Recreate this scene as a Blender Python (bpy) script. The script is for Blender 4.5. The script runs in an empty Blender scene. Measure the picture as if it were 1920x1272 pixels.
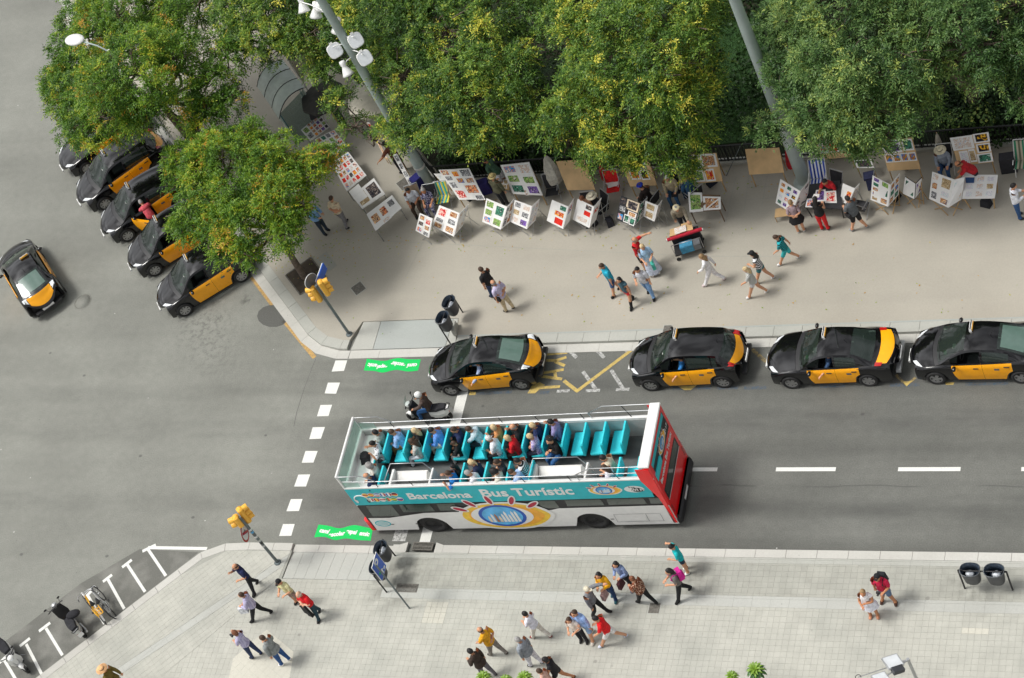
import bpy, math, random
import numpy as np
from mathutils import Vector, Matrix
from mathutils.geometry import tessellate_polygon
random.seed(7); RNG = np.random.default_rng(11)
S = bpy.context.scene
COL = S.collection
# ------------------------------------------------------------------ camera (on the monument platform, 55 m up)
CF, TILT, ROLL, YAW, CH = 3919.4, 0.75626, -0.536858, 0.650249, 54.696
OX, OY = -30.0, 36.0                      # world origin: middle of the road below
_ct, _st = math.cos(TILT), math.sin(TILT)
_f = Vector((0, _st, -_ct)); _u = Vector((0, _ct, _st)); _r = Vector((1, 0, 0))
_c, _s = math.cos(ROLL), math.sin(ROLL)
_r, _u = _c*_r + _s*_u, -_s*_r + _c*_u
_R = Matrix.Rotation(YAW, 3, 'Z')
CR, CU, CW = _R @ _r, _R @ _u, _R @ _f
CC = Vector((-OX, -OY, CH))
cam = bpy.data.cameras.new("camera"); camo = bpy.data.objects.new("camera", cam); COL.objects.link(camo)
cam.sensor_width = 36; cam.lens = 36*CF/1920; cam.clip_end = 2000; cam.clip_start = 1
camo.matrix_world = Matrix.Translation(CC) @ Matrix((CR, CU, -CW)).transposed().to_4x4()
S.camera = camo

def at(px, py, z=0.0):
    """world point at height z seen at photo pixel (px,py) (1920 x 1272)"""
    d = CW + (px-960)/CF*CR - (py-636)/CF*CU
    k = (z-CC.z)/d.z
    return CC + k*d
# ------------------------------------------------------------------ light: high overcast, weak sun from the upper left of the picture
SUN_EL, SUN_STR, SKY_STR, EXPO = 62, 1.55, 0.10, 0.36
_sd = at(700, 965) - at(1000, 900); _az = math.atan2(_sd.y, _sd.x)     # towards the sun, horizontally
w = bpy.data.worlds.new("World"); S.world = w; w.use_nodes = True
nt = w.node_tree; nt.nodes.clear()
def N(t, nt_, **k):
    n = nt_.nodes.new(t)
    for a, b in k.items(): setattr(n, a, b)
    return n
sky = N('ShaderNodeTexSky', nt, sky_type='NISHITA', sun_disc=False, sun_elevation=math.radians(SUN_EL), sun_rotation=math.pi/2-_az, air_density=1.0, dust_density=4.0, ozone_density=1.0)
hs = N('ShaderNodeHueSaturation', nt); hs.inputs['Saturation'].default_value = 0.12; hs.inputs['Value'].default_value = 1.0
tc = N('ShaderNodeTexCoord', nt); mp = N('ShaderNodeMapping', nt); mp.inputs['Scale'].default_value = (1, 1, 2.6)
cn = N('ShaderNodeTexNoise', nt); cn.inputs['Scale'].default_value = 3.2; cn.inputs['Detail'].default_value = 2
cr = N('ShaderNodeMapRange', nt); cr.inputs['From Min'].default_value = .35; cr.inputs['From Max'].default_value = .7; cr.inputs['To Min'].default_value = .5; cr.inputs['To Max'].default_value = 2.0
mu = N('ShaderNodeVectorMath', nt, operation='SCALE'); bg = N('ShaderNodeBackground', nt); bg.inputs['Strength'].default_value = SKY_STR
ow = N('ShaderNodeOutputWorld', nt); L = nt.links.new
L(sky.outputs[0], hs.inputs['Color']); L(tc.outputs['Generated'], mp.inputs[0]); L(mp.outputs[0], cn.inputs[0]); L(cn.outputs[0], cr.inputs[0])
L(hs.outputs[0], mu.inputs[0]); L(cr.outputs[0], mu.inputs['Scale']); L(mu.outputs[0], bg.inputs[0]); L(bg.outputs[0], ow.inputs[0])
sl = bpy.data.lights.new("sun", 'SUN'); sl.energy = SUN_STR; sl.angle = math.radians(15); sl.color = (1, .97, .91)
so = bpy.data.objects.new("sun", sl); COL.objects.link(so)
_el = math.radians(SUN_EL)
so.rotation_euler = Vector((math.cos(_el)*math.cos(_az), math.cos(_el)*math.sin(_az), math.sin(_el))).to_track_quat('Z', 'Y').to_euler()
S.view_settings.view_transform = 'Standard'; S.view_settings.look = 'None'; S.view_settings.gamma = 1; S.view_settings.exposure = EXPO
S.view_settings.use_curve_mapping = False
S.cycles.max_bounces = 6; S.cycles.transparent_max_bounces = 8; S.cycles.use_denoising = True
# ------------------------------------------------------------------ materials
MATS = {}
def srgb(h):
    v = [int(h[i:i+2], 16)/255 for i in (0, 2, 4)]
    return tuple(((c+.055)/1.055)**2.4 if c > .04 else c/12.92 for c in v)
def M(name, col=(.5, .5, .5), rough=.6, metal=0, var=.12, scale=6, spec=.5, coat=0, bump=0, bscale=60, dark=None):
    """principled material with a little mottling in its colour"""
    if name in MATS: return MATS[name]
    if isinstance(col, str): col = srgb(col)
    m = bpy.data.materials.new(name); m.use_nodes = True; t = m.node_tree; b = t.nodes['Principled BSDF']
    b.inputs['Roughness'].default_value = rough; b.inputs['Metallic'].default_value = metal
    b.inputs['Specular IOR Level'].default_value = spec; b.inputs['Coat Weight'].default_value = coat; b.inputs['Coat Roughness'].default_value = .03
    if var > 0:
        g = N('ShaderNodeTexCoord', t); n = N('ShaderNodeTexNoise', t); n.inputs['Scale'].default_value = scale; n.inputs['Detail'].default_value = 4
        r = N('ShaderNodeMapRange', t); r.inputs['To Min'].default_value = 1-var*1.6; r.inputs['To Max'].default_value = 1+var*1.6
        r.inputs['From Min'].default_value = .25; r.inputs['From Max'].default_value = .75
        v = N('ShaderNodeVectorMath', t, operation='SCALE'); v.inputs[0].default_value = col
        t.links.new(g.outputs['Object'], n.inputs[0]); t.links.new(n.outputs[0], r.inputs[0]); t.links.new(r.outputs[0], v.inputs['Scale']); t.links.new(v.outputs[0], b.inputs['Base Color'])
    else: b.inputs['Base Color'].default_value = (*col, 1)
    if bump:
        g = N('ShaderNodeNewGeometry', t); n = N('ShaderNodeTexNoise', t); n.inputs['Scale'].default_value = bscale
        bb = N('ShaderNodeBump', t); bb.inputs['Strength'].default_value = bump; bb.inputs['Distance'].default_value = .02
        t.links.new(g.outputs['Position'], n.inputs[0]); t.links.new(n.outputs[0], bb.inputs['Height']); t.links.new(bb.outputs[0], b.inputs['Normal'])
    MATS[name] = m; return m

class G:
    """tiny node-graph helper for the ground materials"""
    def __init__(s, name, rough=.85):
        s.m = bpy.data.materials.new(name); s.m.use_nodes = True; s.t = s.m.node_tree; s.b = s.t.nodes['Principled BSDF']
        s.b.inputs['Roughness'].default_value = rough; s.b.inputs['Specular IOR Level'].default_value = .3
        s.pos = N('ShaderNodeNewGeometry', s.t).outputs['Position']; MATS[name] = s.m
    def l(s, a, b):
        if hasattr(a, 'is_output') or hasattr(a, 'links'): s.t.links.new(a, b)
        else: b.default_value = a
    def mapv(s, sc=(1, 1, 1), rot=0):
        n = N('ShaderNodeMapping', s.t); n.inputs['Scale'].default_value = sc; n.inputs['Rotation'].default_value = (0, 0, rot); s.l(s.pos, n.inputs[0]); return n.outputs[0]
    def noise(s, scale, detail=3, v=None, rough=.5):
        n = N('ShaderNodeTexNoise', s.t); n.inputs['Scale'].default_value = scale; n.inputs['Detail'].default_value = detail; n.inputs['Roughness'].default_value = rough
        s.l(v if v is not None else s.pos, n.inputs[0]); return n.outputs[0]
    def vor(s, scale, v=None, out='Distance'):
        n = N('ShaderNodeTexVoronoi', s.t); n.inputs['Scale'].default_value = scale; s.l(v if v is not None else s.pos, n.inputs['Vector']); return n.outputs[out]
    def rng(s, x, a, b, c, d):
        n = N('ShaderNodeMapRange', s.t); s.l(x, n.inputs[0]); n.inputs[1].default_value = a; n.inputs[2].default_value = b; n.inputs[3].default_value = c; n.inputs[4].default_value = d; return n.outputs[0]
    def math(s, op, a, b=0.0):
        n = N('ShaderNodeMath', s.t, operation=op); s.l(a, n.inputs[0]); s.l(b, n.inputs[1]); return n.outputs[0]
    def mix(s, f, a, b):
        n = N('ShaderNodeMix', s.t, data_type='RGBA'); s.l(f, n.inputs[0])
        for q, i in ((a, 6), (b, 7)):
            if isinstance(q, (tuple, list)): n.inputs[i].default_value = (*q, 1)
            else: s.l(q, n.inputs[i])
        return n.outputs[2]
    def scale(s, c, f):
        n = N('ShaderNodeVectorMath', s.t, operation='SCALE')
        if isinstance(c, (tuple, list)): n.inputs[0].default_value = c
        else: s.l(c, n.inputs[0])
        s.l(f, n.inputs['Scale']); return n.outputs[0]
    def sep(s):
        n = N('ShaderNodeSeparateXYZ', s.t); s.l(s.pos, n.inputs[0]); return n.outputs
    def done(s, col, bump=None, strength=.3, dist=.01):
        s.l(col, s.b.inputs['Base Color'])
        if bump is not None:
            b = N('ShaderNodeBump', s.t); b.inputs['Strength'].default_value = strength; b.inputs['Distance'].default_value = dist; s.l(bump, b.inputs['Height']); s.l(b.outputs[0], s.b.inputs['Normal'])
        return s.m
def dist_to(g, px, py, r0, r1, sx=1, sy=1, rot=0):
    """1 inside radius r0 (metres, noisy edge) of a ground point, 0 beyond r1: for stains"""
    p = at(px, py)
    n = N('ShaderNodeMapping', g.t); n.vector_type = 'TEXTURE'; n.inputs['Location'].default_value = p; n.inputs['Rotation'].default_value = (0, 0, rot); n.inputs['Scale'].default_value = (sx, sy, 1)
    g.l(g.pos, n.inputs[0]); v = N('ShaderNodeVectorMath', g.t, operation='LENGTH'); g.l(n.outputs[0], v.inputs[0])
    return g.rng(v.outputs['Value'], r0, r1, 1, 0)

def asphalt():
    g = G('asphalt', .8); X, Y, Z = g.sep()
    xx = g.math('ADD', X, g.math('MULTIPLY', g.math('SUBTRACT', g.noise(.35, 3), .5), 5.0))
    left = g.rng(xx, -9.5, -4, 1, 0)                                     # the old paler surface of the junction
    col = g.mix(left, (.138, .140, .127), (.225, .228, .203))
    tr = g.noise(1, 3, g.mapv((.03, .75, 1)))                                # wheel tracks along the street
    col = g.mix(g.rng(X, -14, -2, .25, .8), col, g.scale(col, g.rng(tr, .3, .7, .74, 1.25)))
    col = g.scale(col, g.rng(g.noise(.22, 5), .3, .7, .86, 1.14))
    col = g.scale(col, g.rng(g.noise(22, 7, rough=.85), .32, .68, .72, 1.32))
    col = g.scale(col, g.rng(g.noise(3.5, 3), .2, .8, .93, 1.07))
    st = g.math('MULTIPLY', dist_to(g, 385, 618, .3, 1.9, 1.9, .9, -.9), g.rng(g.noise(5, 7, rough=.7), .48, .62, 0, 1))
    col = g.mix(g.math('MULTIPLY', st, .42), col, (.04, .04, .038))
    for px, py, r, k in ((190, 610, 3, .0), (462, 562, .35, .7), (412, 600, .3, .6), (222, 430, .9, .35)):
        if k: col = g.mix(g.math('MULTIPLY', g.math('MULTIPLY', dist_to(g, px, py, .1*r, r), g.rng(g.noise(5, 4), .45, .6, 0, 1)), k), col, (.05, .05, .048))
    sp = g.rng(g.vor(.9, g.mapv((1, 1, .01))), .028, .022, 0, 1)              # pale gum spots
    col = g.mix(g.math('MULTIPLY', sp, .8), col, (.62, .62, .58))
    dk = g.rng(g.vor(.55, g.mapv((1, 1.3, .01), 1)), .05, .03, 0, 1)
    col = g.mix(g.math('MULTIPLY', dk, .55), col, (.05, .05, .05))
    wv = g.math('ADD', Y, g.math('MULTIPLY', g.noise(.25, 3), 1.2))
    for y0, wd in ((-1.9, .55), (1.35, .6), (3.1, .5)):                       # darker tyre paths with oil drips
        k = g.math('MULTIPLY', g.rng(g.math('ABSOLUTE', g.math('SUBTRACT', wv, y0+.6)), wd*.4, wd, 1, 0), g.math('MULTIPLY', g.rng(X, -12, -4, .45, 1), g.rng(g.noise(1.2, 5, g.mapv((.35, 1.5, 1))), .4, .7, .1, .42))); col = g.mix(k, col, (.062, .062, .060))
    sm_ = g.rng(g.math('ABSOLUTE', g.math('SUBTRACT', g.math('ADD', Y, g.math('MULTIPLY', g.noise(.6, 2), .25)), -1.05)), .018, .03, .5, 0); col = g.mix(g.math('MULTIPLY', sm_, g.math('MULTIPLY', g.rng(X, -1, 2, 0, .8), g.rng(g.noise(.5, 3), .42, .55, 0, 1))), col, (.06, .06, .06))
    ck = g.vor(.16, g.mapv((1, 1, .01), .4), 'Distance'); dr = g.rng(g.vor(2.2, g.mapv((1, 1, .01), .9)), .05, .02, 0, .6); col = g.mix(g.math('MULTIPLY', dr, g.rng(g.noise(.3, 2), .5, .62, 0, 1)), col, (.045, .045, .043))
    return g.done(col, g.noise(60, 3), .5, .012)
asphalt()
def concrete(name, base, warm, stain=.4, joints=False):
    g = G(name, .82)
    col = g.mix(g.rng(g.noise(.16, 4), .35, .65, 0, 1), base, warm)
    col = g.scale(col, g.rng(g.noise(.5, 5), .3, .7, .95, 1.04))
    col = g.scale(col, g.rng(g.noise(18, 5, rough=.75), .3, .7, .93, 1.06))
    d = g.rng(g.vor(.42, g.mapv((1, 1, .01))), .06, .03, 0, 1)
    col = g.mix(g.math('MULTIPLY', d, stain), col, (.2, .17, .13))
    d = g.rng(g.vor(1.3, g.mapv((1, 1, .01), 2)), .028, .02, 0, 1)
    col = g.mix(g.math('MULTIPLY', d, .6), col, (.11, .10, .09)); d = g.rng(g.vor(.35, g.mapv((1, 1, .01), 1.2)), .045, .038, 0, .5); col = g.mix(d, col, (.55, .54, .50)); tk = g.rng(g.noise(1, 4, g.mapv((.08, .9, 1))), .5, .7, 0, .16); col = g.mix(tk, col, (.24, .23, .20))
    sm = g.rng(g.noise(.3, 5, g.mapv((.6, 1, 1))), .5, .85, 0, .22)
    col = g.mix(sm, col, (.26, .25, .22))
    return g.done(col, g.noise(90, 2), .15, .006)
concrete('plaza_concrete', (.385, .36, .305), (.43, .40, .34))
concrete('ramp_concrete', (.36, .39, .365), (.40, .42, .40), .2)
concrete('kerb_concrete', (.40, .405, .365), (.46, .46, .42), .5)
concrete('pale_kerb', (.50, .49, .45), (.56, .55, .51), .5)
concrete('slab_concrete', (.43, .435, .40), (.48, .485, .45), .3)
concrete('cream_tile', (.55, .535, .46), (.60, .58, .50), .1)
concrete('grout', (.33, .332, .295), (.38, .38, .34), .2)
def tile_mat(name, a, b, rot):
    g = G(name, .8)
    fl = N('ShaderNodeVectorMath', g.t, operation='SNAP'); g.l(g.mapv((1, 1, 1), rot), fl.inputs[0]); fl.inputs[1].default_value = (.2, .2, 50)
    wn = N('ShaderNodeTexWhiteNoise', g.t); g.l(fl.outputs[0], wn.inputs[0])
    col = g.mix(wn.outputs[0], a, b)
    col = g.mix(g.rng(g.noise(.4, 4), .45, .7, 0, .55), col, (.33, .335, .30))
    col = g.scale(col, g.rng(g.noise(2.2, 5), .3, .7, .93, 1.06))
    col = g.scale(col, g.rng(g.noise(40, 4), .3, .7, .95, 1.05))
    d = g.rng(g.vor(.6, g.mapv((1, 1, .01))), .05, .03, 0, 1)
    col = g.mix(g.math('MULTIPLY', d, .45), col, (.16, .155, .14))
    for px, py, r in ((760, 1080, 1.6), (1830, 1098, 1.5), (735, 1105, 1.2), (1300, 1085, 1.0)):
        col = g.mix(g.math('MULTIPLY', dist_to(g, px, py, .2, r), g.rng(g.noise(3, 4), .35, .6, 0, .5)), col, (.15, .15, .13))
    return g.done(col, g.noise(120, 2), .12, .004)
tile_mat('paving_tile', (.450, .446, .395), (.472, .468, .415), 0)
tile_mat('paving_tile_band', (.37, .368, .325), (.405, .402, .355), 0)
tile_mat('paving_tile_diagonal', (.452, .448, .398), (.470, .466, .412), 0)
def paint(name, a, wear, lo=.42, hi=.62, under=(.12, .118, .11)):
    g = G(name, .7)
    f = g.rng(g.noise(9, 6, rough=.8), lo, hi, 0, wear)
    col = g.mix(f, a, under); col = g.scale(col, g.rng(g.noise(30, 3), .3, .7, .9, 1.08))
    return g.done(col)
paint('white_paint', (.74, .74, .70), .4, .58, .72)
paint('worn_white_paint', (.55, .55, .53), .9, .42, .6)
paint('yellow_paint', (.62, .45, .13), .5)
paint('worn_yellow_paint', (.5, .36, .12), .95, .36, .58)
paint('worn_blue_paint', (.05, .10, .16), .95, .34, .56)
paint('green_paint', (.005, .56, .11), .35, .56, .72)
paint('orange_paint', (.62, .38, .12), .55, .4, .6)
M('black_paint', (.004, .004, .005), .07, 0, .0, spec=.5, coat=.5)
M('yellow_car', (1.0, .42, .003), .32, 0, .04, coat=.25)
M('rubber', (.022, .022, .022), .8, 0, .2, 20)
M('black_plastic', (.018, .018, .02), .5, 0, .1)
M('dark_fabric', (.02, .02, .024), .9, 0, .2)
M('grey_plastic', (.13, .14, .15), .45)
M('alloy', (.42, .42, .42), .35, .7, .1)
M('chrome', (.75, .75, .75), .15, 1, 0)
M('steel', (.45, .46, .47), .35, .9, .1)
M('white_gloss', (.80, .80, .78), .3, 0, .02, coat=.2)
M('white_matt', (.78, .77, .74), .6, 0, .05)
M('silver', (.55, .56, .56), .35, .6, .05)
M('tail_red', (.45, .01, .01), .2, 0, 0, coat=.5)
M('lamp_clear', (.75, .78, .8), .12, 0, .05, coat=.5)
M('wood', (.46, .29, .12), .6, 0, .2, 3, bump=.1)
M('plywood', (.62, .41, .20), .6, 0, .12, 2.5)
M('dark_wood', (.14, .085, .045), .7, 0, .25, 5)
M('bark', (.13, .10, .075), .9, 0, .35, 8, bump=.6, bscale=14)
M('soil', (.055, .042, .03), .95, 0, .4, 2, bump=.6, bscale=18)
M('turquoise', (.008, .46, .52), .4, 0, .04)
M('turquoise_vinyl', (.03, .60, .68), .45, 0, .06)
M('deck_grey', (.10, .105, .105), .7, 0, .15, 3)
M('wall_grey', (.42, .43, .42), .5, 0, .06)
M('bus_red', (.88, .006, .010), .25, 0, .03, coat=.4)
M('bus_white', (.78, .78, .76), .35, 0, .03, coat=.2)
M('mast_paint', (.40, .47, .45), .45, .2, .08, 1.5)
M('shelter_metal', (.52, .60, .56), .38, .0, .06)
M('fence_iron', (.022, .024, .023), .6, .3, .1)
M('cast_iron', (.17, .16, .14), .7, .4, .25, 12)
M('signal_yellow', (.95, .50, .06), .45, 0, .05)
M('blue_sign', (.01, .10, .55), .35, 0, .02)
M('pole_grey', (.16, .19, .20), .5, .5, .1)
M('brown_cloth', (.3, .22, .15), .9)
def glass(name, tint, mixf, rough=.02, base=.06):
    m = bpy.data.materials.new(name); m.use_nodes = True; t = m.node_tree; t.nodes.clear()
    a = N('ShaderNodeBsdfTransparent', t); a.inputs[0].default_value = (*tint, 1)
    b = N('ShaderNodeBsdfPrincipled', t); b.inputs['Base Color'].default_value = (tint[0]*base, tint[1]*base, tint[2]*base, 1); b.inputs['Roughness'].default_value = rough; b.inputs['Specular IOR Level'].default_value = .8
    x = N('ShaderNodeMixShader', t); x.inputs[0].default_value = mixf; o = N('ShaderNodeOutputMaterial', t)
    t.links.new(a.outputs[0], x.inputs[1]); t.links.new(b.outputs[0], x.inputs[2]); t.links.new(x.outputs[0], o.inputs[0]); MATS[name] = m
glass('car_glass', (.45, .62, .52), .72); glass('rear_tint', (.40, .60, .52), .8); glass('bus_glass', (.42, .58, .50), .6); glass('screen_glass', (.80, .95, .90), .40, .08, .7)
M('x_', (.5,.5,.5)); glass('clear_glass', (.8, .9, .88), .3)
# bus window panes; then hatchback rear glass with the sky's pale sea-green reflection painted in
M('bus_pane', (.014, .034, .026), .10, 0, .1, 1.2, coat=.6)
M('painted_sky_glass', (.10, .17, .14), .08, 0, .05, coat=1)
# ------------------------------------------------------------------ object helpers
def tag(o, label=None, cat=None, group=None, kind=None):
    if label: o['label'] = label
    if cat: o['category'] = cat
    if group: o['group'] = group
    if kind: o['kind'] = kind
    return o
def link(o, parent=None):
    COL.objects.link(o)
    if parent is not None: o.parent = parent
    return o
def empty(name, loc=(0, 0, 0), rz=0, label=None, cat=None, group=None):
    o = bpy.data.objects.new(name, None); o.empty_display_size = .2; o.location = loc; o.rotation_euler = (0, 0, rz); link(o)
    return tag(o, label, cat, group)
def mat(m): return MATS[m] if isinstance(m, str) else m
class MB:
    """collects shapes, each with a material, and links them as one mesh object"""
    def __init__(s): s.v = []; s.f = []; s.m = []; s.s = []; s.mats = []; s.X = None
    def mi(s, m):
        m = mat(m)
        if m not in s.mats: s.mats.append(m)
        return s.mats.index(m)
    def add(s, vs, fs, m, smooth=False):
        k = len(s.v); i = s.mi(m)
        if s.X is not None: vs = [s.X @ Vector(p) for p in vs]
        s.v += [tuple(p) for p in vs]; s.f += [tuple(k+a for a in f) for f in fs]; s.m += [i]*len(fs); s.s += [smooth]*len(fs); return s
    def box(s, c, d, m, rz=0, taper=1, bev=0):
        hx, hy, hz = d[0]/2, d[1]/2, d[2]/2; t = taper
        if bev:
            def ring(a, b): 
                e = bev
                return [(-a+e, -b), (a-e, -b), (a, -b+e), (a, b-e), (a-e, b), (-a+e, b), (-a, b-e), (-a, -b+e)]
            vs = [(x, y, z) for z, k in ((-hz, 0), (hz-bev, 0), (hz, bev)) for x, y in ring(hx-k, hy-k)]
            fs = [tuple(range(7, -1, -1)), tuple(range(16, 24))]+[(r*8+i, r*8+(i+1) % 8, r*8+8+(i+1) % 8, r*8+8+i) for r in (0, 1) for i in range(8)]
        else:
            vs = [(-hx, -hy, -hz), (hx, -hy, -hz), (hx, hy, -hz), (-hx, hy, -hz), (-hx*t, -hy*t, hz), (hx*t, -hy*t, hz), (hx*t, hy*t, hz), (-hx*t, hy*t, hz)]
            fs = [(3, 2, 1, 0), (4, 5, 6, 7), (0, 1, 5, 4), (1, 2, 6, 5), (2, 3, 7, 6), (3, 0, 4, 7)]
        co, si = math.cos(rz), math.sin(rz)
        return s.add([(c[0]+x*co-y*si, c[1]+x*si+y*co, c[2]+z) for x, y, z in vs], fs, m)
    def tube(s, pts, r, m, n=8, cap=True, smooth=True):
        pts = [Vector(p) for p in pts]; rs = r if isinstance(r, (list, tuple)) else [r]*len(pts); vs = []; ref = None
        for i, p in enumerate(pts):
            d = (pts[min(i+1, len(pts)-1)]-pts[max(i-1, 0)]).normalized()
            if ref is None: ref = d.orthogonal().normalized()
            a = (ref-d*ref.dot(d)); a = a.normalized() if a.length > 1e-5 else d.orthogonal().normalized(); ref = a; b = d.cross(a)
            vs += [p+(a*math.cos(2*math.pi*k/n)+b*math.sin(2*math.pi*k/n))*rs[i] for k in range(n)]
        fs = [(i*n+k, i*n+(k+1) % n, (i+1)*n+(k+1) % n, (i+1)*n+k) for i in range(len(pts)-1) for k in range(n)]
        s.add(vs, fs, m, smooth)
        if cap: s.add(vs[:n], [tuple(range(n-1, -1, -1))], m); s.add(vs[-n:], [tuple(range(n))], m)
        return s
    def ball(s, c, r, m, n=12, h=8, z0=-1, z1=1, rot=None):
        r = (r, r, r) if not isinstance(r, (tuple, list)) else r; vs = []
        for j in range(h+1):
            z = z0+(z1-z0)*(0.5-0.5*math.cos(math.pi*j/h)) if z0 == -1 and z1 == 1 else z0+(z1-z0)*j/h
            q = math.sqrt(max(0, 1-z*z))
            vs += [Vector((q*math.cos(2*math.pi*k/n)*r[0], q*math.sin(2*math.pi*k/n)*r[1], z*r[2])) for k in range(n)]
        if rot is not None: vs = [rot @ v for v in vs]
        c = Vector(c)
        return s.add([v+c for v in vs], [(j*n+k, j*n+(k+1) % n, (j+1)*n+(k+1) % n, (j+1)*n+k) for j in range(h) for k in range(n)], m, True)
    def lathe(s, c, prof, m, n=16, smooth=True):
        vs = [(c[0]+r*math.cos(2*math.pi*k/n), c[1]+r*math.sin(2*math.pi*k/n), c[2]+z) for r, z in prof for k in range(n)]
        return s.add(vs, [(j*n+k, j*n+(k+1) % n, (j+1)*n+(k+1) % n, (j+1)*n+k) for j in range(len(prof)-1) for k in range(n)], m, smooth)
    def slab(s, pts, th, m, mside=None):
        """polygon in space (any plane), given thickness along its normal, top face where the points are"""
        P = [Vector(p) for p in pts]; n = Vector((0, 0, 0))
        for i in range(len(P)): n += P[i].cross(P[(i+1) % len(P)])
        n.normalize()
        if n.z < -1e-6: P.reverse(); n = -n
        tri = tessellate_polygon([P]); k = len(P); Q = [p-n*th for p in P]; fs = []
        for t in tri:
            a, b, c = (P[i] for i in t); t = tuple(t)
            if (b-a).cross(c-a).dot(n) < 0: t = t[::-1]
            fs += [t, tuple(i+k for i in t[::-1])]
        if k == 4: fs = [(0, 1, 2, 3), (7, 6, 5, 4)]
        s.add(P+Q, fs, m); s.add(P+Q, [(i, i+k, (i+1) % k+k, (i+1) % k) for i in range(k)], mside or m)
        return s
    def quad(s, pts, m): return s.add(pts, [tuple(range(len(pts)))], m)
    def mesh(s, name):
        me = bpy.data.meshes.new(name); me.from_pydata(s.v, [], s.f)
        for m in s.mats: me.materials.append(m)
        me.polygons.foreach_set('material_index', s.m); me.polygons.foreach_set('use_smooth', s.s); me.update(); return me
    def build(s, name, parent=None, loc=None, rz=0):
        o = bpy.data.objects.new(name, s.mesh(name)); link(o, parent)
        if loc is not None: o.location = loc
        o.rotation_euler = (0, 0, rz); return o
def inst(me, name, parent=None, loc=(0, 0, 0), rz=0, sc=None):
    o = bpy.data.objects.new(name, me); link(o, parent); o.location = loc; o.rotation_euler = (0, 0, rz)
    if sc: o.scale = sc
    return o
KIDS = {}
def children(o): return [c for c in o.children]
def copy_tree(o, parent=None):
    c = o.copy(); COL.objects.link(c); c.parent = parent
    for ch in children(o): copy_tree(ch, c)
    return c
def text(st, size, m, parent, Mx, ext=.002, name='lettering', align='LEFT', sx=1, bold=0):
    c = bpy.data.curves.new(name, 'FONT'); c.body = st; c.size = size; c.extrude = ext; c.align_x = align; c.align_y = 'CENTER'; c.offset = bold; c.resolution_u = 3
    c.materials.append(mat(m)); o = bpy.data.objects.new(name, c); link(o, parent); o.matrix_local = Mx @ Matrix.Diagonal((sx, 1, 1, 1)); return o
def np_mesh(name, V, nper, m, attr=None, parent=None, smooth=False):
    """faces of nper corners each, corners listed one after another in V"""
    n = len(V); nf = n//nper; me = bpy.data.meshes.new(name); me.vertices.add(n); me.loops.add(n); me.polygons.add(nf)
    me.vertices.foreach_set('co', np.asarray(V, np.float32).ravel()); me.loops.foreach_set('vertex_index', np.arange(n, dtype=np.int32))
    me.polygons.foreach_set('loop_start', np.arange(0, n, nper, dtype=np.int32))
    if attr is not None:
        a = me.attributes.new('tone', 'FLOAT', 'FACE'); a.data.foreach_set('value', np.asarray(attr, np.float32))
    me.materials.append(mat(m)); me.update(calc_edges=True); o = bpy.data.objects.new(name, me); link(o, parent); return o
def P(pts, z=0): return [at(x, y, z) for x, y in pts]
# ------------------------------------------------------------------ the ground, kerbs and pavements
PZ = .13
g0 = MB(); g0.quad([(-260, -260, 0), (260, -260, 0), (260, 260, 0), (-260, 260, 0)], 'asphalt'); road = tag(g0.build('road'), kind='structure')
def xy(p): return Vector((p.x, p.y))
def offset(pl, d):
    out = []
    for i, p in enumerate(pl):
        a = pl[max(i-1, 0)]; b = pl[min(i+1, len(pl)-1)]; n1 = (p-a).normalized() if i else (b-p).normalized(); n2 = (b-p).normalized() if i < len(pl)-1 else n1
        t = (n1+n2).normalized(); n = Vector((-t.y, t.x)); out.append(p+n*(d/max(.5, n.dot(Vector((-n1.y, n1.x))))))
    return out
def resample(pl, L):
    out = [pl[0]]; rest = L
    for a, b in zip(pl, pl[1:]):
        d = (b-a).length; t = 0
        while d-t > rest: t += rest; out.append(a+(b-a)*t/d); rest = L
        rest -= d-t
    out.append(pl[-1]); return out
def kerb_run(pl, w, zt, zb, m, parent, name, L=1.0, gap=.006, limit=None):
    """single kerb stones laid along a line; w>0 to its left"""
    A = resample(pl, L); B = offset(A, w); n = 0
    for i in range(len(A)-1):
        d = (A[i+1]-A[i]);
        if d.length < .15: continue
        e = d.normalized()*gap; p = [A[i]+e, A[i+1]-e, B[i+1]-e, B[i]+e]; dz = random.uniform(-.002, .002)
        mb = MB(); mb.slab([(q.x, q.y, zt+dz) for q in p], zt-zb, m); mb.build(name, parent); n += 1
    return n
def smooth_curve(pts, n=5):
    out = []
    for i in range(len(pts)-1):
        p0 = pts[max(i-1, 0)]; p1 = pts[i]; p2 = pts[i+1]; p3 = pts[min(i+2, len(pts)-1)]
        for k in range(n):
            t = k/n; out.append(.5*((2*p1)+(p2-p0)*t+(2*p0-5*p1+4*p2-p3)*t*t+(3*p1-p0-3*p2+p3)*t**3))
    return out+[pts[-1]]
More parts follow.
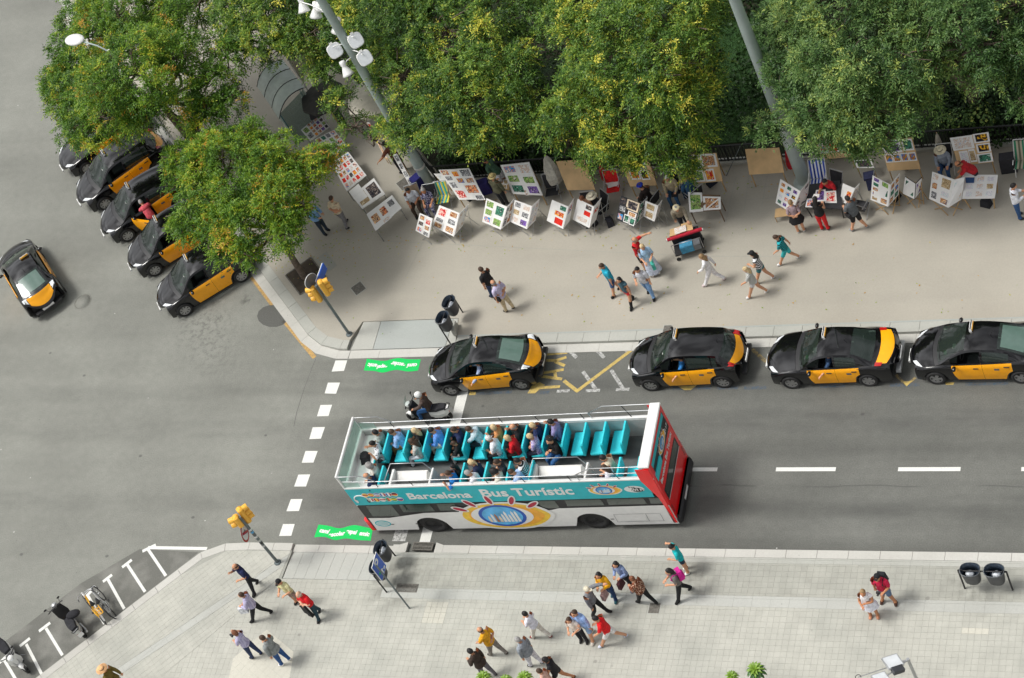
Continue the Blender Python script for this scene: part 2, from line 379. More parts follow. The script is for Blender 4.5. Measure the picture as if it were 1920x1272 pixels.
# upper pavement: line of the kerb face, from the side street round the corner to the right
c1 = xy(at(480, 497, .06)); c2 = xy(at(545, 584, .06)); dd = (c1-c2).normalized()
corner = [xy(at(x, y, .06)) for x, y in ((545, 584), (567, 613), (583, 634), (600, 646), (622, 653), (657, 655.5))]
yk = xy(at(1407, 633.5, .06)).y                                           # the straight kerb is parallel to the street
corner[-1].y = yk; corner[-2].y = (corner[-2].y+yk)/2
step = [c2-dd*0+dd*70, c1]+smooth_curve(corner)
rampL, rampR = corner[-1], Vector((xy(at(842, 650, .0)).x, yk))
right_end = Vector((60, yk))
up = empty('upper_pavement', (0, 0, 0)); up['kind'] = 'structure'
back = 1.25                                                                # depth of the dropped kerb ramp
inner = offset(step, .40)
pl = inner[:-1]+[Vector((rampL.x-.12, yk+.40)), Vector((rampL.x+.18, yk+back)), Vector((rampR.x+.12, yk+back)), Vector((rampR.x+.3, yk+.40)), Vector((60, yk+.40)), Vector((60, 90)), Vector((-90, 90))]
mb = MB(); mb.slab([(p.x, p.y, PZ-.004) for p in pl], .2, 'plaza_concrete'); mb.build('paving', up)
kerb_run(resample(step[:2], 60)[-2:] if 0 else [c1+dd*22, c1]+step[2:-1]+[Vector((rampL.x-.12, yk))], .396, PZ, -.1, 'kerb_concrete', up, 'kerb_stone', .9)
mb = MB(); f = [c1+dd*70, c1+dd*22.02]; q = offset(f, .4); mb.slab([(*f[0], PZ), (*f[1], PZ), (*q[1], PZ), (*q[0], PZ)], .2, 'kerb_concrete'); mb.build('kerb', up)
kerb_run([Vector((rampR.x+.3, yk)), Vector((20, yk))], .396, PZ, -.1, 'kerb_concrete', up, 'kerb_stone', 1.0)
mb = MB(); mb.slab([(20, yk, PZ), (60, yk, PZ), (60, yk+.4, PZ), (20, yk+.4, PZ)], .2, 'kerb_concrete'); mb.build('kerb', up)
# grey-green ramp, cheek slabs beside it
mb = MB(); z0, z1 = .025, PZ-.01
a, b = rampL.x+.02, rampR.x+.1
cut = a+(b-a)*.22
mb.slab([(a-.02, yk+.02, z0), (cut-.01, yk+.02, z0), (cut+.02, yk+back-.02, z1), (a+.2, yk+back-.02, z1)], .2, 'kerb_concrete')
mb.build('ramp_slab', up)
mb = MB(); mb.slab([(cut+.01, yk+.02, z0), (b-.25, yk+.02, z0), (b-.2, yk+back-.02, z1), (cut+.04, yk+back-.02, z1)], .2, 'ramp_concrete'); mb.build('ramp_slab', up)
mb = MB(); mb.slab([(b-.23, yk+.02, z0), (b+.18, yk+.02, z0+.03), (b, yk+back-.02, z1), (b-.18, yk+back-.02, z1)], .2, 'kerb_concrete'); mb.build('ramp_slab', up)
# sheet of smoother grey-green concrete just behind the kerb
for x0, x1 in ((rampR.x+.3, 60),):
    mb = MB(); mb.quad([(x0, yk+.40, PZ+.001), (x1, yk+.40, PZ+.001), (x1, yk+.46, PZ+.001), (x0, yk+.46, PZ+.001)], 'ramp_concrete'); mb.build('kerb_edging', up)
# gutter: pale strip at road level in front of the kerb
gl = offset(step, -.012); gp = [c1+dd*22, c1]+step[2:-1]+[Vector((rampL.x, yk))]
kerb_run([p for p in offset(gp, -.38)], .37, .022, -.1, 'pale_kerb', up, 'gutter_stone', 1.0, .004)
kerb_run([Vector((rampL.x+.01, yk-.38)), Vector((45, yk-.38))], .37, .022, -.1, 'pale_kerb', up, 'gutter_stone', 1.25, .004)
# recessed joints between the plaza's cast slabs, near the stands
mb = MB()
for a, b in (((1380, 331), (1360, 420)), ((1404, 331), (1395, 398)), ((1438, 330), (1428, 388)), ((1400, 352), (1500, 347)), ((1397, 375), (1490, 369)), ((1290, 481), (1465, 481)), ((715, 452), (1250, 478)), ((760, 520), (805, 430))):
    A, B = at(*a, PZ), at(*b, PZ); n = (B-A).normalized().cross(Vector((0, 0, 1)))*.009; mb.quad([A-n, B-n, B+n, A+n], 'grout')
o = mb.build('slab_joint', up); o.location.z = .0005; tag(o, kind='stuff')

# lower pavement
lo = empty('lower_pavement', (0, 0, 0)); lo['kind'] = 'structure'
yl = xy(at(1280, 1028.5, PZ)).y
d1 = xy(at(67, 1272, PZ)); d2 = xy(at(333, 1068, PZ)); dl = (d1-d2).normalized()
nx0, nx1 = at(768, 1017, PZ).x, at(816, 1017, PZ).x                        # notch round the gully
edge = [d2+dl*60, d2]+smooth_curve([xy(at(x, y, PZ)) for x, y in ((372, 1038.5), (390, 1028), (408, 1021.5), (430, 1018.6))])
edge = [Vector((p.x, min(p.y, yl))) for p in edge]; edge.append(Vector((edge[-1].x+.5, yl)))
edge2 = [edge[-1], Vector((nx0-.35, yl)), Vector((nx0-.05, yl+.10)), Vector((nx1+.05, yl+.10)), Vector((nx1+.35, yl)), Vector((60, yl))]
rA, rB = at(527, 1085, PZ), at(722, 1092, PZ); rx0, rx1 = at(541, 1031, PZ).x, at(733, 1034, PZ).x
kw = .30
full = edge+[Vector((60, yl)), Vector((60, -60)), Vector((-60, -60))]
mb = MB()
poly = [p for p in offset(edge+[Vector((rx0, yl))], -kw)]+[Vector((rx0+.15, yl-kw)), Vector((rx0+.1, rA.y)), Vector((rx1-.1, rA.y)), Vector((rx1+.0, yl-kw)), Vector((60, yl-kw)), Vector((60, -60)), Vector((-60, -60))]
mb.slab([(p.x, p.y, PZ-.007) for p in poly], .25, 'grout'); mb.build('bedding', lo)
n_near = [edge[1]+dl*12]+edge[1:]
kerb_run(n_near+[Vector((rx0+.1, yl))], -kw+.004, PZ, -.1, 'pale_kerb', lo, 'kerb_stone', 1.0)
kerb_run([Vector((rx1+.02, yl)), Vector((nx0-.35, yl))], -kw+.004, PZ, -.1, 'pale_kerb', lo, 'kerb_stone', 1.0)
kerb_run([Vector((nx1+.35, yl)), Vector((20, yl))], -kw+.004, PZ, -.1, 'pale_kerb', lo, 'kerb_stone', 1.0)
mb = MB(); mb.slab([(p.x, p.y, PZ) for p in (Vector((nx0-.35, yl)), Vector((nx0-.05, yl+.1)), Vector((nx0-.05, yl-kw)), Vector((nx0-.35, yl-kw)))], .2, 'pale_kerb'); mb.build('kerb_stone', lo)
mb = MB(); mb.slab([(p.x, p.y, PZ) for p in (Vector((nx1+.35, yl)), Vector((nx1+.05, yl+.1)), Vector((nx1+.05, yl-kw)), Vector((nx1+.35, yl-kw)))], .2, 'pale_kerb'); mb.build('kerb_stone', lo)
f = [edge[1]+dl*60, edge[1]+dl*12.02]; q = offset(f, -kw+.004); mb = MB(); mb.slab([(*f[0], PZ), (*f[1], PZ), (*q[1], PZ), (*q[0], PZ)], .2, 'pale_kerb')
mb.slab([(20.02, yl, PZ), (60, yl, PZ), (60, yl-kw, PZ), (20.02, yl-kw, PZ)], .2, 'pale_kerb'); mb.build('kerb', lo)
# dropped-kerb ramp with long slabs
mb = MB(); n = 9; kerb_run([Vector((rx0+.12, yl)), Vector((rx1, yl))], -kw, .03, -.1, 'pale_kerb', lo, 'kerb_stone', 1.0)
for i in range(n):
    xa, xb = rx0+.14+(rx1-rx0-.16)*i/n, rx0+.14+(rx1-rx0-.16)*(i+1)/n
    mb = MB(); mb.slab([(xa+.004, yl-kw-.01, .035), (xb-.004, yl-kw-.01, .035), (xb-.004-.1*(i+1)/n, rA.y+.01, PZ-.004), (xa+.004-.1*i/n, rA.y+.01, PZ-.004)], .2, 'slab_concrete'); mb.build('ramp_slab', lo)

def clip(poly, win):
    out = poly
    for i in range(len(win)):
        a, b = win[i], win[(i+1) % len(win)]; e = b-a; inp = out; out = []
        if not inp: return []
        side = lambda p: e.x*(p.y-a.y)-e.y*(p.x-a.x)
        for j in range(len(inp)):
            p, q = inp[j], inp[(j+1) % len(inp)]; sp, sq = side(p), side(q)
            if sp >= 0: out.append(p)
            if (sp >= 0) != (sq >= 0): out.append(p+(q-p)*(sp/(sp-sq)))
    return out
def ccw(w):
    s = sum(w[i].x*w[(i+1) % len(w)].y-w[(i+1) % len(w)].x*w[i].y for i in range(len(w))); return w if s > 0 else w[::-1]
near_cells = []
def tile_field(win, m, ang, sx=.2, sy=.2, name='paving_tile', holes=(), collect=None, z=PZ, g=.0024):
    """real tiles with open joints inside a convex outline"""
    win = ccw(win); ca, sa = math.cos(ang), math.sin(ang); rot = lambda p: Vector((p.x*ca-p.y*sa, p.x*sa+p.y*ca)); inv = lambda p: Vector((p.x*ca+p.y*sa, -p.x*sa+p.y*ca))
    U = [inv(p) for p in win]; i0, i1 = math.floor(min(p.x for p in U)/sx), math.ceil(max(p.x for p in U)/sx); j0, j1 = math.floor(min(p.y for p in U)/sy), math.ceil(max(p.y for p in U)/sy)
    mb = MB()
    for i in range(i0, i1):
        for j in range(j0, j1):
            c = [Vector((i*sx+g, j*sy+g)), Vector(((i+1)*sx-g, j*sy+g)), Vector(((i+1)*sx-g, (j+1)*sy-g)), Vector((i*sx+g, (j+1)*sy-g))]
            c = [rot(p) for p in c]; cc = (c[0]+c[2])/2
            if any(h[0] < cc.x < h[1] and h[2] < cc.y < h[3] for h in holes): continue
            q = clip(c, win)
            if len(q) < 3: continue
            dz = random.uniform(-.0012, .0012)
            if collect is not None and len(q) == 4 and abs((q[0]-q[2]).length-(c[0]-c[2]).length) < 1e-4 and collect(cc): near_cells.append((cc, ang, sx, sy, dz, m)); continue
            k = len(q); vs = [(p.x, p.y, z+dz) for p in q]+[(p.x, p.y, z-.02) for p in q]
            mb.add(vs, [tuple(range(k))]+[(a, a+k, (a+1) % k+k, (a+1) % k) for a in range(k)], m)
    if mb.v: tag(mb.build(name, lo), kind='stuff')
V2 = lambda x, y: Vector((x, y))
X0 = at(738, 1035, PZ).x; yb0 = at(1300, 1115, PZ).y; yb1 = at(1300, 1135.5, PZ).y
XR = 20.0; YB = -11.5
gr1 = at(793, 1024, PZ); gr2 = at(763, 1103, PZ); cov = at(1228, 1140, PZ); crm = at(812, 1145, PZ); rect = at(1831, 1187, PZ)
crm.x, crm.y = round(crm.x/.2)*.2, round(crm.y/.2)*.2; rect.x, rect.y = round(rect.x/.2)*.2, (math.floor(rect.y/.2)+.5)*.2
hol = [(gr2.x-.42, gr2.x+.42, gr2.y-.18, gr2.y+.18), (cov.x-.22, cov.x+.22, cov.y-.22, cov.y+.22), (crm.x-.4, crm.x+.4, crm.y-.4, crm.y+.4), (rect.x-.4, rect.x+.4, rect.y-.1, rect.y+.1)]
# border between kerb and tiles
tile_field([V2(X0, yl-kw-.005), V2(XR, yl-kw-.005), V2(XR, yl-kw-.2), V2(X0, yl-kw-.2)], 'kerb_concrete', 0, .6, .19, 'border_slab')
tile_field([V2(X0, yl-kw-.205), V2(XR, yl-kw-.205), V2(XR, yb0), V2(X0, yb0)], 'paving_tile_band', 0, holes=hol)
tile_field([V2(X0, yb0-.005), V2(XR, yb0-.005), V2(XR, yb1), V2(X0, yb1)], 'slab_concrete', 0, .6, .6, 'band_slab', holes=[])
dB = V2(at(640, 1272, PZ).x, 0)
# lower field: left limit is the diagonal joint running down-left from the ramp
j0 = xy(at(522, 1086, PZ)); j1 = xy(at(300, 1272, PZ))
col_fn = lambda c: yl-3.9 < c.y < yl-2.1 and 8.6 < c.x < 15.2
tile_field([V2(X0, yb1-.005), V2(XR, yb1-.005), V2(XR, YB), V2(X0, YB)], 'paving_tile', 0, holes=hol, collect=col_fn)
jb = j0+(j1-j0)*((YB-j0.y)/(j1.y-j0.y))
tile_field([V2(X0-.001, rA.y-.01), V2(j0.x, rA.y-.01), jb, V2(X0-.001, YB)], 'paving_tile', 0, holes=hol)
# strip along the diagonal kerb, tiles turned with it
YD = -13.5; jd = j0+(j1-j0)*((YD-j0.y)/(j1.y-j0.y))
ang = math.atan2(dl.y, dl.x)
e1 = offset([d2+dl*((YD-d2.y)/dl.y), d2], -kw-.01); kc = offset(edge[1:], -kw-.01)
win = [e1[0], kc[0], kc[-2], V2(rx0+.1, yl-kw-.01), V2(j0.x-.01, rA.y), jd]
bandA, bandB = xy(at(450, 1108, PZ)), xy(at(300, 1208, PZ)); bd = (bandB-bandA).normalized(); nb = Vector((-bd.y, bd.x))
def strip(d0, d1): 
    a = bandA-bd*8; b = bandA+bd*20; return [a+nb*d0, b+nb*d0, b+nb*d1, a+nb*d1]
sgn = 1 if (d2-bandA).dot(nb) > 0 else -1
W = ccw(win)
for a_, b_, m_, sx_, sy_, nm_ in ((sgn*.16, sgn*12, 'paving_tile_diagonal', .2, .2, 'paving_tile'), (-.15*sgn, .15*sgn, 'slab_concrete', .6, .3, 'band_slab'), (-sgn*12, -.16*sgn, 'paving_tile', .2, .2, 'paving_tile')):
    q_ = clip(W, ccw(strip(a_, b_)))
    if len(q_) > 2: tile_field(q_, m_, ang, sx_, sy_, nm_)
# pieces that can be picked apart one by one: the nearest tiles
tm = {}
for cc, an, sx, sy, dz, m in near_cells[:300]:
    k = m
    if k not in tm:
        mb = MB(); mb.box((0, 0, -.01), (sx-.0048, sy-.0048, .02), m); tm[k] = mb.mesh('paving_tile')
    inst(tm[k], 'paving_tile', lo, (cc.x, cc.y, PZ+dz), an)
if near_cells[300:]:
    mb = MB()
    for cc, an, sx, sy, dz, m in near_cells[300:]: mb.box((cc.x, cc.y, PZ-.01+dz), (sx-.0048, sy-.0048, .02), m, an)
    tag(mb.build('paving_tile', lo), kind='stuff')
# cream tiles let into the pavement
def cream(cx, cy, nx, ny, ang=0, s=.2):
    for i in range(nx):
        for j in range(ny):
            u, v = (i-(nx-1)/2)*s, (j-(ny-1)/2)*s; mb = MB(); mb.box((0, 0, -.01), (s-.008, s-.008, .022), 'cream_tile'); mb.build('cream_tile', lo, (cx+u*math.cos(ang)-v*math.sin(ang), cy+u*math.sin(ang)+v*math.cos(ang), PZ+.001), ang)
cream(crm.x, crm.y, 4, 4); cream(rect.x, rect.y, 4, 1)
mb = MB(); pa = [xy(at(x, y, PZ)) for x, y in ((500, 1181), (551, 1223), (548, 1241), (541, 1290), (425, 1290), (437, 1235))]
pp = ccw(pa); mb = MB(); angc = math.atan2((pa[1]-pa[0]).y, (pa[1]-pa[0]).x)
_lo = lo; tile_field(pp, 'cream_tile', angc, .25, .25, 'cream_tile', z=PZ+.003)
# gullies and covers
def grate(c, w, d, n, name, label, z=PZ, rz=0, m='cast_iron'):
    o = empty(name, (c.x, c.y, z), rz, label, 'drain grate'); mb = MB(); t = .03
    mb.box((0, d/2-t/2, 0), (w, t, .02), m); mb.box((0, -d/2+t/2, 0), (w, t, .02), m); mb.box((w/2-t/2, 0, 0), (t, d-2*t, .02), m); mb.box((-w/2+t/2, 0, 0), (t, d-2*t, .02), m); mb.build('frame', o)
    mb = MB(); mb.box((0, 0, -.03), (w-.02, d-.02, .04), 'rubber'); mb.build('sump', o)
    for i in range(n):
        mb = MB(); mb.box((-w/2+t+(i+.5)*(w-2*t)/n, 0, 0), ((w-2*t)/n*.5, d-2*t, .012), m); mb.build('bar', o)
    if d > .25: mb = MB(); mb.box((0, 0, .003), (w-2*t, .03, .012), m); mb.build('rib', o)
    return o
grate(V2(gr1.x, yl-.06), .78, .32, 18, 'drain_grate', 'dark iron street gully grate in the kerb beside the front wheel of the bus', PZ+.004)
grate(gr2, .80, .32, 18, 'drain_grate', 'rusty slotted drain grate in the tiles by the foot of the parking sign', PZ+.006)
def cover(px, py, w, d, rz, label, mt='cast_iron', z=PZ):
    c = at(px, py, z); o = empty('access_cover', (c.x, c.y, z+.002), rz, label, 'access cover'); mb = MB()
    mb.box((0, 0, 0), (w, d, .006), 'kerb_concrete'); mb.build('rim', o); mb = MB(); mb.box((0, 0, .003), (w-.06, d-.06, .008), mt)
    for i in range(5): mb.box((-w*.36+i*w*.18, 0, .008), (.012, d-.14, .004), mt)
    mb.build('lid', o)
dg = math.atan2((c1-c2).y, (c1-c2).x)
cover(672, 541, .56, .50, dg, 'square iron access cover in the plaza behind the street corner')
cover(1227, 1141, .42, .42, 0, 'small grey access cover in the tiles behind the woman in the brown patterned blouse')
cover(1251, 618, .34, .4, 0, 'small metal access cover by the kerb beyond the second kerbside taxi')
cover(757, 345, .6, .5, dg, 'dark access cover in the plaza beside the leaning white picture screen')
c = at(155, 566); o = empty('manhole_cover', (c.x, c.y, .004), 0, 'round manhole cover in the asphalt beside the lone taxi', 'manhole cover'); mb = MB(); mb.lathe((0, 0, 0), [(.40, 0), (.40, .004), (.36, .004), (.36, .001), (.34, .001), (.34, .004), (0, .004)], 'asphalt', 24); mb.build('lid', o); mb = MB(); mb.lathe((0, 0, 0), [(.362, .0), (.362, .006), (.342, .006), (.342, 0)], 'cast_iron', 24); mb.build('ring', o)
# ------------------------------------------------------------------ asphalt repairs and painted markings
def sheet(pts, z, m, name='road_marking'):
    mb = MB(); A = [Vector((*xy(at(x, y)), z)) for x, y in pts]; nrm = (A[1]-A[0]).cross(A[2]-A[1])
    if nrm.z < 0: A.reverse()
    mb.quad([(p.x, p.y, p.z) for p in A], m); return mb
def mark(pts, m, z=.004, name='road_marking'): return sheet(pts, z, m).build(name, road)
G1 = G('patch_asphalt'); G1.done(G1.scale((.115, .115, .106), G1.rng(G1.noise(24, 5, rough=.8), .3, .7, .8, 1.25)), G1.noise(60, 3), .5, .01)
G2 = G('bay_asphalt'); _c = G2.mix(G2.rng(G2.noise(.9, 5), .46, .62, 0, 1), (.145, .145, .13), (.21, .208, .188)); G2.done(G2.scale(_c, G2.rng(G2.noise(24, 5, rough=.8), .3, .7, .82, 1.22)), G2.noise(60, 3), .5, .01)
pts = [(512+30*math.cos(t), 593+21*math.sin(t)) for t in np.linspace(0, 2*math.pi, 15)[:-1]]
mark(pts, 'patch_asphalt', .004, 'asphalt_patch')
# darker bays at the lower left
mark([(40, 1180), (150, 1095), (262, 1030), (372, 1036), (333, 1067), (67, 1271), (-60, 1368), (-160, 1330)], 'bay_asphalt', .003, 'asphalt_patch')
# junction crack
mb = MB(); pts = [(592, 673), (585, 690), (577, 712), (571, 727), (563, 752), (556, 775), (551, 800)]
for a, b in zip(pts, pts[1:]):
    A, B = at(*a, .003), at(*b, .003); nn = (B-A).normalized().cross(Vector((0, 0, 1)))*random.uniform(.006, .012); mb.quad([A-nn, B-nn, B+nn, A+nn], 'patch_asphalt')
mb.build('crack', road)
# crossing dots: 50 cm squares a metre apart
for px, py in ((637, 686), (623, 728), (608.5, 770), (594.5, 812.5), (580.5, 857), (566.5, 901.5), (552.5, 947.5), (538, 994)):
    c = at(px, py); mb = MB(); h = .25; e = lambda: random.uniform(-.015, .015)
    mb.quad([(c.x-h+e(), c.y-h+e(), .004), (c.x+h+e(), c.y-h+e(), .004), (c.x+h+e(), c.y+h+e(), .004), (c.x-h+e(), c.y+h+e(), .004)], 'white_paint'); mb.build('crossing_square', road)
c0 = at(730, 1003); 
for k in range(8):   # second row of dots, mostly under the bus
    y = c0.y+k*1.0; x = at(751, 1003).x; mb = MB(); h = .25
    if k < 1 : mb.quad([(x-h, y-h, .004), (x+h, y-h, .004), (x+h, y+h, .004), (x-h, y+h, .004)], 'worn_white_paint'); mb.build('crossing_square', road)
# stop line
a, b = at(867, 740), at(797, 1015); xs = a.x+.0; mb = MB(); mb.quad([(b.x-.2, yl+.02, .0045), (b.x+.2, yl+.02, .0045), (a.x+.2, a.y+.15, .0045), (a.x-.2, a.y+.15, .0045)], 'worn_white_paint' if 0 else 'white_paint'); mb.build('stop_line', road)
# lane dashes
for (x0, x1, y) in ((1180, 1345, 881), (1455, 1567, 880.5), (1684, 1801, 880.3), (1915, 2040, 880)):
    a, b = at(x0, y), at(x1, y); mb = MB(); mb.quad([(a.x, a.y-.075, .004), (b.x, a.y-.075, .004), (b.x, a.y+.075, .004), (a.x, a.y+.075, .004)], 'white_paint'); mb.build('lane_dash', road)
# yellow line along the corner kerb
def stripe(a, b, wd, m, z=.004, name='road_marking', br=(), n=None):
    A, B = at(*a, z), at(*b, z); nn = (B-A).normalized().cross(Vector((0, 0, 1)))*wd/2; mb = MB(); mb.quad([A-nn, B-nn, B+nn, A+nn] if nn.cross(B-A).z < 0 else [A+nn, B+nn, B-nn, A-nn], m); return mb.build(name, road)
stripe((472, 520), (511, 572), .17, 'orange_paint'); stripe((532, 601), (590, 671), .17, 'orange_paint')
# white motorbike bays
for a, b, ta, tb in (((276, 1028), (311, 1080), (267, 1034), (292, 1022)), ((238, 1058), (272, 1110), (229, 1064), (247, 1050)), ((202, 1086), (233, 1142), (193, 1091), (210, 1078)), ((86, 1178), (117, 1229), (73, 1184), (94, 1168)), ((49, 1208), (78, 1264), (37, 1212), (56, 1197)), ((8, 1238), (30, 1275), (-2, 1244), (15, 1228)), ((165, 1118), (196, 1170), (158, 1122), (172, 1108))):
    stripe(a, b, .11, 'white_paint'); stripe(ta, tb, .13, 'white_paint', .0045)
stripe((277, 1027), (388, 1029), .13, 'white_paint', .004)
# taxi rank paint between the parked taxis: worn TAXI lettering, chevron, old white ticks
for a, b in (((1022, 665), (1064, 661)), ((1012, 676), (1040, 676)), ((1040, 677), (1062, 670)), ((1040, 678), (1059, 686)), ((1018, 700), (1057, 693)), ((1016, 706), (1054, 711)), ((1040, 697), (1042, 708)), ((1002, 728), (1050, 725))):
    stripe(a, b, .115, 'yellow_paint', .0045, 'rank_lettering')
mark([(997, 724), (1012, 717), (1022, 722), (1003, 738), (989, 738)], 'yellow_paint', .005)
stripe((1057, 714), (1083, 734), .13, 'yellow_paint', .0045); stripe((1080, 735), (1190, 652), .13, 'yellow_paint', .005)
for a, b in (((1067, 657), (1081, 671)), ((1117, 655), (1133, 671)), ((1170, 654), (1178, 660)), ((1093, 697), (1117, 730)), ((1146, 694), (1168, 729))): stripe(a, b, .13, 'worn_white_paint')
for a, b in (((1044, 734), (1068, 733)), ((1098, 733), (1125, 732)), ((1155, 731), (1180, 730))): stripe(a, b, .12, 'worn_white_paint')
stripe((1410, 655), (1440, 682), .13, 'worn_yellow_paint'); mark([(1270, 724), (1308, 722), (1295, 732), (1283, 732)], 'yellow_paint', .0045)
stripe((1680, 703), (1699, 722), .1, 'worn_yellow_paint'); stripe((1699, 722), (1717, 708), .1, 'worn_yellow_paint'); mark([(1692, 716), (1710, 715), (1700, 725)], 'yellow_paint', .005)
mark([(1772, 718), (1790, 717), (1787, 722), (1774, 722)], 'yellow_paint', .005)
for a, b in (((895, 738), (960, 735)), ((1012, 737), (1030, 736)), ((1262, 729), (1333, 727)), ((1395, 728), (1437, 727)), ((1537, 724.5), (1585, 723.5)), ((1668, 722.5), (1724, 721.5)), ((1810, 720), (1890, 719)), ((1345, 728), (1384, 727))): stripe(a, b, .13, 'worn_blue_paint')
stripe((880, 738), (892, 738), .14, 'yellow_paint', .005)
# green school-route waves with lettering
def wave(pts_top, pts_bot, words, flip):
    top = [at(x, y, .005) for x, y in pts_top]; bot = [at(x, y, .005) for x, y in pts_bot]; n = 24
    def samp(pl, t): 
        s = t*(len(pl)-1); i = min(int(s), len(pl)-2); q = smooth_curve([xy(p) for p in pl], 8); j = t*(len(q)-1); k = min(int(j), len(q)-2); return q[k]+(q[k+1]-q[k])*(j-k)
    mb = MB(); vs = []
    for i in range(n+1):
        a, b = samp(top, i/n), samp(bot, i/n); vs += [(a.x, a.y, .005), (b.x, b.y, .005)]
    mb.add(vs, [(2*i+1, 2*i+3, 2*i+2, 2*i) for i in range(n)], 'green_paint'); mb.build('school_route_marking', road)
    for wd, t in words:
        a, b = samp(top, t), samp(bot, t); a2, b2 = samp(top, min(1, t+.08)), samp(bot, min(1, t+.08)); c = (a+b)/2; e = ((a2+b2)/2-c).normalized(); an = math.atan2(e.y, e.x)+(math.pi if flip else 0)
        text(wd, .23, 'white_gloss', road, Matrix.Translation((c.x, c.y, .009)) @ Matrix.Rotation(an, 4, 'Z'), .001, 'road_lettering', 'CENTER', .92, .012)
wave([(597, 984), (615, 986), (637, 991), (662, 985), (682, 988), (699, 992)], [(589, 1008), (608, 1007), (628, 1013), (648, 1010), (672, 1013), (695, 1014)], (('camí', .17), ('escolar', .39), ('espai', .64), ('amic', .86)), False)
wave([(688, 673), (706, 676), (722, 677), (745, 672), (766, 674), (789, 674)], [(682, 695), (702, 696), (718, 699), (742, 694), (765, 697), (784, 695)], (('amic', .14), ('espai', .36), ('escolar', .63), ('camí', .86)), True)
# tree pit at the corner
c = at(573, 518, PZ); pit = empty('tree_pit', (c.x, c.y, PZ+.003), dg, 'square pit of bare earth at the foot of the corner tree', 'tree pit')
mb = MB(); mb.box((0, 0, 0), (1.35, 1.15, .01), 'soil'); mb.build('earth', pit); mb = MB()
for x, y, a, b in ((0, .6, 1.4, .05), (0, -.6, 1.4, .05), (.7, 0, .05, 1.15), (-.7, 0, .05, 1.15)): mb.box((x, y, 0), (a, b, .03), 'cast_iron')
mb.build('edging', pit)
mb = MB(); c = at(612, 492, PZ)
mb.box((0, 0, 0), (1.0, .5, .006), 'grout'); pt = mb.build('paving_patch', up, (c.x, c.y, PZ), dg)
# ------------------------------------------------------------------ taxis: one surface function per body style, every panel cut from it
def lerp(a, b, t): return a+(b-a)*t
def interp(x, tab):
    if x <= tab[0][0]: return tab[0][1]
    for (a, u), (b, v) in zip(tab, tab[1:]):
        if x <= b:
            t = (x-a)/(b-a); return lerp(u, v, t)
    return tab[-1][1]
def sm(x, tab):
    """smooth interpolation"""
    if x <= tab[0][0]: return tab[0][1]
    n = len(tab)
    for i in range(n-1):
        if x <= tab[i+1][0]:
            x0, p1 = tab[i]; x1, p2 = tab[i+1]; t = (x-x0)/(x1-x0)
            m1 = (p2-tab[i-1][1])/(x1-tab[i-1][0])*(x1-x0) if i else p2-p1
            m2 = (tab[i+2][1]-p1)/(tab[i+2][0]-x0)*(x1-x0) if i+2 < n else p2-p1
            t2, t3 = t*t, t*t*t
            return (2*t3-3*t2+1)*p1+(t3-2*t2+t)*m1+(-2*t3+3*t2)*p2+(t3-t2)*m2
    return tab[-1][1]
STY = {
 # x measured from the nose; top: centre-line height; roofw: half width of the top edge; belt; plan: half width of the body; sweep: how far the side lies behind the centre line
 'hatch': dict(L=4.46, w=.8725, wb=(.93, 3.63), R=.315, feat=dict(ws=(1.02, 1.98), rg=(3.02, 3.98), tail=(4.08, 4.43), doors=(1.52, 2.50, 3.44)),
   top=[(0, .52), (.06, .66), (.25, .80), (.6, .92), (1.02, 1.03), (1.5, 1.27), (1.98, 1.455), (2.4, 1.49), (3.02, 1.43), (3.6, 1.26), (3.98, 1.13), (4.1, 1.08), (4.2, .92), (4.36, .72), (4.46, .55)],
   belt=[(0, .50), (.25, .72), (.8, .84), (1.3, .92), (2.4, .97), (3.4, 1.03), (3.98, 1.06), (4.1, 1.03), (4.25, .82), (4.46, .54)],
   roofw=[(0, .62), (.3, .74), (1.02, .80), (1.5, .68), (1.98, .58), (2.6, .57), (3.3, .58), (3.98, .66), (4.15, .70), (4.46, .66)], crown=.05),
 'mpv': dict(L=4.28, w=.884, wb=(.86, 3.44), R=.325, feat=dict(ws=(.98, 1.78), rg=(3.66, 3.96), tail=(3.97, 4.20), doors=(1.40, 2.38, 3.32)),
   top=[(0, .52), (.06, .68), (.25, .82), (.6, .94), (.98, 1.05), (1.4, 1.32), (1.78, 1.52), (2.2, 1.575), (3.0, 1.555), (3.5, 1.50), (3.66, 1.46), (3.82, 1.28), (3.97, 1.07), (4.08, .90), (4.2, .68), (4.28, .55)],
   belt=[(0, .50), (.25, .72), (.8, .86), (1.3, .95), (2.4, 1.0), (3.4, 1.05), (3.9, 1.03), (4.02, .95), (4.15, .72), (4.28, .53)],
   roofw=[(0, .60), (.3, .74), (.98, .80), (1.4, .70), (1.78, .61), (2.6, .60), (3.5, .60), (3.8, .63), (4.1, .68), (4.28, .64)], crown=.05),
 'sedan': dict(L=4.60, w=.885, wb=(.92, 3.52), R=.315, feat=dict(ws=(1.28, 1.98), rg=(3.10, 3.80), tail=(3.98, 4.44), doors=(1.58, 2.52, 3.32)),
   top=[(0, .48), (.05, .64), (.2, .76), (.6, .86), (1.28, .98), (1.65, 1.21), (1.98, 1.375), (2.4, 1.425), (3.0, 1.39), (3.10, 1.37), (3.5, 1.20), (3.8, 1.06), (3.95, 1.03), (4.40, .99), (4.48, .90), (4.54, .70), (4.60, .52)],
   belt=[(0, .46), (.2, .68), (.8, .82), (1.3, .90), (2.4, .94), (3.4, .97), (3.9, .97), (4.38, .93), (4.5, .76), (4.60, .50)],
   roofw=[(0, .66), (.3, .76), (1.28, .80), (1.65, .69), (1.98, .60), (2.6, .58), (3.2, .59), (3.8, .70), (4.2, .74), (4.60, .70)], crown=.045),
}
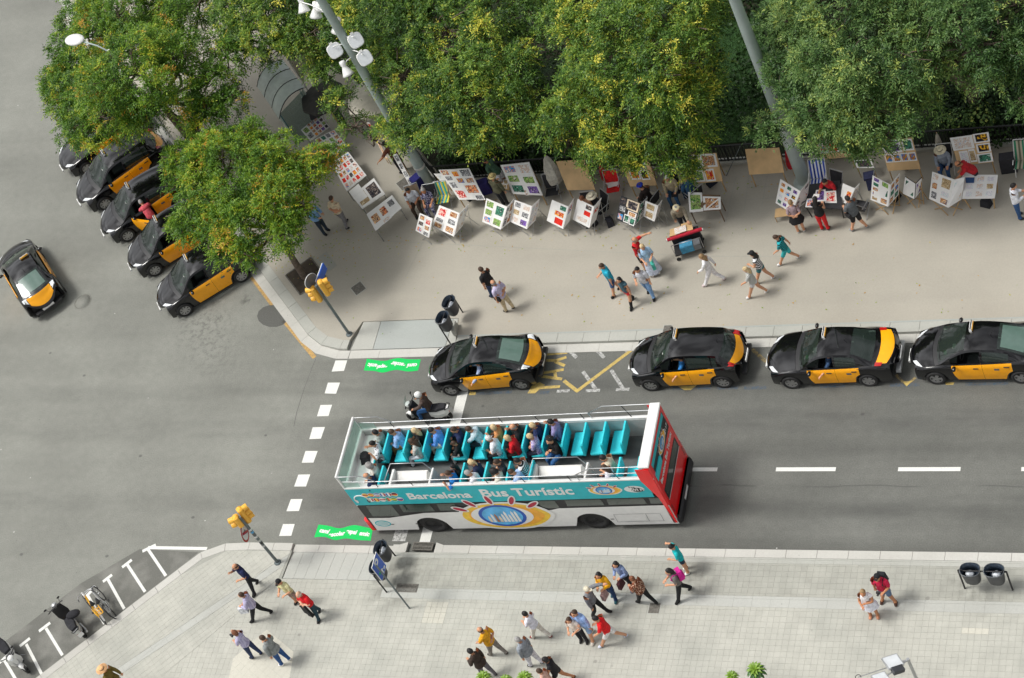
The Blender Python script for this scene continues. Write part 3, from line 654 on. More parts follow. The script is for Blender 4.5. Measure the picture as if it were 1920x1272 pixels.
def plan(st, x):
    L_, w = st['L'], st['w']
    f = 1-.20*max(0, 1-x/.75)**2.2; r = 1-.16*max(0, 1-(L_-x)/.65)**2.2
    return w*f*r
def sweep(st, x):
    L_ = st['L']; return .30*max(0, 1-x/2.2)**1.5-.26*max(0, 1-(L_-x)/1.5)**1.5
def zbot(st, X):
    z = .19+.08*max(0, 1-X/.5)+.10*max(0, 1-(st['L']-X)/.5)
    for wx in st['wb']:
        d = abs(X-wx); R = st['R']+.065
        if d < R: z = max(z, st['R']+math.sqrt(R*R-d*d)-.0)
    return z
def side_y(st, X, z):
    zb = sm(X, st['belt']); w = plan(st, X); t = (z-.2)/max(.05, zb-.2)
    return w*(1-.035*max(0, t-.55)**1.5*4-.05*max(0, .35-t)*2)
def surf(st, x, s, off=0.0, zlim=None):
    """s 0..1 from the centre line over the top to its edge, 1..2 down the glasshouse, 2..3 down the side"""
    sw = sweep(st, x); X = x+sw; zc = sm(x, st['top']); w1 = sm(x, st['roofw']); zb = sm(X, st['belt']); ze = zc-st['crown']-.0
    wbt = side_y(st, X, zb)-.065
    ze = max(ze, zb+.004)
    if s <= 1:
        q = s; X_ = x+sw*q*q; y = w1*q; z = zc-(zc-ze)*(q**2.4); return Vector((X_, y, z+off))
    k = min(1, max(0, (ze-zb)/.25)); wtop = lerp(min(w1, wbt-.01), w1, k)
    if s <= 2:
        t = s-1; y = lerp(w1, wbt, t)+.035*math.sin(math.pi*t)*k; z = lerp(ze, zb, t); return Vector((X, y+off, z+off*.5))
    t = s-2; z0 = zbot(st, X); z = lerp(zb, min(z0, zb-.02), t); y = side_y(st, X, z); y = lerp(wbt, y, min(1, t*9)) if t < .111 else y
    return Vector((X, y+off, z))
def patch(mb, st, x0, x1, s0, s1, m, off=0.0, nx=8, ns=4, both=True, fn=None):
    for sg in ((1, -1) if both else (1,)):
        vs = []
        for i in range(nx+1):
            x = lerp(x0, x1, i/nx)
            for j in range(ns+1):
                s = lerp(s0, s1, j/ns); p = fn(x, i/nx, j/ns) if fn else surf(st, x, s, off); vs.append((p.x, p.y*sg, p.z))
        fs = [(i*(ns+1)+j, (i+1)*(ns+1)+j, (i+1)*(ns+1)+j+1, i*(ns+1)+j+1) for i in range(nx) for j in range(ns)]
        if sg > 0: fs = [f for f in fs]
        else: fs = [f[::-1] for f in fs]
        mb.add(vs, fs, m, True)
    return mb
def xof(st, X):
    """station whose side point lies at X"""
    a, b = 0, st['L']
    for _ in range(30):
        c = (a+b)/2
        if c+sweep(st, c) < X: a = c
        else: b = c
    return (a+b)/2
def make_wheel(R, parent, x, y, sg, spokes=5):
    mb = MB(); W = .2
    prof = [(R*.62, -.5*W), (R*.93, -.5*W), (R, -.36*W), (R, .36*W), (R*.93, .5*W), (R*.68, .5*W), (R*.66, .40*W)]
    vs = []; n = 20
    for r, t in prof: vs += [(r*math.cos(2*math.pi*k/n), t*sg, r*math.sin(2*math.pi*k/n)) for k in range(n)]
    mb.add(vs, [(j*n+k, j*n+(k+1) % n, (j+1)*n+(k+1) % n, (j+1)*n+k) for j in range(len(prof)-1) for k in range(n)], 'rubber', True)
    wh = mb.build('wheel', parent, (x, y, R)); mb = MB()
    vs = []
    for r, t in ((R*.67, .42*W), (R*.64, .44*W), (R*.57, .34*W)): vs += [(r*math.cos(2*math.pi*k/n), t*sg, r*math.sin(2*math.pi*k/n)) for k in range(n)]
    mb.add(vs, [(j*n+k, j*n+(k+1) % n, (j+1)*n+(k+1) % n, (j+1)*n+k) for j in range(2) for k in range(n)], 'alloy', True)
    mb.add([(R*.6*math.cos(2*math.pi*k/n), .2*W*sg, R*.6*math.sin(2*math.pi*k/n)) for k in range(n)], [tuple(range(n))], 'black_plastic')
    for k in range(spokes):
        a = 2*math.pi*k/spokes; ca, sa = math.cos(a), math.sin(a); h, r0, r1 = .022+.012*(spokes < 7), .02, R*.6
        vs = []
        for r, hh in ((r0, h*1.2), (r1, h*1.9)):
            for u in (-hh, hh): vs.append((r*ca-u*sa, .42*W*sg, r*sa+u*ca))
        mb.add(vs, [(0, 1, 3, 2)], 'alloy')
    mb.add([(R*.17*math.cos(2*math.pi*k/10), .45*W*sg, R*.17*math.sin(2*math.pi*k/10)) for k in range(10)], [tuple(range(10))], 'alloy'); mb.build('rim', wh)
def make_taxi(kind, label, spokes=5, sign='amber'):
    st = STY[kind]; F = st['feat']; L_ = st['L']; ws, rg, tl, dr = F['ws'], F['rg'], F['tail'], F['doors']
    root = empty(kind+'_taxi' if 0 else 'taxi', (0, 0, 0), 0, label, 'taxi'); BP = 'black_paint'
    b = MB(); A = .90                                                       # A: how far the screens reach across
    # top skins
    patch(b, st, 0, .12, 0, 1, BP, 0, 5, 8); patch(b, st, .12, ws[0]-.16, 0, 1, BP, 0, 8, 8)
    patch(b, st, ws[0]-.16, ws[0], 0, 1, 'black_plastic', -.006, 3, 8)
    patch(b, st, ws[0], ws[1], A, 1, BP, 0, 8, 1); patch(b, st, rg[0], rg[1], A, 1, BP, 0, 6, 1)
    patch(b, st, rg[1], tl[0], 0, 1, BP, 0, 3, 8); patch(b, st, tl[0], tl[1], 0, 1, BP, 0, 8, 8); patch(b, st, tl[1], L_, 0, 1, BP, 0, 3, 8)
    # glasshouse sides: only pillars and rails, the openings stay open
    xa, xb, xc = xof(st, dr[0]), xof(st, dr[1]), xof(st, dr[2]); xq = rg[0]+.12 if kind != 'sedan' else rg[0]-.12
    xw0 = ws[0]+.42 if kind != 'sedan' else ws[0]+.30; xw2 = rg[0]+(.02 if kind == 'hatch' else -.12 if kind == 'mpv' else .02)
    wins = [(xw0, xb-.03), (xb+.03, xc-.10)]; qx = (xc-.05, xw2+(.30 if kind == 'hatch' else 0)) 
    if qx[1]-qx[0] > .2 and kind != 'sedan': wins.append(qx)
    cuts = [0]+[v for w_ in wins for v in w_]+[L_]
    for i in range(0, len(cuts), 2): patch(b, st, cuts[i], cuts[i+1], 1, 2, BP, 0, max(2, int((cuts[i+1]-cuts[i])/.12)), 3)
    for a_, c_ in wins: patch(b, st, a_, c_, 1, 1.14, BP, 0, 8, 1); patch(b, st, a_, c_, 1.93, 2, BP, 0, 8, 1)
    patch(b, st, 0, L_, 2, 3, BP, 0, 70, 8)
    body = b.build('body', root)
    r = MB(); patch(r, st, ws[1], rg[0], 0, 1, BP, 0, 10, 8); r.build('roof', root)
    r = MB(); patch(r, st, .10, ws[0]-.17, 0, .93, BP, .006, 8, 8); r.build('bonnet', root)
    # glass
    g = MB(); patch(g, st, ws[0], ws[1], 0, A, 'car_glass', .002, 10, 8); g.build('windscreen', root)
    g = MB(); patch(g, st, rg[0], rg[1], 0, A, 'rear_tint', .002, 8, 8); g.build('rear_window', root)
    if kind == 'hatch':
        g = MB(); patch(g, st, rg[0]+.10, rg[1]-.10, 0, A-.14, 'painted_sky_glass', .007, 6, 6); g.build('rear_window_painted_reflection', root)  # extra layer over the glass, its pale colour stands in for reflected sky
    for a_, c_ in wins:
        for sg in (1, -1):
            g = MB(); vs = patch(g, st, a_+.005, c_-.005, 1.14, 1.93, 'rear_tint', -.004, 8, 3, False)
            if sg < 0: g.v = [(x, -y, z) for x, y, z in g.v]; g.f = [f[::-1] for f in g.f]
            if (a_, c_) == wins[0] and sg < 0 and sign == 'open': continue                    # driver's window is down
            g.build('side_window', root)
    # tail panel
    if kind == 'sedan': 
        t = MB(); patch(t, st, tl[0]+.0, tl[1]-.02, 0, .93, 'yellow_car', .006, 8, 8); t.build('boot_lid', root)
    else:
        t = MB(); patch(t, st, tl[0]+.0, tl[1]-.04, 0, .80 if kind == 'hatch' else .86, 'yellow_car', .007, 8, 8); t.build('tailgate', root)
    # doors, yellow
    for sg in (1, -1):
        for (X0_, X1_) in ((dr[0], dr[1]-.004), (dr[1]+.004, dr[2])):
            d = MB(); nx, nz = 14, 9; vs = []
            for i in range(nx+1):
                X = lerp(X0_, X1_, i/nx)
                for j in range(nz+1):
                    zb = sm(X, st['belt'])-.012; zl = .25; wx = st['wb'][1]; dd_ = abs(X-wx); R = st['R']+.11
                    if dd_ < R: zl = max(zl, st['R']+math.sqrt(R*R-dd_*dd_))
                    e = 0
                    if X0_ == dr[0]: zl += .0; e = .13*(1-i/nx)**3*((zb-lerp(zl, zb, j/nz))/(zb-zl))**2      # rounded front foot
                    zz = lerp(zl, zb, j/nz); XX = X+e; y_ = side_y(st, XX, zz); zB = zb+.035; y_ = y_-.065*max(0, min(1, (zz-(zB-.10))/.10))**1.3; vs.append((XX, sg*(y_+.011), zz))
            fs = [(i*(nz+1)+j, (i+1)*(nz+1)+j, (i+1)*(nz+1)+j+1, i*(nz+1)+j+1) for i in range(nx) for j in range(nz)]
            if sg > 0: fs = [f[::-1] for f in fs]
            d.add(vs, fs, 'yellow_car', True)
            door = d.build('door', root)
            h = MB(); hx = X1_-.20 if X1_ < dr[2] else X1_-.17; zh = sm(hx, st['belt'])-.13; h.box((hx, sg*(side_y(st, hx, zh)+.02), zh), (.17, .025, .028), 'black_plastic'); h.build('handle', door)
    # lights, mirrors, plates, sign, wheels
    for sg in (1, -1):
        h = MB(); vs = []; nx, ns = 4, 4
        for i in range(nx+1):
            for j in range(ns+1):
                p = surf(st, lerp(.07, .34, i/nx*(0.6+.4*j/ns)), lerp(.66, 1.0, j/ns), .007); vs.append((p.x, sg*p.y, p.z))
        fs = [(i*(ns+1)+j, (i+1)*(ns+1)+j, (i+1)*(ns+1)+j+1, i*(ns+1)+j+1) for i in range(nx) for j in range(ns)]
        h.add(vs, fs if sg > 0 else [f[::-1] for f in fs], 'lamp_clear', True); h.build('headlight', root)
        h = MB(); vs = []; cl = 'silver' if kind == 'hatch' else 'tail_red'; s0 = .84 if kind == 'hatch' else .88
        for i in range(nx+1):
            for j in range(ns+1):
                sx = lerp(tl[0]-.02, tl[0]+.26, i/nx); p = surf(st, sx, lerp(s0, 1.75, j/ns), .010); vs.append((p.x, sg*p.y, p.z))
        h.add(vs, fs if sg > 0 else [f[::-1] for f in fs], 'lamp_clear' if kind == 'hatch' else 'tail_red', True); h.build('tail_light', root)
        mx = dr[0]+.12; zm = sm(mx, st['belt'])+.03; h = MB(); X_, Y_ = mx, sg*(plan(st, mx)+.10); h.ball((X_, Y_, zm), (.07, .11, .065), BP, 10, 6); h.tube([(X_+.02, Y_-sg*.12, zm-.03), (X_, Y_, zm-.02)], .02, 'black_plastic', 6); h.build('wing_mirror', root)
        for wx in st['wb']: make_wheel(st['R'], root, wx, sg*(st['w']-.085), sg, spokes)
    h = MB(); h.box((L_-.035, 0, .62 if kind != 'hatch' else .50), (.03, .52, .11), 'white_gloss'); h.build('number_plate', root)
    h = MB(); h.box((.0, 0, .42), (.05, .50, .10), 'white_gloss'); h.build('front_plate', root)
    h = MB(); h.box((L_-.10, 0, .40), (.16, 1.22, .12), 'black_plastic' if kind != 'sedan' else 'silver'); h.build('rear_bumper', root)
    zr = sm(ws[1]+.18, st['top']); h = MB(); h.box((ws[1]+.16, .32, zr+.055), (.09, .42, .10), 'white_gloss', 0, .85); h.box((ws[1]+.21, .32, zr+.05), (.02, .36, .07), 'signal_yellow'); h.box((ws[1]+.16, .32, zr+.115), (.03, .36, .02), 'black_plastic'); h.build('roof_sign', root)
    # wipers, dash, seats
    h = MB(); a, c = surf(st, ws[0]+.03, .05, .02), surf(st, ws[0]+.07, .80, .02); h.tube([(a.x, -a.y, a.z), (c.x, -c.y, c.z)], .012, 'black_plastic', 5); a, c = surf(st, ws[0]+.03, .75, .02), surf(st, ws[0]+.06, .08, .02); h.tube([a, c], .012, 'black_plastic', 5); h.build('wiper', root)
    h = MB(); zf = .28; h.box(((1.1+L_-.9)/2, 0, zf), (L_-2.0, 1.42, .05), 'dark_fabric'); h.box((ws[0]+.38, 0, sm(ws[0]+.3, st['belt'])-.12), (.55, 1.40, .16), 'black_plastic', 0, .96)
    for sy in (-.36, .36):
        for sx in (dr[0]+.62,): h.box((sx, sy, .48), (.50, .50, .16), 'dark_fabric', bev=.04); h.box((sx+.30, sy, .78), (.15, .48, .55), 'dark_fabric', bev=.05); h.box((sx+.32, sy, 1.13), (.10, .26, .15), 'dark_fabric', bev=.03)
    h.box((dr[1]+.62, 0, .48), (.48, 1.3, .16), 'dark_fabric', bev=.04); h.box((dr[1]+.92, 0, .80), (.15, 1.3, .55), 'dark_fabric', bev=.05)
    h.tube([(dr[0]+.28+.02*math.cos(a), -.36+.18*math.cos(a), .86+.17*math.sin(a)) for a in np.linspace(0, 2*math.pi, 13)], .014, 'black_plastic', 5, False); h.build('interior', root)
    h = MB()
    for wx in st['wb']: h.box((wx, 0, .30), (.72, 1.30, .5), 'rubber')
    h.box((L_/2, 0, .22), (L_-.7, 1.45, .10), 'rubber'); h.build('underbody', root)
    h = MB(); p = surf(st, ws[0]+.28, .55, -.02); h.box((p.x, -p.y, p.z-.04), (.10, .16, .01), 'green_paint'); h.build('dashboard_light', root); h = MB(); p = surf(st, rg[0]-.25, .0, 0); h.tube([p, p+Vector((.10, 0, .16))], .008, 'black_plastic', 5); h.build('aerial', root); h = MB(); X_ = dr[1]+.45; z_ = sm(X_, st['belt'])-.22; h.box((X_, -(side_y(st, X_, z_)+.014), z_), (.16, .004, .09), 'grey_plastic'); h.build('door_badge', root); h = MB(); p = surf(st, ws[0]+.6, .45, -.03); h.box((p.x, -p.y, p.z-.02), (.10, .18, .05), 'white_matt'); h.build('windscreen_sticker', root)
    return root, st
def put_car(root, st, pf, pr):
    """pf, pr: picture points of the near-side front and rear wheel centres; the car's left side (+y) is the one we see"""
    R = st['R']; A, B = at(*pf, R), at(*pr, R); d = (B-A); d.z = 0; an = math.atan2(d.y, d.x); mid = (A+B)/2; ey = Vector((-math.sin(an), math.cos(an), 0)); cx_ = (st['wb'][0]+st['wb'][1])/2
    ex = Vector((math.cos(an), math.sin(an), 0)); o = mid-ex*cx_-ey*(-(st['w']+.015)); root.location = (o.x, o.y, 0); root.rotation_euler = (0, 0, an); root.scale = (1, 1, 1)
    return root
GR = 'black and yellow taxis waiting at the rank'; GL = 'black and yellow taxis parked at an angle to the kerb'
T1, sH = make_taxi('hatch', 'black and yellow taxi at the head of the kerbside row, nearest the scooter', 5, 'open'); put_car(T1, sH, (845.3, 733.6), (976.1, 722.7)); T1['group'] = GR
T2, sM = make_taxi('mpv', 'tall black and yellow taxi second in the kerbside row, red tail lights', 8, 'open'); put_car(T2, sM, (1219.8, 724.2), (1354.7, 718.3)); T2['group'] = GR
T3, sS = make_taxi('sedan', 'black saloon taxi with a yellow boot lid, third in the kerbside row', 6, 'open'); put_car(T3, sS, (1486.4, 719.8), (1625.6, 715.4)); T3['group'] = GR; 
def relabel(r, l, g=None): r['label'] = l; r['group'] = g; return r
T4 = relabel(copy_tree(T1), 'last black and yellow taxi of the kerbside row, cut by the right edge', GR); put_car(T4, sH, (1756.7, 711.4), (1913, 709.6))
T5 = copy_tree(T1); T5['label'] = 'lone black and yellow hatchback taxi driving across the junction, seen from behind'
if 'group' in T5: del T5['group']
a, b = at(24, 466, .55), at(92, 578, .75); an = math.atan2((b-a).y, (b-a).x); T5.location = (a.x, a.y, 0); T5.rotation_euler = (0, 0, an)
LC = [((346.7, 583.3), (454, 518.5), 'black and yellow taxi nearest the street corner in the angled row'), ((289, 509), (396, 444), 'black and yellow taxi second from the street corner in the angled row'),
      ((236.7, 445), (343, 378), 'angled taxi with its front door open and a person in a pink top beside it'), ((191.6, 386.5), (296, 316), 'long taxi fourth from the corner in the angled row, yellow tailgate under the tree'),
      ((160, 319), (262, 250), 'black taxi farthest from the corner, half hidden under the big tree')]
LT = []
for i, (f, r, l) in enumerate(LC):
    t = relabel(copy_tree(T3 if i == 4 else T2), l, GL); put_car(t, sS if i == 4 else sM, f, r); t.scale = (1.05,)*3 if i == 3 else (1, 1, 1); LT.append(t)
op = [c for c in LT[2].children if c.name.startswith('door')]
op = [c for c in op if min(v.co.y for v in c.data.vertices) < 0]; op.sort(key=lambda c: min(v.co.x for v in c.data.vertices)); h = Vector((STY['mpv']['feat']['doors'][0], -.84, 0))
op[0].matrix_local = Matrix.Translation(h) @ Matrix.Rotation(math.radians(-52), 4, 'Z') @ Matrix.Translation(-h)
# ------------------------------------------------------------------ people: skin-modifier bodies, clothing shells cut from the same surface
SK = [srgb('d9a07c'), srgb('c98a62'), srgb('e6b899'), srgb('a86f4c')]
for i, c in enumerate(SK): M('skin_%d' % i, tuple(v*.9 for v in c), .55, 0, .05)
M('eye', (.03, .025, .02), .3, 0, 0); M('lip', (.42, .14, .11), .5, 0, 0)
HAIRC = {'black': (.012, .010, .010), 'brown': (.06, .032, .018), 'light': (.30, .19, .09), 'blond': (.62, .47, .26), 'grey': (.33, .32, .31), 'white': (.70, .69, .66), 'red': (.20, .07, .03)}
for k, c in HAIRC.items(): M('hair_'+k, c, .6, 0, .3, 30)
def cloth(c, name=None):
    if isinstance(c, str) and c in MATS: return c
    n = 'cloth_'+(c if isinstance(c, str) else '%02x%02x%02x' % tuple(int(v*255) for v in c))
    if n not in MATS: M(n, c, .85, 0, .2, 11, bump=.9, bscale=13)
    return n
def patterned(name, a, b, sc=30, thr=.5, c=None):
    g = G(name, .9); tc_ = N('ShaderNodeTexCoord', g.t).outputs['Object']
    col = g.mix(g.rng(g.noise(sc, 2, tc_), thr-.03, thr+.03, 0, 1), srgb(a), srgb(b))
    if c: col = g.mix(g.rng(g.noise(sc*1.3, 2, g.scale(tc_, 1.1)), .56, .60, 0, 1), col, srgb(c))
    g.done(col); return name
patterned('floral_dark', '2b2d55', 'b9b6cc', 22, .52); patterned('floral_lilac', 'cfc8e0', '8a78b8', 28, .5); patterned('brown_print', '7a3f26', 'd8b8a0', 24, .55, '2c1712')
patterned('pink_floral', 'd8b8b0', 'b07468', 34, .5); patterned('white_graphic', 'e2e4e8', '5a6066', 14, .62); patterned('blue_check', 'b9c6e0', '93a5cc', 40, .5); patterned('camo', '8a8a70', 'c58a90', 18, .5, '5d6b4f')
def stripes(name, a, b, sc=60, axis=2):
    g = G(name, .9); tc_ = N('ShaderNodeTexCoord', g.t).outputs['Object']; w_ = N('ShaderNodeTexWave', g.t); w_.inputs['Scale'].default_value = sc/6; w_.bands_direction = 'XYZ'[axis]
    g.l(tc_, w_.inputs[0]); g.done(g.mix(g.rng(w_.outputs[0], .45, .55, 0, 1), srgb(a), srgb(b))); return name
stripes('teal_stripe', '101418', '2fb0b8', 30); stripes('white_stripe', '14161c', 'e8e8ea', 22); stripes('grey_stripe', 'c9cac6', 'a2a49f', 46); stripes('lilac_stripe', 'c6c2dc', 'a7a2c4', 60, 0)
ARMS = {'down': ((.05, .13, -1), (.16, .03, -1)), 'fwd': ((.5, .1, -.9), (.85, -.1, -.55)), 'bwd': ((-.5, .12, -.85), (-.25, .0, -1)), 'front': ((.25, .18, -.95), (.85, -.45, .12)),
        'up': ((.60, .30, -.55), (.42, -.50, .80)), 'hip': ((-.25, .6, -.8), (.25, -.85, -.35)), 'point': ((.75, .3, .25), (1, .1, .22)), 'side': ((.35, .75, -.45), (.6, .6, -.35)), 'back': ((-.35, .2, -.9), (-.15, -.85, -.3)),
        'lap': ((.35, .12, -.92), (.9, -.25, -.15)), 'cross': ((.38, .12, -.9), (.35, -.95, .15)), 'wave': ((.2, .5, .6), (.3, .1, 1)), 'reach': ((.9, .05, -.35), (1, 0, -.25)), 'bars': ((.72, .12, -.62), (.95, .05, -.18)), 'elbow': ((.5, .45, -.6), (.2, -.35, .95)), 'carry': ((-.1, .25, -.95), (.5, .15, -.5))}
def skeleton(sp):
    """joints for a facing of +x, feet on z=0; returns verts, edges, radii, zone per edge"""
    H = sp.get('h', 1.72)/1.75; fem = sp.get('f', 0); fat = sp.get('fat', 1.0)*1.13; sit = sp.get('sit', 0); V = []; E = []; R = []; Z = []
    def v(p, r): V.append(Vector(p)); R.append(r if isinstance(r, tuple) else (r, r)); return len(V)-1
    def e(a, b, z): E.append((a, b)); Z.append(z)
    lean = math.radians(sp.get('lean', 4)); tw = sp.get('tw', 0)
    hz = (.50+sp.get('seat', 0)) if sit else .92
    stride = math.radians(sp.get('st', 0)); drop = 0 if sit else (1-math.cos(stride*.75))*.80; base = Vector((0, 0, hz-drop))
    ax = Vector((math.sin(lean), 0, math.cos(lean)))
    P_ = lambda u, x=0, y=0: base+ax*u+Vector((x*math.cos(lean), y, -x*math.sin(lean)))
    fr = fat
    pel = v(P_(0), (.150*fr, .115*fr)); wst = v(P_(.19, .005), ((.125 if fem else .145)*fr, .105*fr)); chs = v(P_(.37, .0), ((.145 if fem else .168)*fr, .115*fr)); shc = v(P_(.475, -.01), (.115, .085)); nk = v(P_(.56, .0), .052); hd = v(P_(.64, .015), .055)
    e(pel, wst, 'torso'); e(wst, chs, 'torso'); e(chs, shc, 'torso'); e(shc, nk, 'neck'); e(nk, hd, 'neck')
    info = {'head': P_(.715, .03), 'lean': lean, 'wrist': [], 'hand': [], 'pelvis': P_(0), 'waist': P_(.16), 'chest': P_(.38), 'ankle': []}
    sw = (.178 if fem else .205)
    for i, s in enumerate((1, -1)):
        up_, fo = ARMS[sp.get('arms', ('down', 'down'))[i]]; rt = lambda d: Vector((d[0], d[1]*s, d[2])).normalized()
        q = Matrix.Rotation(lean*.6, 3, 'Y'); u_ = q @ rt(up_); f_ = q @ rt(fo)
        sh = v(P_(.465, -.005, sw*s), .068*(.9 if fem else 1.05)); el = v(V[sh]+u_*.27, .052*(.88 if fem else 1)); el2 = v(V[el]+f_*.08, .048*(.88 if fem else 1)); wr = v(V[el]+f_*.235, .034); 
        e(shc, sh, 'torso'); e(sh, el, 'uarm'); e(el, el2, 'farm'); e(el2, wr, 'farm'); info['wrist'].append(V[wr]); info['hand'].append(f_)
        hp = v(base+Vector((0, .095*s, -.04)), (.088*fr, .095*fr)); ph = 1 if s > 0 else -1
        if sit:
            sp_ = math.radians(sp.get('knee', 6)); th = Vector((math.cos(sp_), math.sin(sp_)*s, .02)).normalized(); kn_ = V[hp]+th*.42; a_ = sp.get('shin', .0); ft = Vector((kn_.x+a_+.02*s, kn_.y, max(kn_.z-.43, .09) if not sp.get('free') else kn_.z-.42))
            if sp.get('ground') is not None: ft = Vector((kn_.x+a_, kn_.y, sp['ground']+.08))
            fd = Vector((1, 0, -.05))
        else:
            a = stride*ph*sp.get('lead', 1); th = Vector((math.sin(a)*1.0, .03*s, -math.cos(a))).normalized(); kb = .18*abs(stride)+(.55*abs(stride) if a < 0 else 0.05)
            if a < 0 and stride > .2: th = Vector((math.sin(a*.45), .03*s, -math.cos(a*.45))).normalized()
            kn_ = V[hp]+th*.42; b_ = a*1.0 if a >= 0 else a*1.65
            ft = kn_+Vector((math.sin(b_), 0.01*s, -math.cos(b_)))*.41; ft.y += sp.get('apart', .0)*s
            if a >= 0: ft.z = .085; ft = kn_+(ft-kn_).normalized()*.41; 
            fd = Vector((1, .15*s, 0)) if a >= 0 else Vector((1, .1*s, -.55))
            if a < 0: ft.z = max(ft.z, .10)
            else: ft.z = .08
        kn = v(kn_, .066*(1 if not fem else .95)*min(fr, 1.1)); sh2 = v(kn_+(ft-kn_)*.35, .062); an = v(ft, .043); fd.normalize()
        heel = v(ft+Vector((-.045*fd.x, 0, -.042)), .038); toe = v(ft+fd*.14+Vector((0, 0, -.048)), (.046, .030))
        e(pel, hp, 'pelv'); e(hp, kn, 'thigh'); e(kn, sh2, 'shin'); e(sh2, an, 'shin'); e(an, heel, 'foot'); e(an, toe, 'foot'); info['ankle'].append(V[an])
    k = H
    return [p*k for p in V], E, [(a*k, b*k) for a, b in R], Z, info, k
PEOPLE = []; _tmp = []
def person(px, py, hd, label, **sp):
    """px,py: picture point of the ground between the feet (or of the seat at height z0); hd: heading as a picture angle in degrees, 0 right, 90 down"""
    z0 = sp.get('z0', PZ); 
    if 'w' in sp: c = Vector(sp['w']); ang_ = sp['an']
    else:
        c = at(px, py, z0); d = at(px+math.cos(math.radians(hd))*30, py+math.sin(math.radians(hd))*30, z0)-c; ang_ = math.atan2(d.y, d.x)
    PEOPLE.append((c, ang_, label, sp)); return len(PEOPLE)-1
def _hand(mb, w, d, s, m, k):
    """palm, four bent fingers of different length and a thumb"""
    d = d.normalized(); side = Vector((0, s, 0)); side = (side-d*side.dot(d)); side = side.normalized() if side.length > .2 else Vector((1, 0, 0)); up_ = d.cross(side).normalized()
    n = side.cross(d).normalized()
    if n.z > 0: n = -n
    def seg(a, b, wa, wb, ta, tb):
        vs = []
        for p, ww, tt in ((a, wa, ta), (b, wb, tb)): vs += [p+side*ww+up_*tt, p-side*ww+up_*tt, p-side*ww-up_*tt, p+side*ww-up_*tt]
        mb.add(vs, [(0, 1, 5, 4), (1, 2, 6, 5), (2, 3, 7, 6), (3, 0, 4, 7), (4, 5, 6, 7), (3, 2, 1, 0)], m, False)
    w = w-d*.015*k; p1 = w+d*.095*k; seg(w, p1, .026*k, .042*k, .017*k, .013*k)
    for i, L_ in enumerate((.062, .074, .078, .068)):
        a = p1+side*((-.031+.0205*i)*k)*-1; b = a+(d*.8+n*.35).normalized()*L_*.55*k; c_ = b+(d*.45+n*.8).normalized()*L_*.45*k; seg(a, b, .009*k, .008*k, .009*k, .008*k); seg(b, c_, .008*k, .006*k, .008*k, .006*k)
    a = w+d*.03*k-side*.03*k; b = a+(d*.7-side*.7+n*.2).normalized()*.035*k; seg(a, b, .012*k, .010*k, .011*k, .010*k); seg(b, b+(d+n*.3-side*.1).normalized()*.028*k, .010*k, .007*k, .009*k, .007*k)
def build_people():
    cache = []
    for c, an, lb, sp in PEOPLE:
        V, E, R, Z, info, k = skeleton(sp); me = bpy.data.meshes.new('tmp'); me.from_pydata(V, E, []); o = bpy.data.objects.new('tmp', me); COL.objects.link(o)
        o.modifiers.new('s', 'SKIN').use_smooth_shade = True
        for i, r in enumerate(R): me.skin_vertices[0].data[i].radius = r
        me.skin_vertices[0].data[0].use_root = True; o.modifiers.new('u', 'SUBSURF').levels = 1; cache.append((o, V, E, Z, info, k))
    dg_ = bpy.context.evaluated_depsgraph_get(); dg_.update(); meshes = []
    for o, *_ in cache:
        ev = o.evaluated_get(dg_); m = ev.to_mesh(); n = len(m.vertices); co = np.empty(n*3); m.vertices.foreach_get('co', co); no = np.empty(n*3); m.vertices.foreach_get('normal', no)
        meshes.append((co.reshape(-1, 3).copy(), no.reshape(-1, 3).copy(), [tuple(p.vertices) for p in m.polygons])); ev.to_mesh_clear()
    for (o, *_) in cache: me = o.data; bpy.data.objects.remove(o); bpy.data.meshes.remove(me)
    for (c, an, lb, sp), (o, V, E, Z, info, k), (co, no, F) in zip(PEOPLE, cache, meshes): finish(c, an, lb, sp, V, E, Z, info, k, co, no, F)
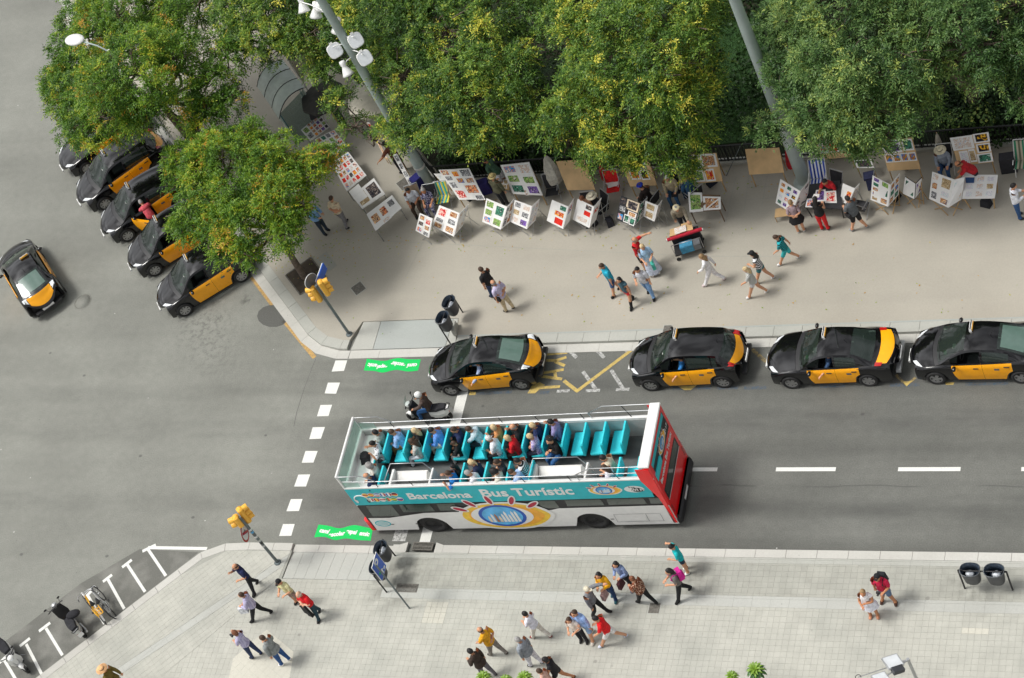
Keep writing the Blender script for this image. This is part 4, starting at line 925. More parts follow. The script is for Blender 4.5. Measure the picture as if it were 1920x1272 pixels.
def finish(c, an, lb, sp, V, E, Z, info, k, co, no, F):
    root = empty('person', c, an, lb, 'person'); 
    if sp.get('group'): root['group'] = sp['group']
    if sp.get('tilt'): root.rotation_euler = (0, math.radians(sp['tilt']), an)
    skin = 'skin_%d' % sp.get('skin', 0)
    fc = np.array([co[list(f)].mean(0) for f in F]); A = np.array([V[a] for a, b in E]); B = np.array([V[b] for a, b in E])
    D = B-A; t = np.clip(((fc[:, None, :]-A)*D).sum(2)/np.maximum((D**2).sum(1), 1e-9), 0, 1); ds = np.linalg.norm(fc[:, None, :]-(A+t[..., None]*D), axis=2)
    wgt = np.array([{'torso': .6, 'pelv': .6, 'thigh': .8, 'neck': 1.0}.get(z, 1) for z in Z]); zi = (ds*wgt).argmin(1); zone = [Z[i] for i in zi]
    tt = t[np.arange(len(zi)), zi]
    mb = MB(); mb.add([tuple(p) for p in co], F, skin, True)
    # head with a face
    hc = info['head']*k; hp = sp.get('look', 0); rot = Matrix.Rotation(math.radians(sp.get('turn', 0)), 3, 'Z') @ Matrix.Rotation(math.radians(hp)+info['lean']*.5, 3, 'Y'); r = (.104*k, .086*k, .126*k)
    mb.ball(hc, r, skin, 14, 10, rot=rot)
    def hp_(x, y, z): return hc+rot @ Vector((x*k, y*k, z*k))
    mb.tube([hp_(.085, 0, .02), hp_(.108, 0, -.02), hp_(.112, 0, -.028)], [.008*k, .013*k, .012*k], skin, 5)
    for s in (1, -1):
        mb.ball(hp_(.082, .032*s, .012), (.012*k, .014*k, .008*k), 'eye', 6, 4, rot=rot); mb.ball(hp_(0, .079*s, -.008), (.018*k, .010*k, .032*k), skin, 6, 4, rot=rot); mb.tube([hp_(.090, .016*s, .033), hp_(.084, .048*s, .030)], .005*k, 'hair_brown', 4)
    mb.tube([hp_(.088, .022, -.052), hp_(.094, 0, -.050), hp_(.088, -.022, -.052)], .006*k, 'lip', 5)
    mb.ball(hp_(.060, 0, -.088), (.035*k, .034*k, .026*k), skin, 8, 5, rot=rot)
    for i, s in enumerate((1, -1)): _hand(mb, info['wrist'][i]*k, info['hand'][i], s, skin, k)
    mb.build('body', root)
    # hair / headgear
    hs_, hcol = sp.get('hair', ('short', 'brown')); hm = 'hair_'+hcol; h = MB()
    if hs_ != 'none':
        n, m_ = 14, 8; vs = []; fs = []
        for j in range(m_+1):
            for i in range(n):
                a = 2*math.pi*i/n; low = {'short': .30, 'bald': .18, 'long': -.35, 'bob': -.35, 'tail': .15, 'curly': -.1}.get(hs_, .25)
                fr = .5+.5*math.cos(a); lim = lerp(-.45 if hs_ in ('long', 'bob', 'curly') else -.12, .52, fr**1.2) if hs_ != 'bald' else .1
                top = 1.0 if hs_ != 'bald' else (.35+.0*fr)
                z = lerp(top, lim if hs_ != 'bald' else lerp(-.25, .2, fr), j/m_); q = math.sqrt(max(0, 1-z*z)); kk = 1.10 if hs_ != 'curly' else 1.32+.12*math.sin(5*a+j*2.3)
                if hs_ == 'bald' and fr > .75: kk = .97
                kk += .02*math.sin(7*a+3*j); vs.append(hc+rot @ Vector((q*math.cos(a)*r[0]*kk-.006*k, q*math.sin(a)*r[1]*kk, z*r[2]*kk)))
        for j in range(m_): fs += [(j*n+(i+1) % n, j*n+i, (j+1)*n+i, (j+1)*n+(i+1) % n) for i in range(n)]
        h.add(vs, fs, hm, True)
        if hs_ == 'long': h.tube([hp_(-.035, 0, .02), hp_(-.085, 0, -.07), Vector((-.095*k, 0, 0))+hp_(-.01, 0, -.19), Vector((-.10*k, 0, 0))+hp_(-.02, 0, -.33)], [.075*k, .088*k, .080*k, .035*k], hm, 10)
        if hs_ == 'bob': h.ball(hp_(-.03, 0, -.03), (.088*k, .095*k, .098*k), hm, 12, 8, rot=rot)
        if hs_ == 'tail': h.ball(hp_(-.10, 0, .06), .035*k, hm, 8, 6); h.tube([hp_(-.11, 0, .06), hp_(-.15, 0, -.05), hp_(-.14, 0, -.20)], [.03*k, .034*k, .012*k], hm, 7)
        if hs_ == 'bun': h.ball(hp_(-.06, 0, .125), .05*k, hm, 10, 7)
        h.build('hair', root)
    hat = sp.get('hat')
    if hat:
        h = MB(); ty, cl = hat; cl = cloth(cl); R3 = rot.to_4x4(); base = hp_(-.005, 0, .045)
        h.X = Matrix.Translation(base) @ R3
        if ty == 'cap': h.lathe((0, 0, 0), [(.099*k, -.01), (.101*k, .03*k), (.085*k, .075*k), (.04*k, .095*k), (0, .098*k)], cl, 14); h.slab([(.06*k, -.07*k, .0), (.17*k, -.045*k, -.015), (.185*k, 0, -.012), (.17*k, .045*k, -.015), (.06*k, .07*k, 0)], .008, cl)
        elif ty == 'beret': h.lathe((0, 0, 0), [(.098*k, -.01), (.135*k, .04*k), (.12*k, .07*k), (0, .08*k)], cl, 14)
        elif ty == 'helmet': h.ball((0, 0, .0), (.145*k, .125*k, .135*k), cl, 16, 10); h.box((.10*k, 0, -.02*k), (.09*k, .19*k, .10*k), 'car_glass', 0, .8)
        else:
            br = {'brim': .17, 'wide': .22}[ty]; h.lathe((0, 0, 0), [(.09*k, .0), (br*k, -.012), (br*k, -.004), (.100*k, .012), (.094*k, .085*k), (.06*k, .105*k), (0, .095*k)], cl, 20)
            h.lathe((0, 0, .012), [(.1015*k, 0), (.100*k, .028*k)], 'dark_fabric', 20)
        h.build('hat' if ty != 'helmet' else 'helmet', root)
    # clothing shells
    def shell(name, sel, off, m):
        idx = {}; vs = []; fs = []
        for f, ok in zip(F, sel):
            if not ok: continue
            g = []
            for i in f:
                if i not in idx: idx[i] = len(vs); vs.append(tuple(co[i]+no[i]*off))
                g.append(idx[i])
            fs.append(tuple(g))
        if fs: s_ = MB(); s_.add(vs, fs, m, True); s_.build(name, root)
    top = sp.get('top', 'c8c8c8'); sl = sp.get('sl', 'short'); bot = sp.get('bot', '2a3348'); bt = sp.get('bt', 'long'); zpel = info['pelvis'].z*k
    hem = zpel-(.10 if not sp.get('tuck') else .0)*k+sp.get('hem', 0)
    selt = [z in ('torso',) or (z == 'pelv' and fc[i][2] > zpel-.03*k) or (z == 'uarm' and (sl in ('short', 'long') and (sl == 'long' or tt[i] < .78))) or (z == 'farm' and sl == 'long' and tt[i] < .97) for i, z in enumerate(zone)]
    shell('top', selt, .016*k, cloth(top))
    lim = {'long': 9, 'shorts': .0, 'crop': .5}.get(bt, 9)
    if bt == 'shorts': selb = [z == 'pelv' or z == 'thigh' and tt[i] < .88 for i, z in enumerate(zone)]
    elif bt == 'mini': selb = [z == 'pelv' or z == 'thigh' and tt[i] < .45 for i, z in enumerate(zone)]
    elif bt == 'crop': selb = [z in ('pelv', 'thigh') or z == 'shin' and fc[i][2] > .26*k+(0 if not sp.get('sit') else -9) for i, z in enumerate(zone)]
    elif bt == 'skirt': selb = [z == 'pelv' for z in zone]
    else: selb = [z in ('pelv', 'thigh', 'shin') for z in zone]
    shell('trousers' if bt in ('long', 'crop') else 'skirt' if bt == 'skirt' else 'shorts', selb, .012*k, cloth(bot))
    sh_ = cloth(sp.get('shoe', '1a1a1c')); shell('shoes', [z == 'foot' or (z == 'shin' and sp.get('boots') and fc[i][2] < .40*k) for i, z in enumerate(zone)], .009*k, sh_)
    if bt == 'skirt' and not sp.get('sit'):
        s_ = MB(); w_ = info['waist']*k; n = 16; vs = []; ln = sp.get('skl', .5)*k
        for j in range(5):
            t_ = j/4
            for i in range(n): a = 2*math.pi*i/n; rr = (.135+.12*t_**.8+.02*math.sin(a*5+1)*t_)*k; vs.append((w_.x+math.cos(a)*rr*.9-.02*t_, w_.y+math.sin(a)*rr*1.15, w_.z+.02-ln*t_-.0))
        s_.add(vs, [(j*n+(i+1) % n, j*n+i, (j+1)*n+i, (j+1)*n+(i+1) % n) for j in range(4) for i in range(n)], cloth(bot), True); s_.build('skirt', root)
    if sp.get('coat'):   # open jacket hem
        s_ = MB(); w_ = info['waist']*k; n = 14; vs = []
        for j in range(3):
            for i in range(n): a = -math.pi*.82+2*math.pi*.82*i/(n-1)+math.pi; rr = (.165+.03*j)*k; vs.append((w_.x+math.cos(a)*rr*.85, w_.y+math.sin(a)*rr, w_.z+(.05-.13*j)*k))
        s_.add(vs, [(j*n+i, j*n+i+1, (j+1)*n+i+1, (j+1)*n+i) for j in range(2) for i in range(n-1)], cloth(top), True); s_.build('jacket_hem', root)
    if sp.get('glasses'):
        s_ = MB(); 
        for s in (1, -1): s_.ball(hp_(.090, .034*s, .012), (.012*k, .024*k, .017*k), 'eye', 8, 5, rot=rot)
        s_.tube([hp_(.088, .06, .016), hp_(.0, .083, .01)], .004*k, 'eye', 4); s_.tube([hp_(.088, -.06, .016), hp_(.0, -.083, .01)], .004*k, 'eye', 4); s_.tube([hp_(.098, .014, .014), hp_(.098, -.014, .014)], .004*k, 'eye', 4); s_.build('sunglasses', root)
    # carried things, each a thing of its own
    M4 = Matrix.Translation(c) @ Matrix.Rotation(an, 4, 'Z')
    for it in sp.get('items', ()):
        ty, cl, lab = it; s_ = MB(); cm = 'black_plastic' if cl == 'k' else cl if cl in MATS else cloth(cl)
        if ty == 'backpack': p = info['chest']*k; s_.box((-.21*k+p.x, 0, p.z-.06), (.17, .29, .42), cm, 0, .8, bev=0); s_.box((-.31*k+p.x, 0, p.z-.13), (.06, .22, .20), cm, 0, .8); s_.tube([(-.14+p.x, .10, p.z+.10), (.02+p.x, .12, p.z+.17), (.13+p.x, .11, p.z+.02), (.05+p.x, .15, p.z-.14)], .016, cm, 5); s_.tube([(-.14+p.x, -.10, p.z+.10), (.02+p.x, -.12, p.z+.17), (.13+p.x, -.11, p.z+.02), (.05+p.x, -.15, p.z-.14)], .016, cm, 5); nm = 'backpack'
        elif ty == 'sling': p = info['pelvis']*k; s_.box((p.x+.02, .22*k, p.z+.05), (.26, .09, .20), cm, 0, .9); q = info['chest']*k; s_.tube([(p.x+.0, .20, p.z+.14), (q.x+.13, .02, q.z-.05), (q.x+.03, -.13, q.z+.12), (q.x-.12, .0, q.z), (p.x-.0, .20, p.z+.14)], .011, cm, 5); nm = 'shoulder_bag'
        elif ty == 'bag': p = info['wrist'][0]*k+info['hand'][0]*.08; s_.box((p.x, p.y, p.z-.27), (.30, .12, .30), cm, 0, .85); s_.tube([(p.x-.1, p.y, p.z-.13), (p.x-.04, p.y, p.z), (p.x+.04, p.y, p.z), (p.x+.1, p.y, p.z-.13)], .009, cm, 5); nm = 'handbag'
        elif ty == 'cloth': p = (info['wrist'][0]+info['wrist'][1])*k/2; s_.box((p.x+.03, 0, p.z-.28), (.10, .34, .55), cm, 0, .75); s_.box((p.x+.02, .05, p.z-.45), (.12, .22, .45), cm, 0, .6); nm = 'jacket'
        elif ty == 'camera': p = (info['wrist'][0]+info['wrist'][1])*k/2+(info['hand'][0]+info['hand'][1])*.055*k; s_.box((p.x, p.y, p.z), (.06, .13, .085), 'black_plastic'); s_.tube([(p.x+.02, p.y, p.z), (p.x+.10, p.y, p.z)], .034, 'black_plastic', 10); nm = 'camera'
        elif ty == 'paper': p = info['wrist'][0]*k+info['hand'][0]*.11*k; s_.slab([(p.x-.08, p.y-.12, p.z+.02), (p.x+.10, p.y-.10, p.z), (p.x+.10, p.y+.10, p.z), (p.x-.08, p.y+.12, p.z+.02)], .004, cm); nm = 'leaflet'
        o = s_.build(nm); o.matrix_world = M4; tag(o, lab, nm.replace('_', ' '))
    return root
# ------------------------------------------------------------------ open-top sightseeing bus
nf, nr = at(703, 995, .3), at(1275, 982, .3); BA = math.atan2(nr.y-nf.y, nr.x-nf.x); bex = Vector((math.cos(BA), math.sin(BA), 0)); bey = Vector((-math.sin(BA), math.cos(BA), 0))
BL, BW = (nr-nf).length, 1.22; bo = nf+bey*BW; bo.z = 0
bus = empty('double_decker_bus', bo, BA, 'open-top double-decker tour bus in turquoise, white and red, full of passengers', 'bus')
def bl(px, py, z): p = at(px, py, z)-bo; return Vector((p.dot(bex), p.dot(bey), z))
def bn(px, z): # local x of a picture column on the near side at height z
    a, b = 0.0, BL
    for _ in range(40):
        c = (a+b)/2; p = bo+bex*c-bey*BW+Vector((0, 0, z)); d = p-CC; q = 960+CF*d.dot(CR)/d.dot(CW)
        if q < px: a = c
        else: b = c
    return (a+b)/2
DK, ZT, ZR = 1.98, 2.98, 3.62
XW = [bl(813, 985, .5).x, bl(1115, 978, .5).x]
WR = .50
def side_panel(name, x0, x1, zb, zt, m, y=0, nx=60, both=True, par=bus):
    """strip along the side; zb may depend on x"""
    for sg in ((-1, 1) if both else (-1,)):
        mb = MB(); vs = []
        for i in range(nx+1):
            x = lerp(x0, x1, i/nx); b_ = zb(x) if callable(zb) else zb; vs += [(x, sg*(BW+y), b_), (x, sg*(BW+y), zt(x) if callable(zt) else zt), (x, sg*(BW+y-.04), b_)]
        fs = [(3*i, 3*i+3, 3*i+4, 3*i+1) for i in range(nx)]+[(3*i+2, 3*i+5, 3*i+3, 3*i) for i in range(nx)]
        mb.add(vs, fs if sg < 0 else [f[::-1] for f in fs], m); mb.build(name, par)
def arch(x):
    z = .30
    for wx in XW:
        d = abs(x-wx); R = WR+.11
        if d < R: z = max(z, .47+math.sqrt(R*R-d*d)*.92)
    return z
band = lambda x: interp(x, [(0, 1.10), (.9, 1.08), (2.3, 1.33), (5.9, 1.36), (6.1, 1.30), (6.9, 1.30), (7.2, 1.40), (BL, 1.42)])
side_panel('lower_panel', .10, BL-.02, arch, band, 'bus_white', 0, 110)
side_panel('turquoise_panel', .02, BL-.35, 1.93, ZT-.06, 'turquoise', .008, 2)
side_panel('window_band', .06, BL-.30, band, 1.93, 'black_plastic', -.012, 60)
# panes
wx_ = [bn(p, 1.6) for p in (690, 741, 752, 812, 822, 858, 1012, 1046, 1062, 1132, 1140, 1212, 1219, 1249)]
for i in range(0, len(wx_), 2):
    for sg in (-1, 1):
        mb = MB(); a, b = wx_[i], wx_[i+1]; z0, z1 = band((a+b)/2)+.10, 1.86
        mb.quad([(a, sg*(BW-.004), z0), (b, sg*(BW-.004), z0), (b-.05, sg*(BW-.004), z1), (a+.03, sg*(BW-.004), z1)][::-sg if sg > 0 else 1] if 0 else ([(a, sg*(BW-.004), z0), (b, sg*(BW-.004), z0), (b-.03, sg*(BW-.004), z1), (a+.03, sg*(BW-.004), z1)]), 'bus_pane'); mb.build('window', bus)
# roof-deck coaming, floor, front, rear
for sg in (-1, 1):
    mb = MB(); mb.box((BL/2, sg*(BW-.045), ZT-.03), (BL-.1, .11, .06), 'bus_white'); mb.build('coaming', bus)
    mb = MB(); mb.box((BL/2, sg*(BW-.10), (DK+ZT-.06)/2), (BL-.1, .03, ZT-DK-.08), 'wall_grey'); mb.build('inner_wall', bus)
    mb = MB(); mb.box((BL/2, sg*(BW-.06), (.3+1.95)/2+.3), (BL-.4, .03, 1.0), 'black_plastic'); mb.build('inner_skin', bus)
s1 = (bn(722, 2.9)+.02, bl(812, 885, 2.7).x); s2 = (bl(1003, 880, 2.7).x, bl(1102, 875, 2.7).x)
YN = -.40
mb = MB(); mb.box((BL/2, (1.1+YN)/2, DK-.03), (BL-.1, 1.1-YN, .06), 'deck_grey')
xs = [0.05, s1[0], s1[1], s2[0], s2[1], BL-.05]
for i in range(0, 6, 2): mb.box(((xs[i]+xs[i+1])/2, (-1.1+YN)/2, DK-.03), (xs[i+1]-xs[i], 1.1+YN, .06), 'deck_grey')
mb.build('upper_deck_floor', bus)
mb = MB(); mb.box((BL/2, 0, .55), (BL-.5, 2*BW-.22, .35), 'rubber'); mb.build('chassis', bus)
fr = MB(); fr.box((.05, 0, 1.2), (.10, 2*BW-.06, 1.7), 'black_plastic'); fr.box((.05, 0, 2.4), (.10, 2*BW-.04, 1.1), 'bus_white'); fr.build('front', bus)
mb = MB(); mb.box((-.05, 0, .62), (.28, 2*BW-.02, .65), 'bus_red', bev=.08); mb.build('front_bumper', bus)
mb = MB(); mb.box((-.01, 0, 1.6), (.03, 2*BW-.3, 1.15), 'bus_glass'); mb.build('windscreen', bus)
# front ledge, turquoise bar, glass screen with its frame
mb = MB(); mb.box((.40, 0, ZT-.32), (.62, 2*BW-.26, .08), 'bus_white'); mb.box((.72, 0, 2.35), (.05, 2*BW-.26, .62), 'wall_grey'); mb.build('front_ledge', bus)
mb = MB(); mb.tube([(.78, -1.08, ZT-.22), (.78, 1.02, ZT-.22)], .035, 'turquoise', 8); mb.build('bar', bus)
mb = MB(); mb.box((.03, 0, (ZT+ZR)/2-.15), (.015, 2*BW-.12, ZR-ZT+.3), 'screen_glass'); mb.build('screen', bus)
mb = MB(); mb.box((.03, 0, ZR), (.09, 2*BW, .09), 'bus_white', bev=.02); mb.box((.04, -BW+.03, (ZT+ZR)/2), (.06, .06, ZR-ZT), 'bus_white'); mb.box((.04, BW-.03, (ZT+ZR)/2), (.06, .06, ZR-ZT), 'bus_white'); mb.build('screen_frame', bus)
for sg in (-1, 1):   # glass wings
    mb = MB(); mb.box((.35, sg*(BW-.04), ZT+.16), (.6, .012, .30), 'screen_glass'); mb.build('screen', bus)
# rear wall
r = MB(); r.box((BL-.13, 0, 1.98), (.22, 2*BW, 3.24), 'bus_red', bev=.05); r.build('rear_wall', bus)
for sg in (-1, 1):   # red wrap-round corner, widening downwards
    mb = MB(); mb.slab([(BL-.50, sg*(BW+.006), ZR-.1), (BL-.05, sg*(BW+.006), ZR-.1), (BL-.05, sg*(BW+.006), .4), (BL-.10, sg*(BW+.006), .4), (BL-.22, sg*(BW+.006), 1.9), (BL-.50, sg*(BW+.006), 2.9)], .02, 'bus_red'); mb.build('rear_corner', bus)
mb = MB(); mb.box((BL-.19, 0, ZR), (.36, 2*BW+.02, .07), 'bus_white', bev=.025); mb.build('rear_cap', bus)
mb = MB(); mb.box((BL-.27, 0, 2.9), (.05, 2*BW-.1, 1.3), 'bus_white'); mb.build('rear_inner_panel', bus)
mb = MB(); mb.box((BL-.0, 0, .46), (.22, 2*BW-.06, .34), 'black_plastic', bev=.08); mb.build('rear_bumper', bus)
mb = MB(); mb.box((BL+.115, -.15, .50), (.01, .52, .12), 'white_gloss'); mb.build('number_plate', bus)
XR_ = BL-.02
def rear(y0, y1, z0, z1, m, o=.0, name='rear_panel', sh=0): mb = MB(); mb.slab([(XR_+.004+o, y0, z0), (XR_+.004+o, y1, z0), (XR_+.004+o, y1-sh, z1), (XR_+.004+o, y0+sh, z1)], .003, m); return mb.build(name, bus)
rear(-1.0, 1.02, 2.60, 3.42, 'black_plastic'); rear(-1.0, .98, 3.22, 3.42, 'turquoise', .004); rear(-1.05, 1.0, 1.48, 2.02, 'black_plastic', 0, 'rear_window_surround', 0); rear(-.98, .93, 1.60, 1.98, 'bus_pane', .004, 'rear_window'); rear(-1.04, 1.0, 1.445, 1.475, 'bus_white', .0)
for sg in (-1, 1): rear(sg*1.10-.05, sg*1.10+.05, .85, 1.25, 'tail_red', .004, 'tail_light')
RT = Matrix(((0, 0, 1, XR_+.012), (1, 0, 0, 0), (0, 1, 0, 0), (0, 0, 0, 1)))
text('Barcelona Bus Turístic', .24, 'bus_white', bus, RT @ Matrix.Translation((-1.0, 2.38, 0)), .002, sx=.88, bold=.008)
text('2117', .2, 'bus_white', bus, RT @ Matrix.Translation((.55, 2.85, .004)), .002, bold=.004)
NT = lambda x, z, o=0: Matrix(((1, 0, 0, x), (0, 0, -1, -BW-.016-o), (0, 1, 0, z), (0, 0, 0, 1)))
def flatpoly(pts, m, T, name, o=0, th=.003, par=bus):
    mb = MB(); vs = [(x, y, o) for x, y in pts]; tri = tessellate_polygon([[Vector(v) for v in vs]])
    fs = []
    for t in tri:
        a, b, c = (Vector(vs[i]) for i in t); fs.append(tuple(t) if (b-a).cross(c-a).z > 0 else tuple(t)[::-1])
    mb.X = T; mb.add(vs, fs, m); return mb.build(name, par)
def ell(cx, cy, a, b, n=28, r=0, t0=0, t1=2*math.pi): return [(cx+a*math.cos(t)*math.cos(r)-b*math.sin(t)*math.sin(r), cy+a*math.cos(t)*math.sin(r)+b*math.sin(t)*math.cos(r)) for t in np.linspace(t0, t1, n+1)[:-1]]
M('logo_orange', (.85, .40, .04), .4, 0, .1); M('logo_yellow', (.85, .55, .05), .4, 0, .1); M('logo_blue', (.015, .09, .45), .4, 0, .05); M('logo_sky', (.10, .42, .75), .4, 0, .2, 3); M('logo_red', (.42, .01, .04), .4, 0, .1); M('logo_brown', (.35, .16, .08), .5, 0, .2); M('logo_green', (.02, .35, .10), .4, 0, 0); M('logo_cream', (.75, .62, .45), .5)
def eye(T, s, name='eye_emblem', full=True):
    q = lambda pts, m, o: flatpoly(pts, m, T, name, o)
    lid = [(math.cos(t)*1.0*s+(.10*s if math.cos(t) > 0 else 0), (math.sin(t)*.50+.0)*s*(1-.35*max(0, math.cos(t))**6)) for t in np.linspace(0, 2*math.pi, 37)[:-1]]
    q([(x*1.10, y*1.12) for x, y in lid], 'bus_white', 0); q(lid, 'logo_yellow', .002); q([(x*.86+.02*s, y*.86) for x, y in lid], 'logo_orange', .004); q(ell(-.05*s, 0, .74*s, .42*s), 'bus_white', .006)
    q(ell(-.04*s, .01*s, .56*s, .44*s), 'logo_blue', .008); q(ell(-.04*s, .01*s, .48*s, .37*s), 'logo_sky', .010)
    for i, x in enumerate(np.linspace(-.38, .30, 9)): 
        h_ = (.10+.10*abs(math.sin(i*2.1)))*s*(1.5 if i > 4 else 1); q([((x-.03)*s, -.24*s), ((x+.035)*s, -.24*s), ((x+.03)*s, -.16*s+h_), ((x)*s, -.08*s+h_), ((x-.025)*s, -.16*s+h_)], ('logo_cream', 'bus_white', 'logo_brown')[i % 3] if i < 5 else 'bus_white', .012)
    for i, a in enumerate((152, 126, 97, 68, 40)):
        an = math.radians(a); cx, cy = math.cos(an)*1.08*s-.0, math.sin(an)*.66*s; L_ = .17*s
        q(ell(cx, cy, L_*1.25, L_*.52, 20, math.atan2(math.sin(an)*.9, math.cos(an))), 'bus_white', .003+.001*i); q(ell(cx, cy, L_*.98, L_*.32, 18, math.atan2(math.sin(an)*.9, math.cos(an))), 'logo_red', .009+.001*i)
eye(NT(bn(944, 1.15), 1.06, .0), 1.50); eye(NT(bn(1133, 2.45), 2.42), .50)
RE = Matrix(((0, 0, 1, XR_+.016), (1, 0, 0, .15), (0, 1, 0, 2.95), (0, 0, 0, 1))); eye(RE, .42)
flatpoly(ell(-.62, 2.85, .14, .09), 'bus_white', Matrix(((0, 0, 1, XR_+.016), (1, 0, 0, 0), (0, 1, 0, 0), (0, 0, 0, 1))), 'badge')
xb = bn(762, 2.45); text('Barcelona', .50, 'bus_white', bus, NT(xb, 2.38), .003, sx=(bn(892, 2.45)-xb)/(2.17), bold=.012)
x2 = bn(899, 2.5); text('Bus Turístic', .62, 'bus_white', bus, NT(x2, 2.43), .003, sx=(bn(1086, 2.5)-x2)/3.2, bold=.014)
# headphones and the twelve little flags
hx, hz = bn(677, 2.35), 2.28
mb = MB(); mb.X = NT(0, 0); mb.tube([(hx+.26*math.cos(a), hz+.26*math.sin(a), 0) for a in np.linspace(-.3, math.pi+.3, 14)], .022, 'bus_white', 6); mb.build('headphone_emblem', bus)
for s in (-1, 1): flatpoly(ell(hx+s*.22, hz-.09, .05, .10, 14), 'black_plastic' if s > 0 else 'bus_white', NT(0, 0), 'headphone_emblem', .006)
FL = [('y r y', 1), ('r y r', 1), ('b w r', 1), ('b w r', 0), ('b w r', 0), ('k r y', 1), ('g w r', 0), ('r y r', 0), ('w r w', 1), ('g r y', 0), ('g y g', 1), ('w b r', 1)]
FC = dict(y='logo_yellow', r='tail_red', b='logo_blue', w='bus_white', k='black_plastic', g='logo_green')
for i, (c_, hor) in enumerate(FL):
    j, row = i % 6, i//6; cx = bn(688+11.0*j+4*row, 2.4); cz = 2.55-.30*row; A_, B_ = .105, .105
    flatpoly(ell(cx, cz, A_+.02, B_+.02, 18), 'bus_white', NT(0, 0), 'flag_disc')
    for k, cc_ in enumerate(c_.split()):
        lo_, hi_ = -1+2*k/3, -1+2*(k+1)/3; pts = [(u, math.sqrt(max(0, 1-u*u))) for u in np.linspace(lo_, hi_, 6)]; pts = pts+[(u, -v) for u, v in pts[::-1]]
        pts = [(cx+A_*u, cz+B_*v) if not hor else (cx+A_*v, cz-B_*u) for u, v in pts]; q_ = [p for n_, p in enumerate(pts) if n_ == 0 or (abs(p[0]-pts[n_-1][0])+abs(p[1]-pts[n_-1][1])) > 1e-5]
        flatpoly(q_, FC[cc_], NT(0, 0), 'flag_disc', .003)
# wi-fi badge
wx0 = bn(1189, 2.45); flatpoly(ell(wx0, 2.43, .34, .19, 24), 'bus_white', NT(0, 0), 'badge'); flatpoly(ell(wx0+.10, 2.39, .22, .12, 20), 'black_plastic', NT(0, 0), 'badge', .003)
text('WI FI', .19, 'bus_white', bus, NT(wx0-.12, 2.39, .006), .001, bold=.006); text('free', .13, 'black_plastic', bus, NT(wx0-.16, 2.545, .004), .001)
flatpoly(ell(bn(718, .75), .74, .30, .19, 24), 'turquoise', NT(0, 0), 'badge', -.010); flatpoly(ell(bn(718, .75), .74, .25, .15, 24), 'bus_white', NT(0, 0), 'badge', -.008)
for k in range(5): flatpoly([(bn(718, .75)-.22+.02*abs(k-2), .63+.05*k), (bn(718, .75)+.22-.02*abs(k-2), .65+.05*k), (bn(718, .75)+.22-.02*abs(k-2), .67+.05*k), (bn(718, .75)-.22+.02*abs(k-2), .65+.05*k)], 'turquoise', NT(0, 0), 'badge', -.006)
for px in (736, 782, 1006, 1148): flatpoly([(bn(px, .7)-.06, .66), (bn(px, .7)+.06, .66), (bn(px, .7)+.06, .70), (bn(px, .7)-.06, .70)], 'black_plastic', NT(0, 0), 'catch', -.006)
x0_, x1_ = bn(1153, .8), bn(1240, .8)
for z_ in (.50, .95): flatpoly([(x0_, z_), (x1_, z_), (x1_, z_+.012), (x0_, z_+.012)], 'grey_plastic', NT(0, 0), 'panel_joint', -.006)
for x_ in (x0_, (x0_+x1_)/2+.3, x1_): flatpoly([(x_, .50), (x_+.012, .50), (x_+.012, .95), (x_, .95)], 'grey_plastic', NT(0, 0), 'panel_joint', -.005)
flatpoly([(x0_+.35, .56), (x0_+1.05, .56), (x0_+1.05, .80), (x0_+.35, .80)], 'white_gloss', NT(0, 0), 'access_flap', -.004)
# wheels
for wx in XW:
    for sg in (-1, 1):
        mb = MB(); mb.box((wx, sg*(BW-.35), .58), (1.2, .5, .95), 'rubber'); mb.build('wheel_well', bus) if 0 else None
        mb = MB(); n = 24; vs = []
        prof = [(.20, -.14), (WR-.03, -.14), (WR, -.10), (WR, .10), (WR-.03, .14), (.31, .14), (.28, .06), (.12, .03), (.10, .10), (0, .10)]
        for r_, t_ in prof: vs += [(r_*math.cos(2*math.pi*k/n), t_*sg, r_*math.sin(2*math.pi*k/n)) for k in range(n)]
        mb.add(vs, [(j*n+k, j*n+(k+1) % n, (j+1)*n+(k+1) % n, (j+1)*n+k) for j in range(len(prof)-1) for k in range(n)], 'rubber', True); mb.build('wheel', bus, (wx, sg*(BW-.20), WR))
# rails
def rail(sg):
    y = sg*(BW-.03); mb = MB(); z1 = ZT+.30
    mb.tube([(.06, y, z1+.05), (.9, y, z1), (BL-.3, y, z1)], .018, 'steel', 6); mb.build('side_rail', bus)
    mb = MB(); mb.tube([(.06, y, ZR), (.95, y, ZR), (1.35, y, z1)], .016, 'steel', 6); mb.build('side_rail', bus)
    mb = MB(); mb.tube([(BL-.3, y, ZR), (BL-2.0, y, ZR), (BL-2.6, y, z1), (BL-2.55, y, ZT)], .016, 'steel', 6); mb.build('side_rail', bus)
    for x in (1.3, 2.6, 4.0, 5.3, 6.6, 8.2): mb = MB(); mb.tube([(x, y, ZT), (x-.05, y, z1)], .014, 'black_plastic', 6); mb.build('rail_post', bus)
    mb = MB(); mb.tube([(BL-1.2, y, ZT), (BL-1.35, y, ZR)], .014, 'black_plastic', 6); mb.build('rail_post', bus)
rail(-1); rail(1)
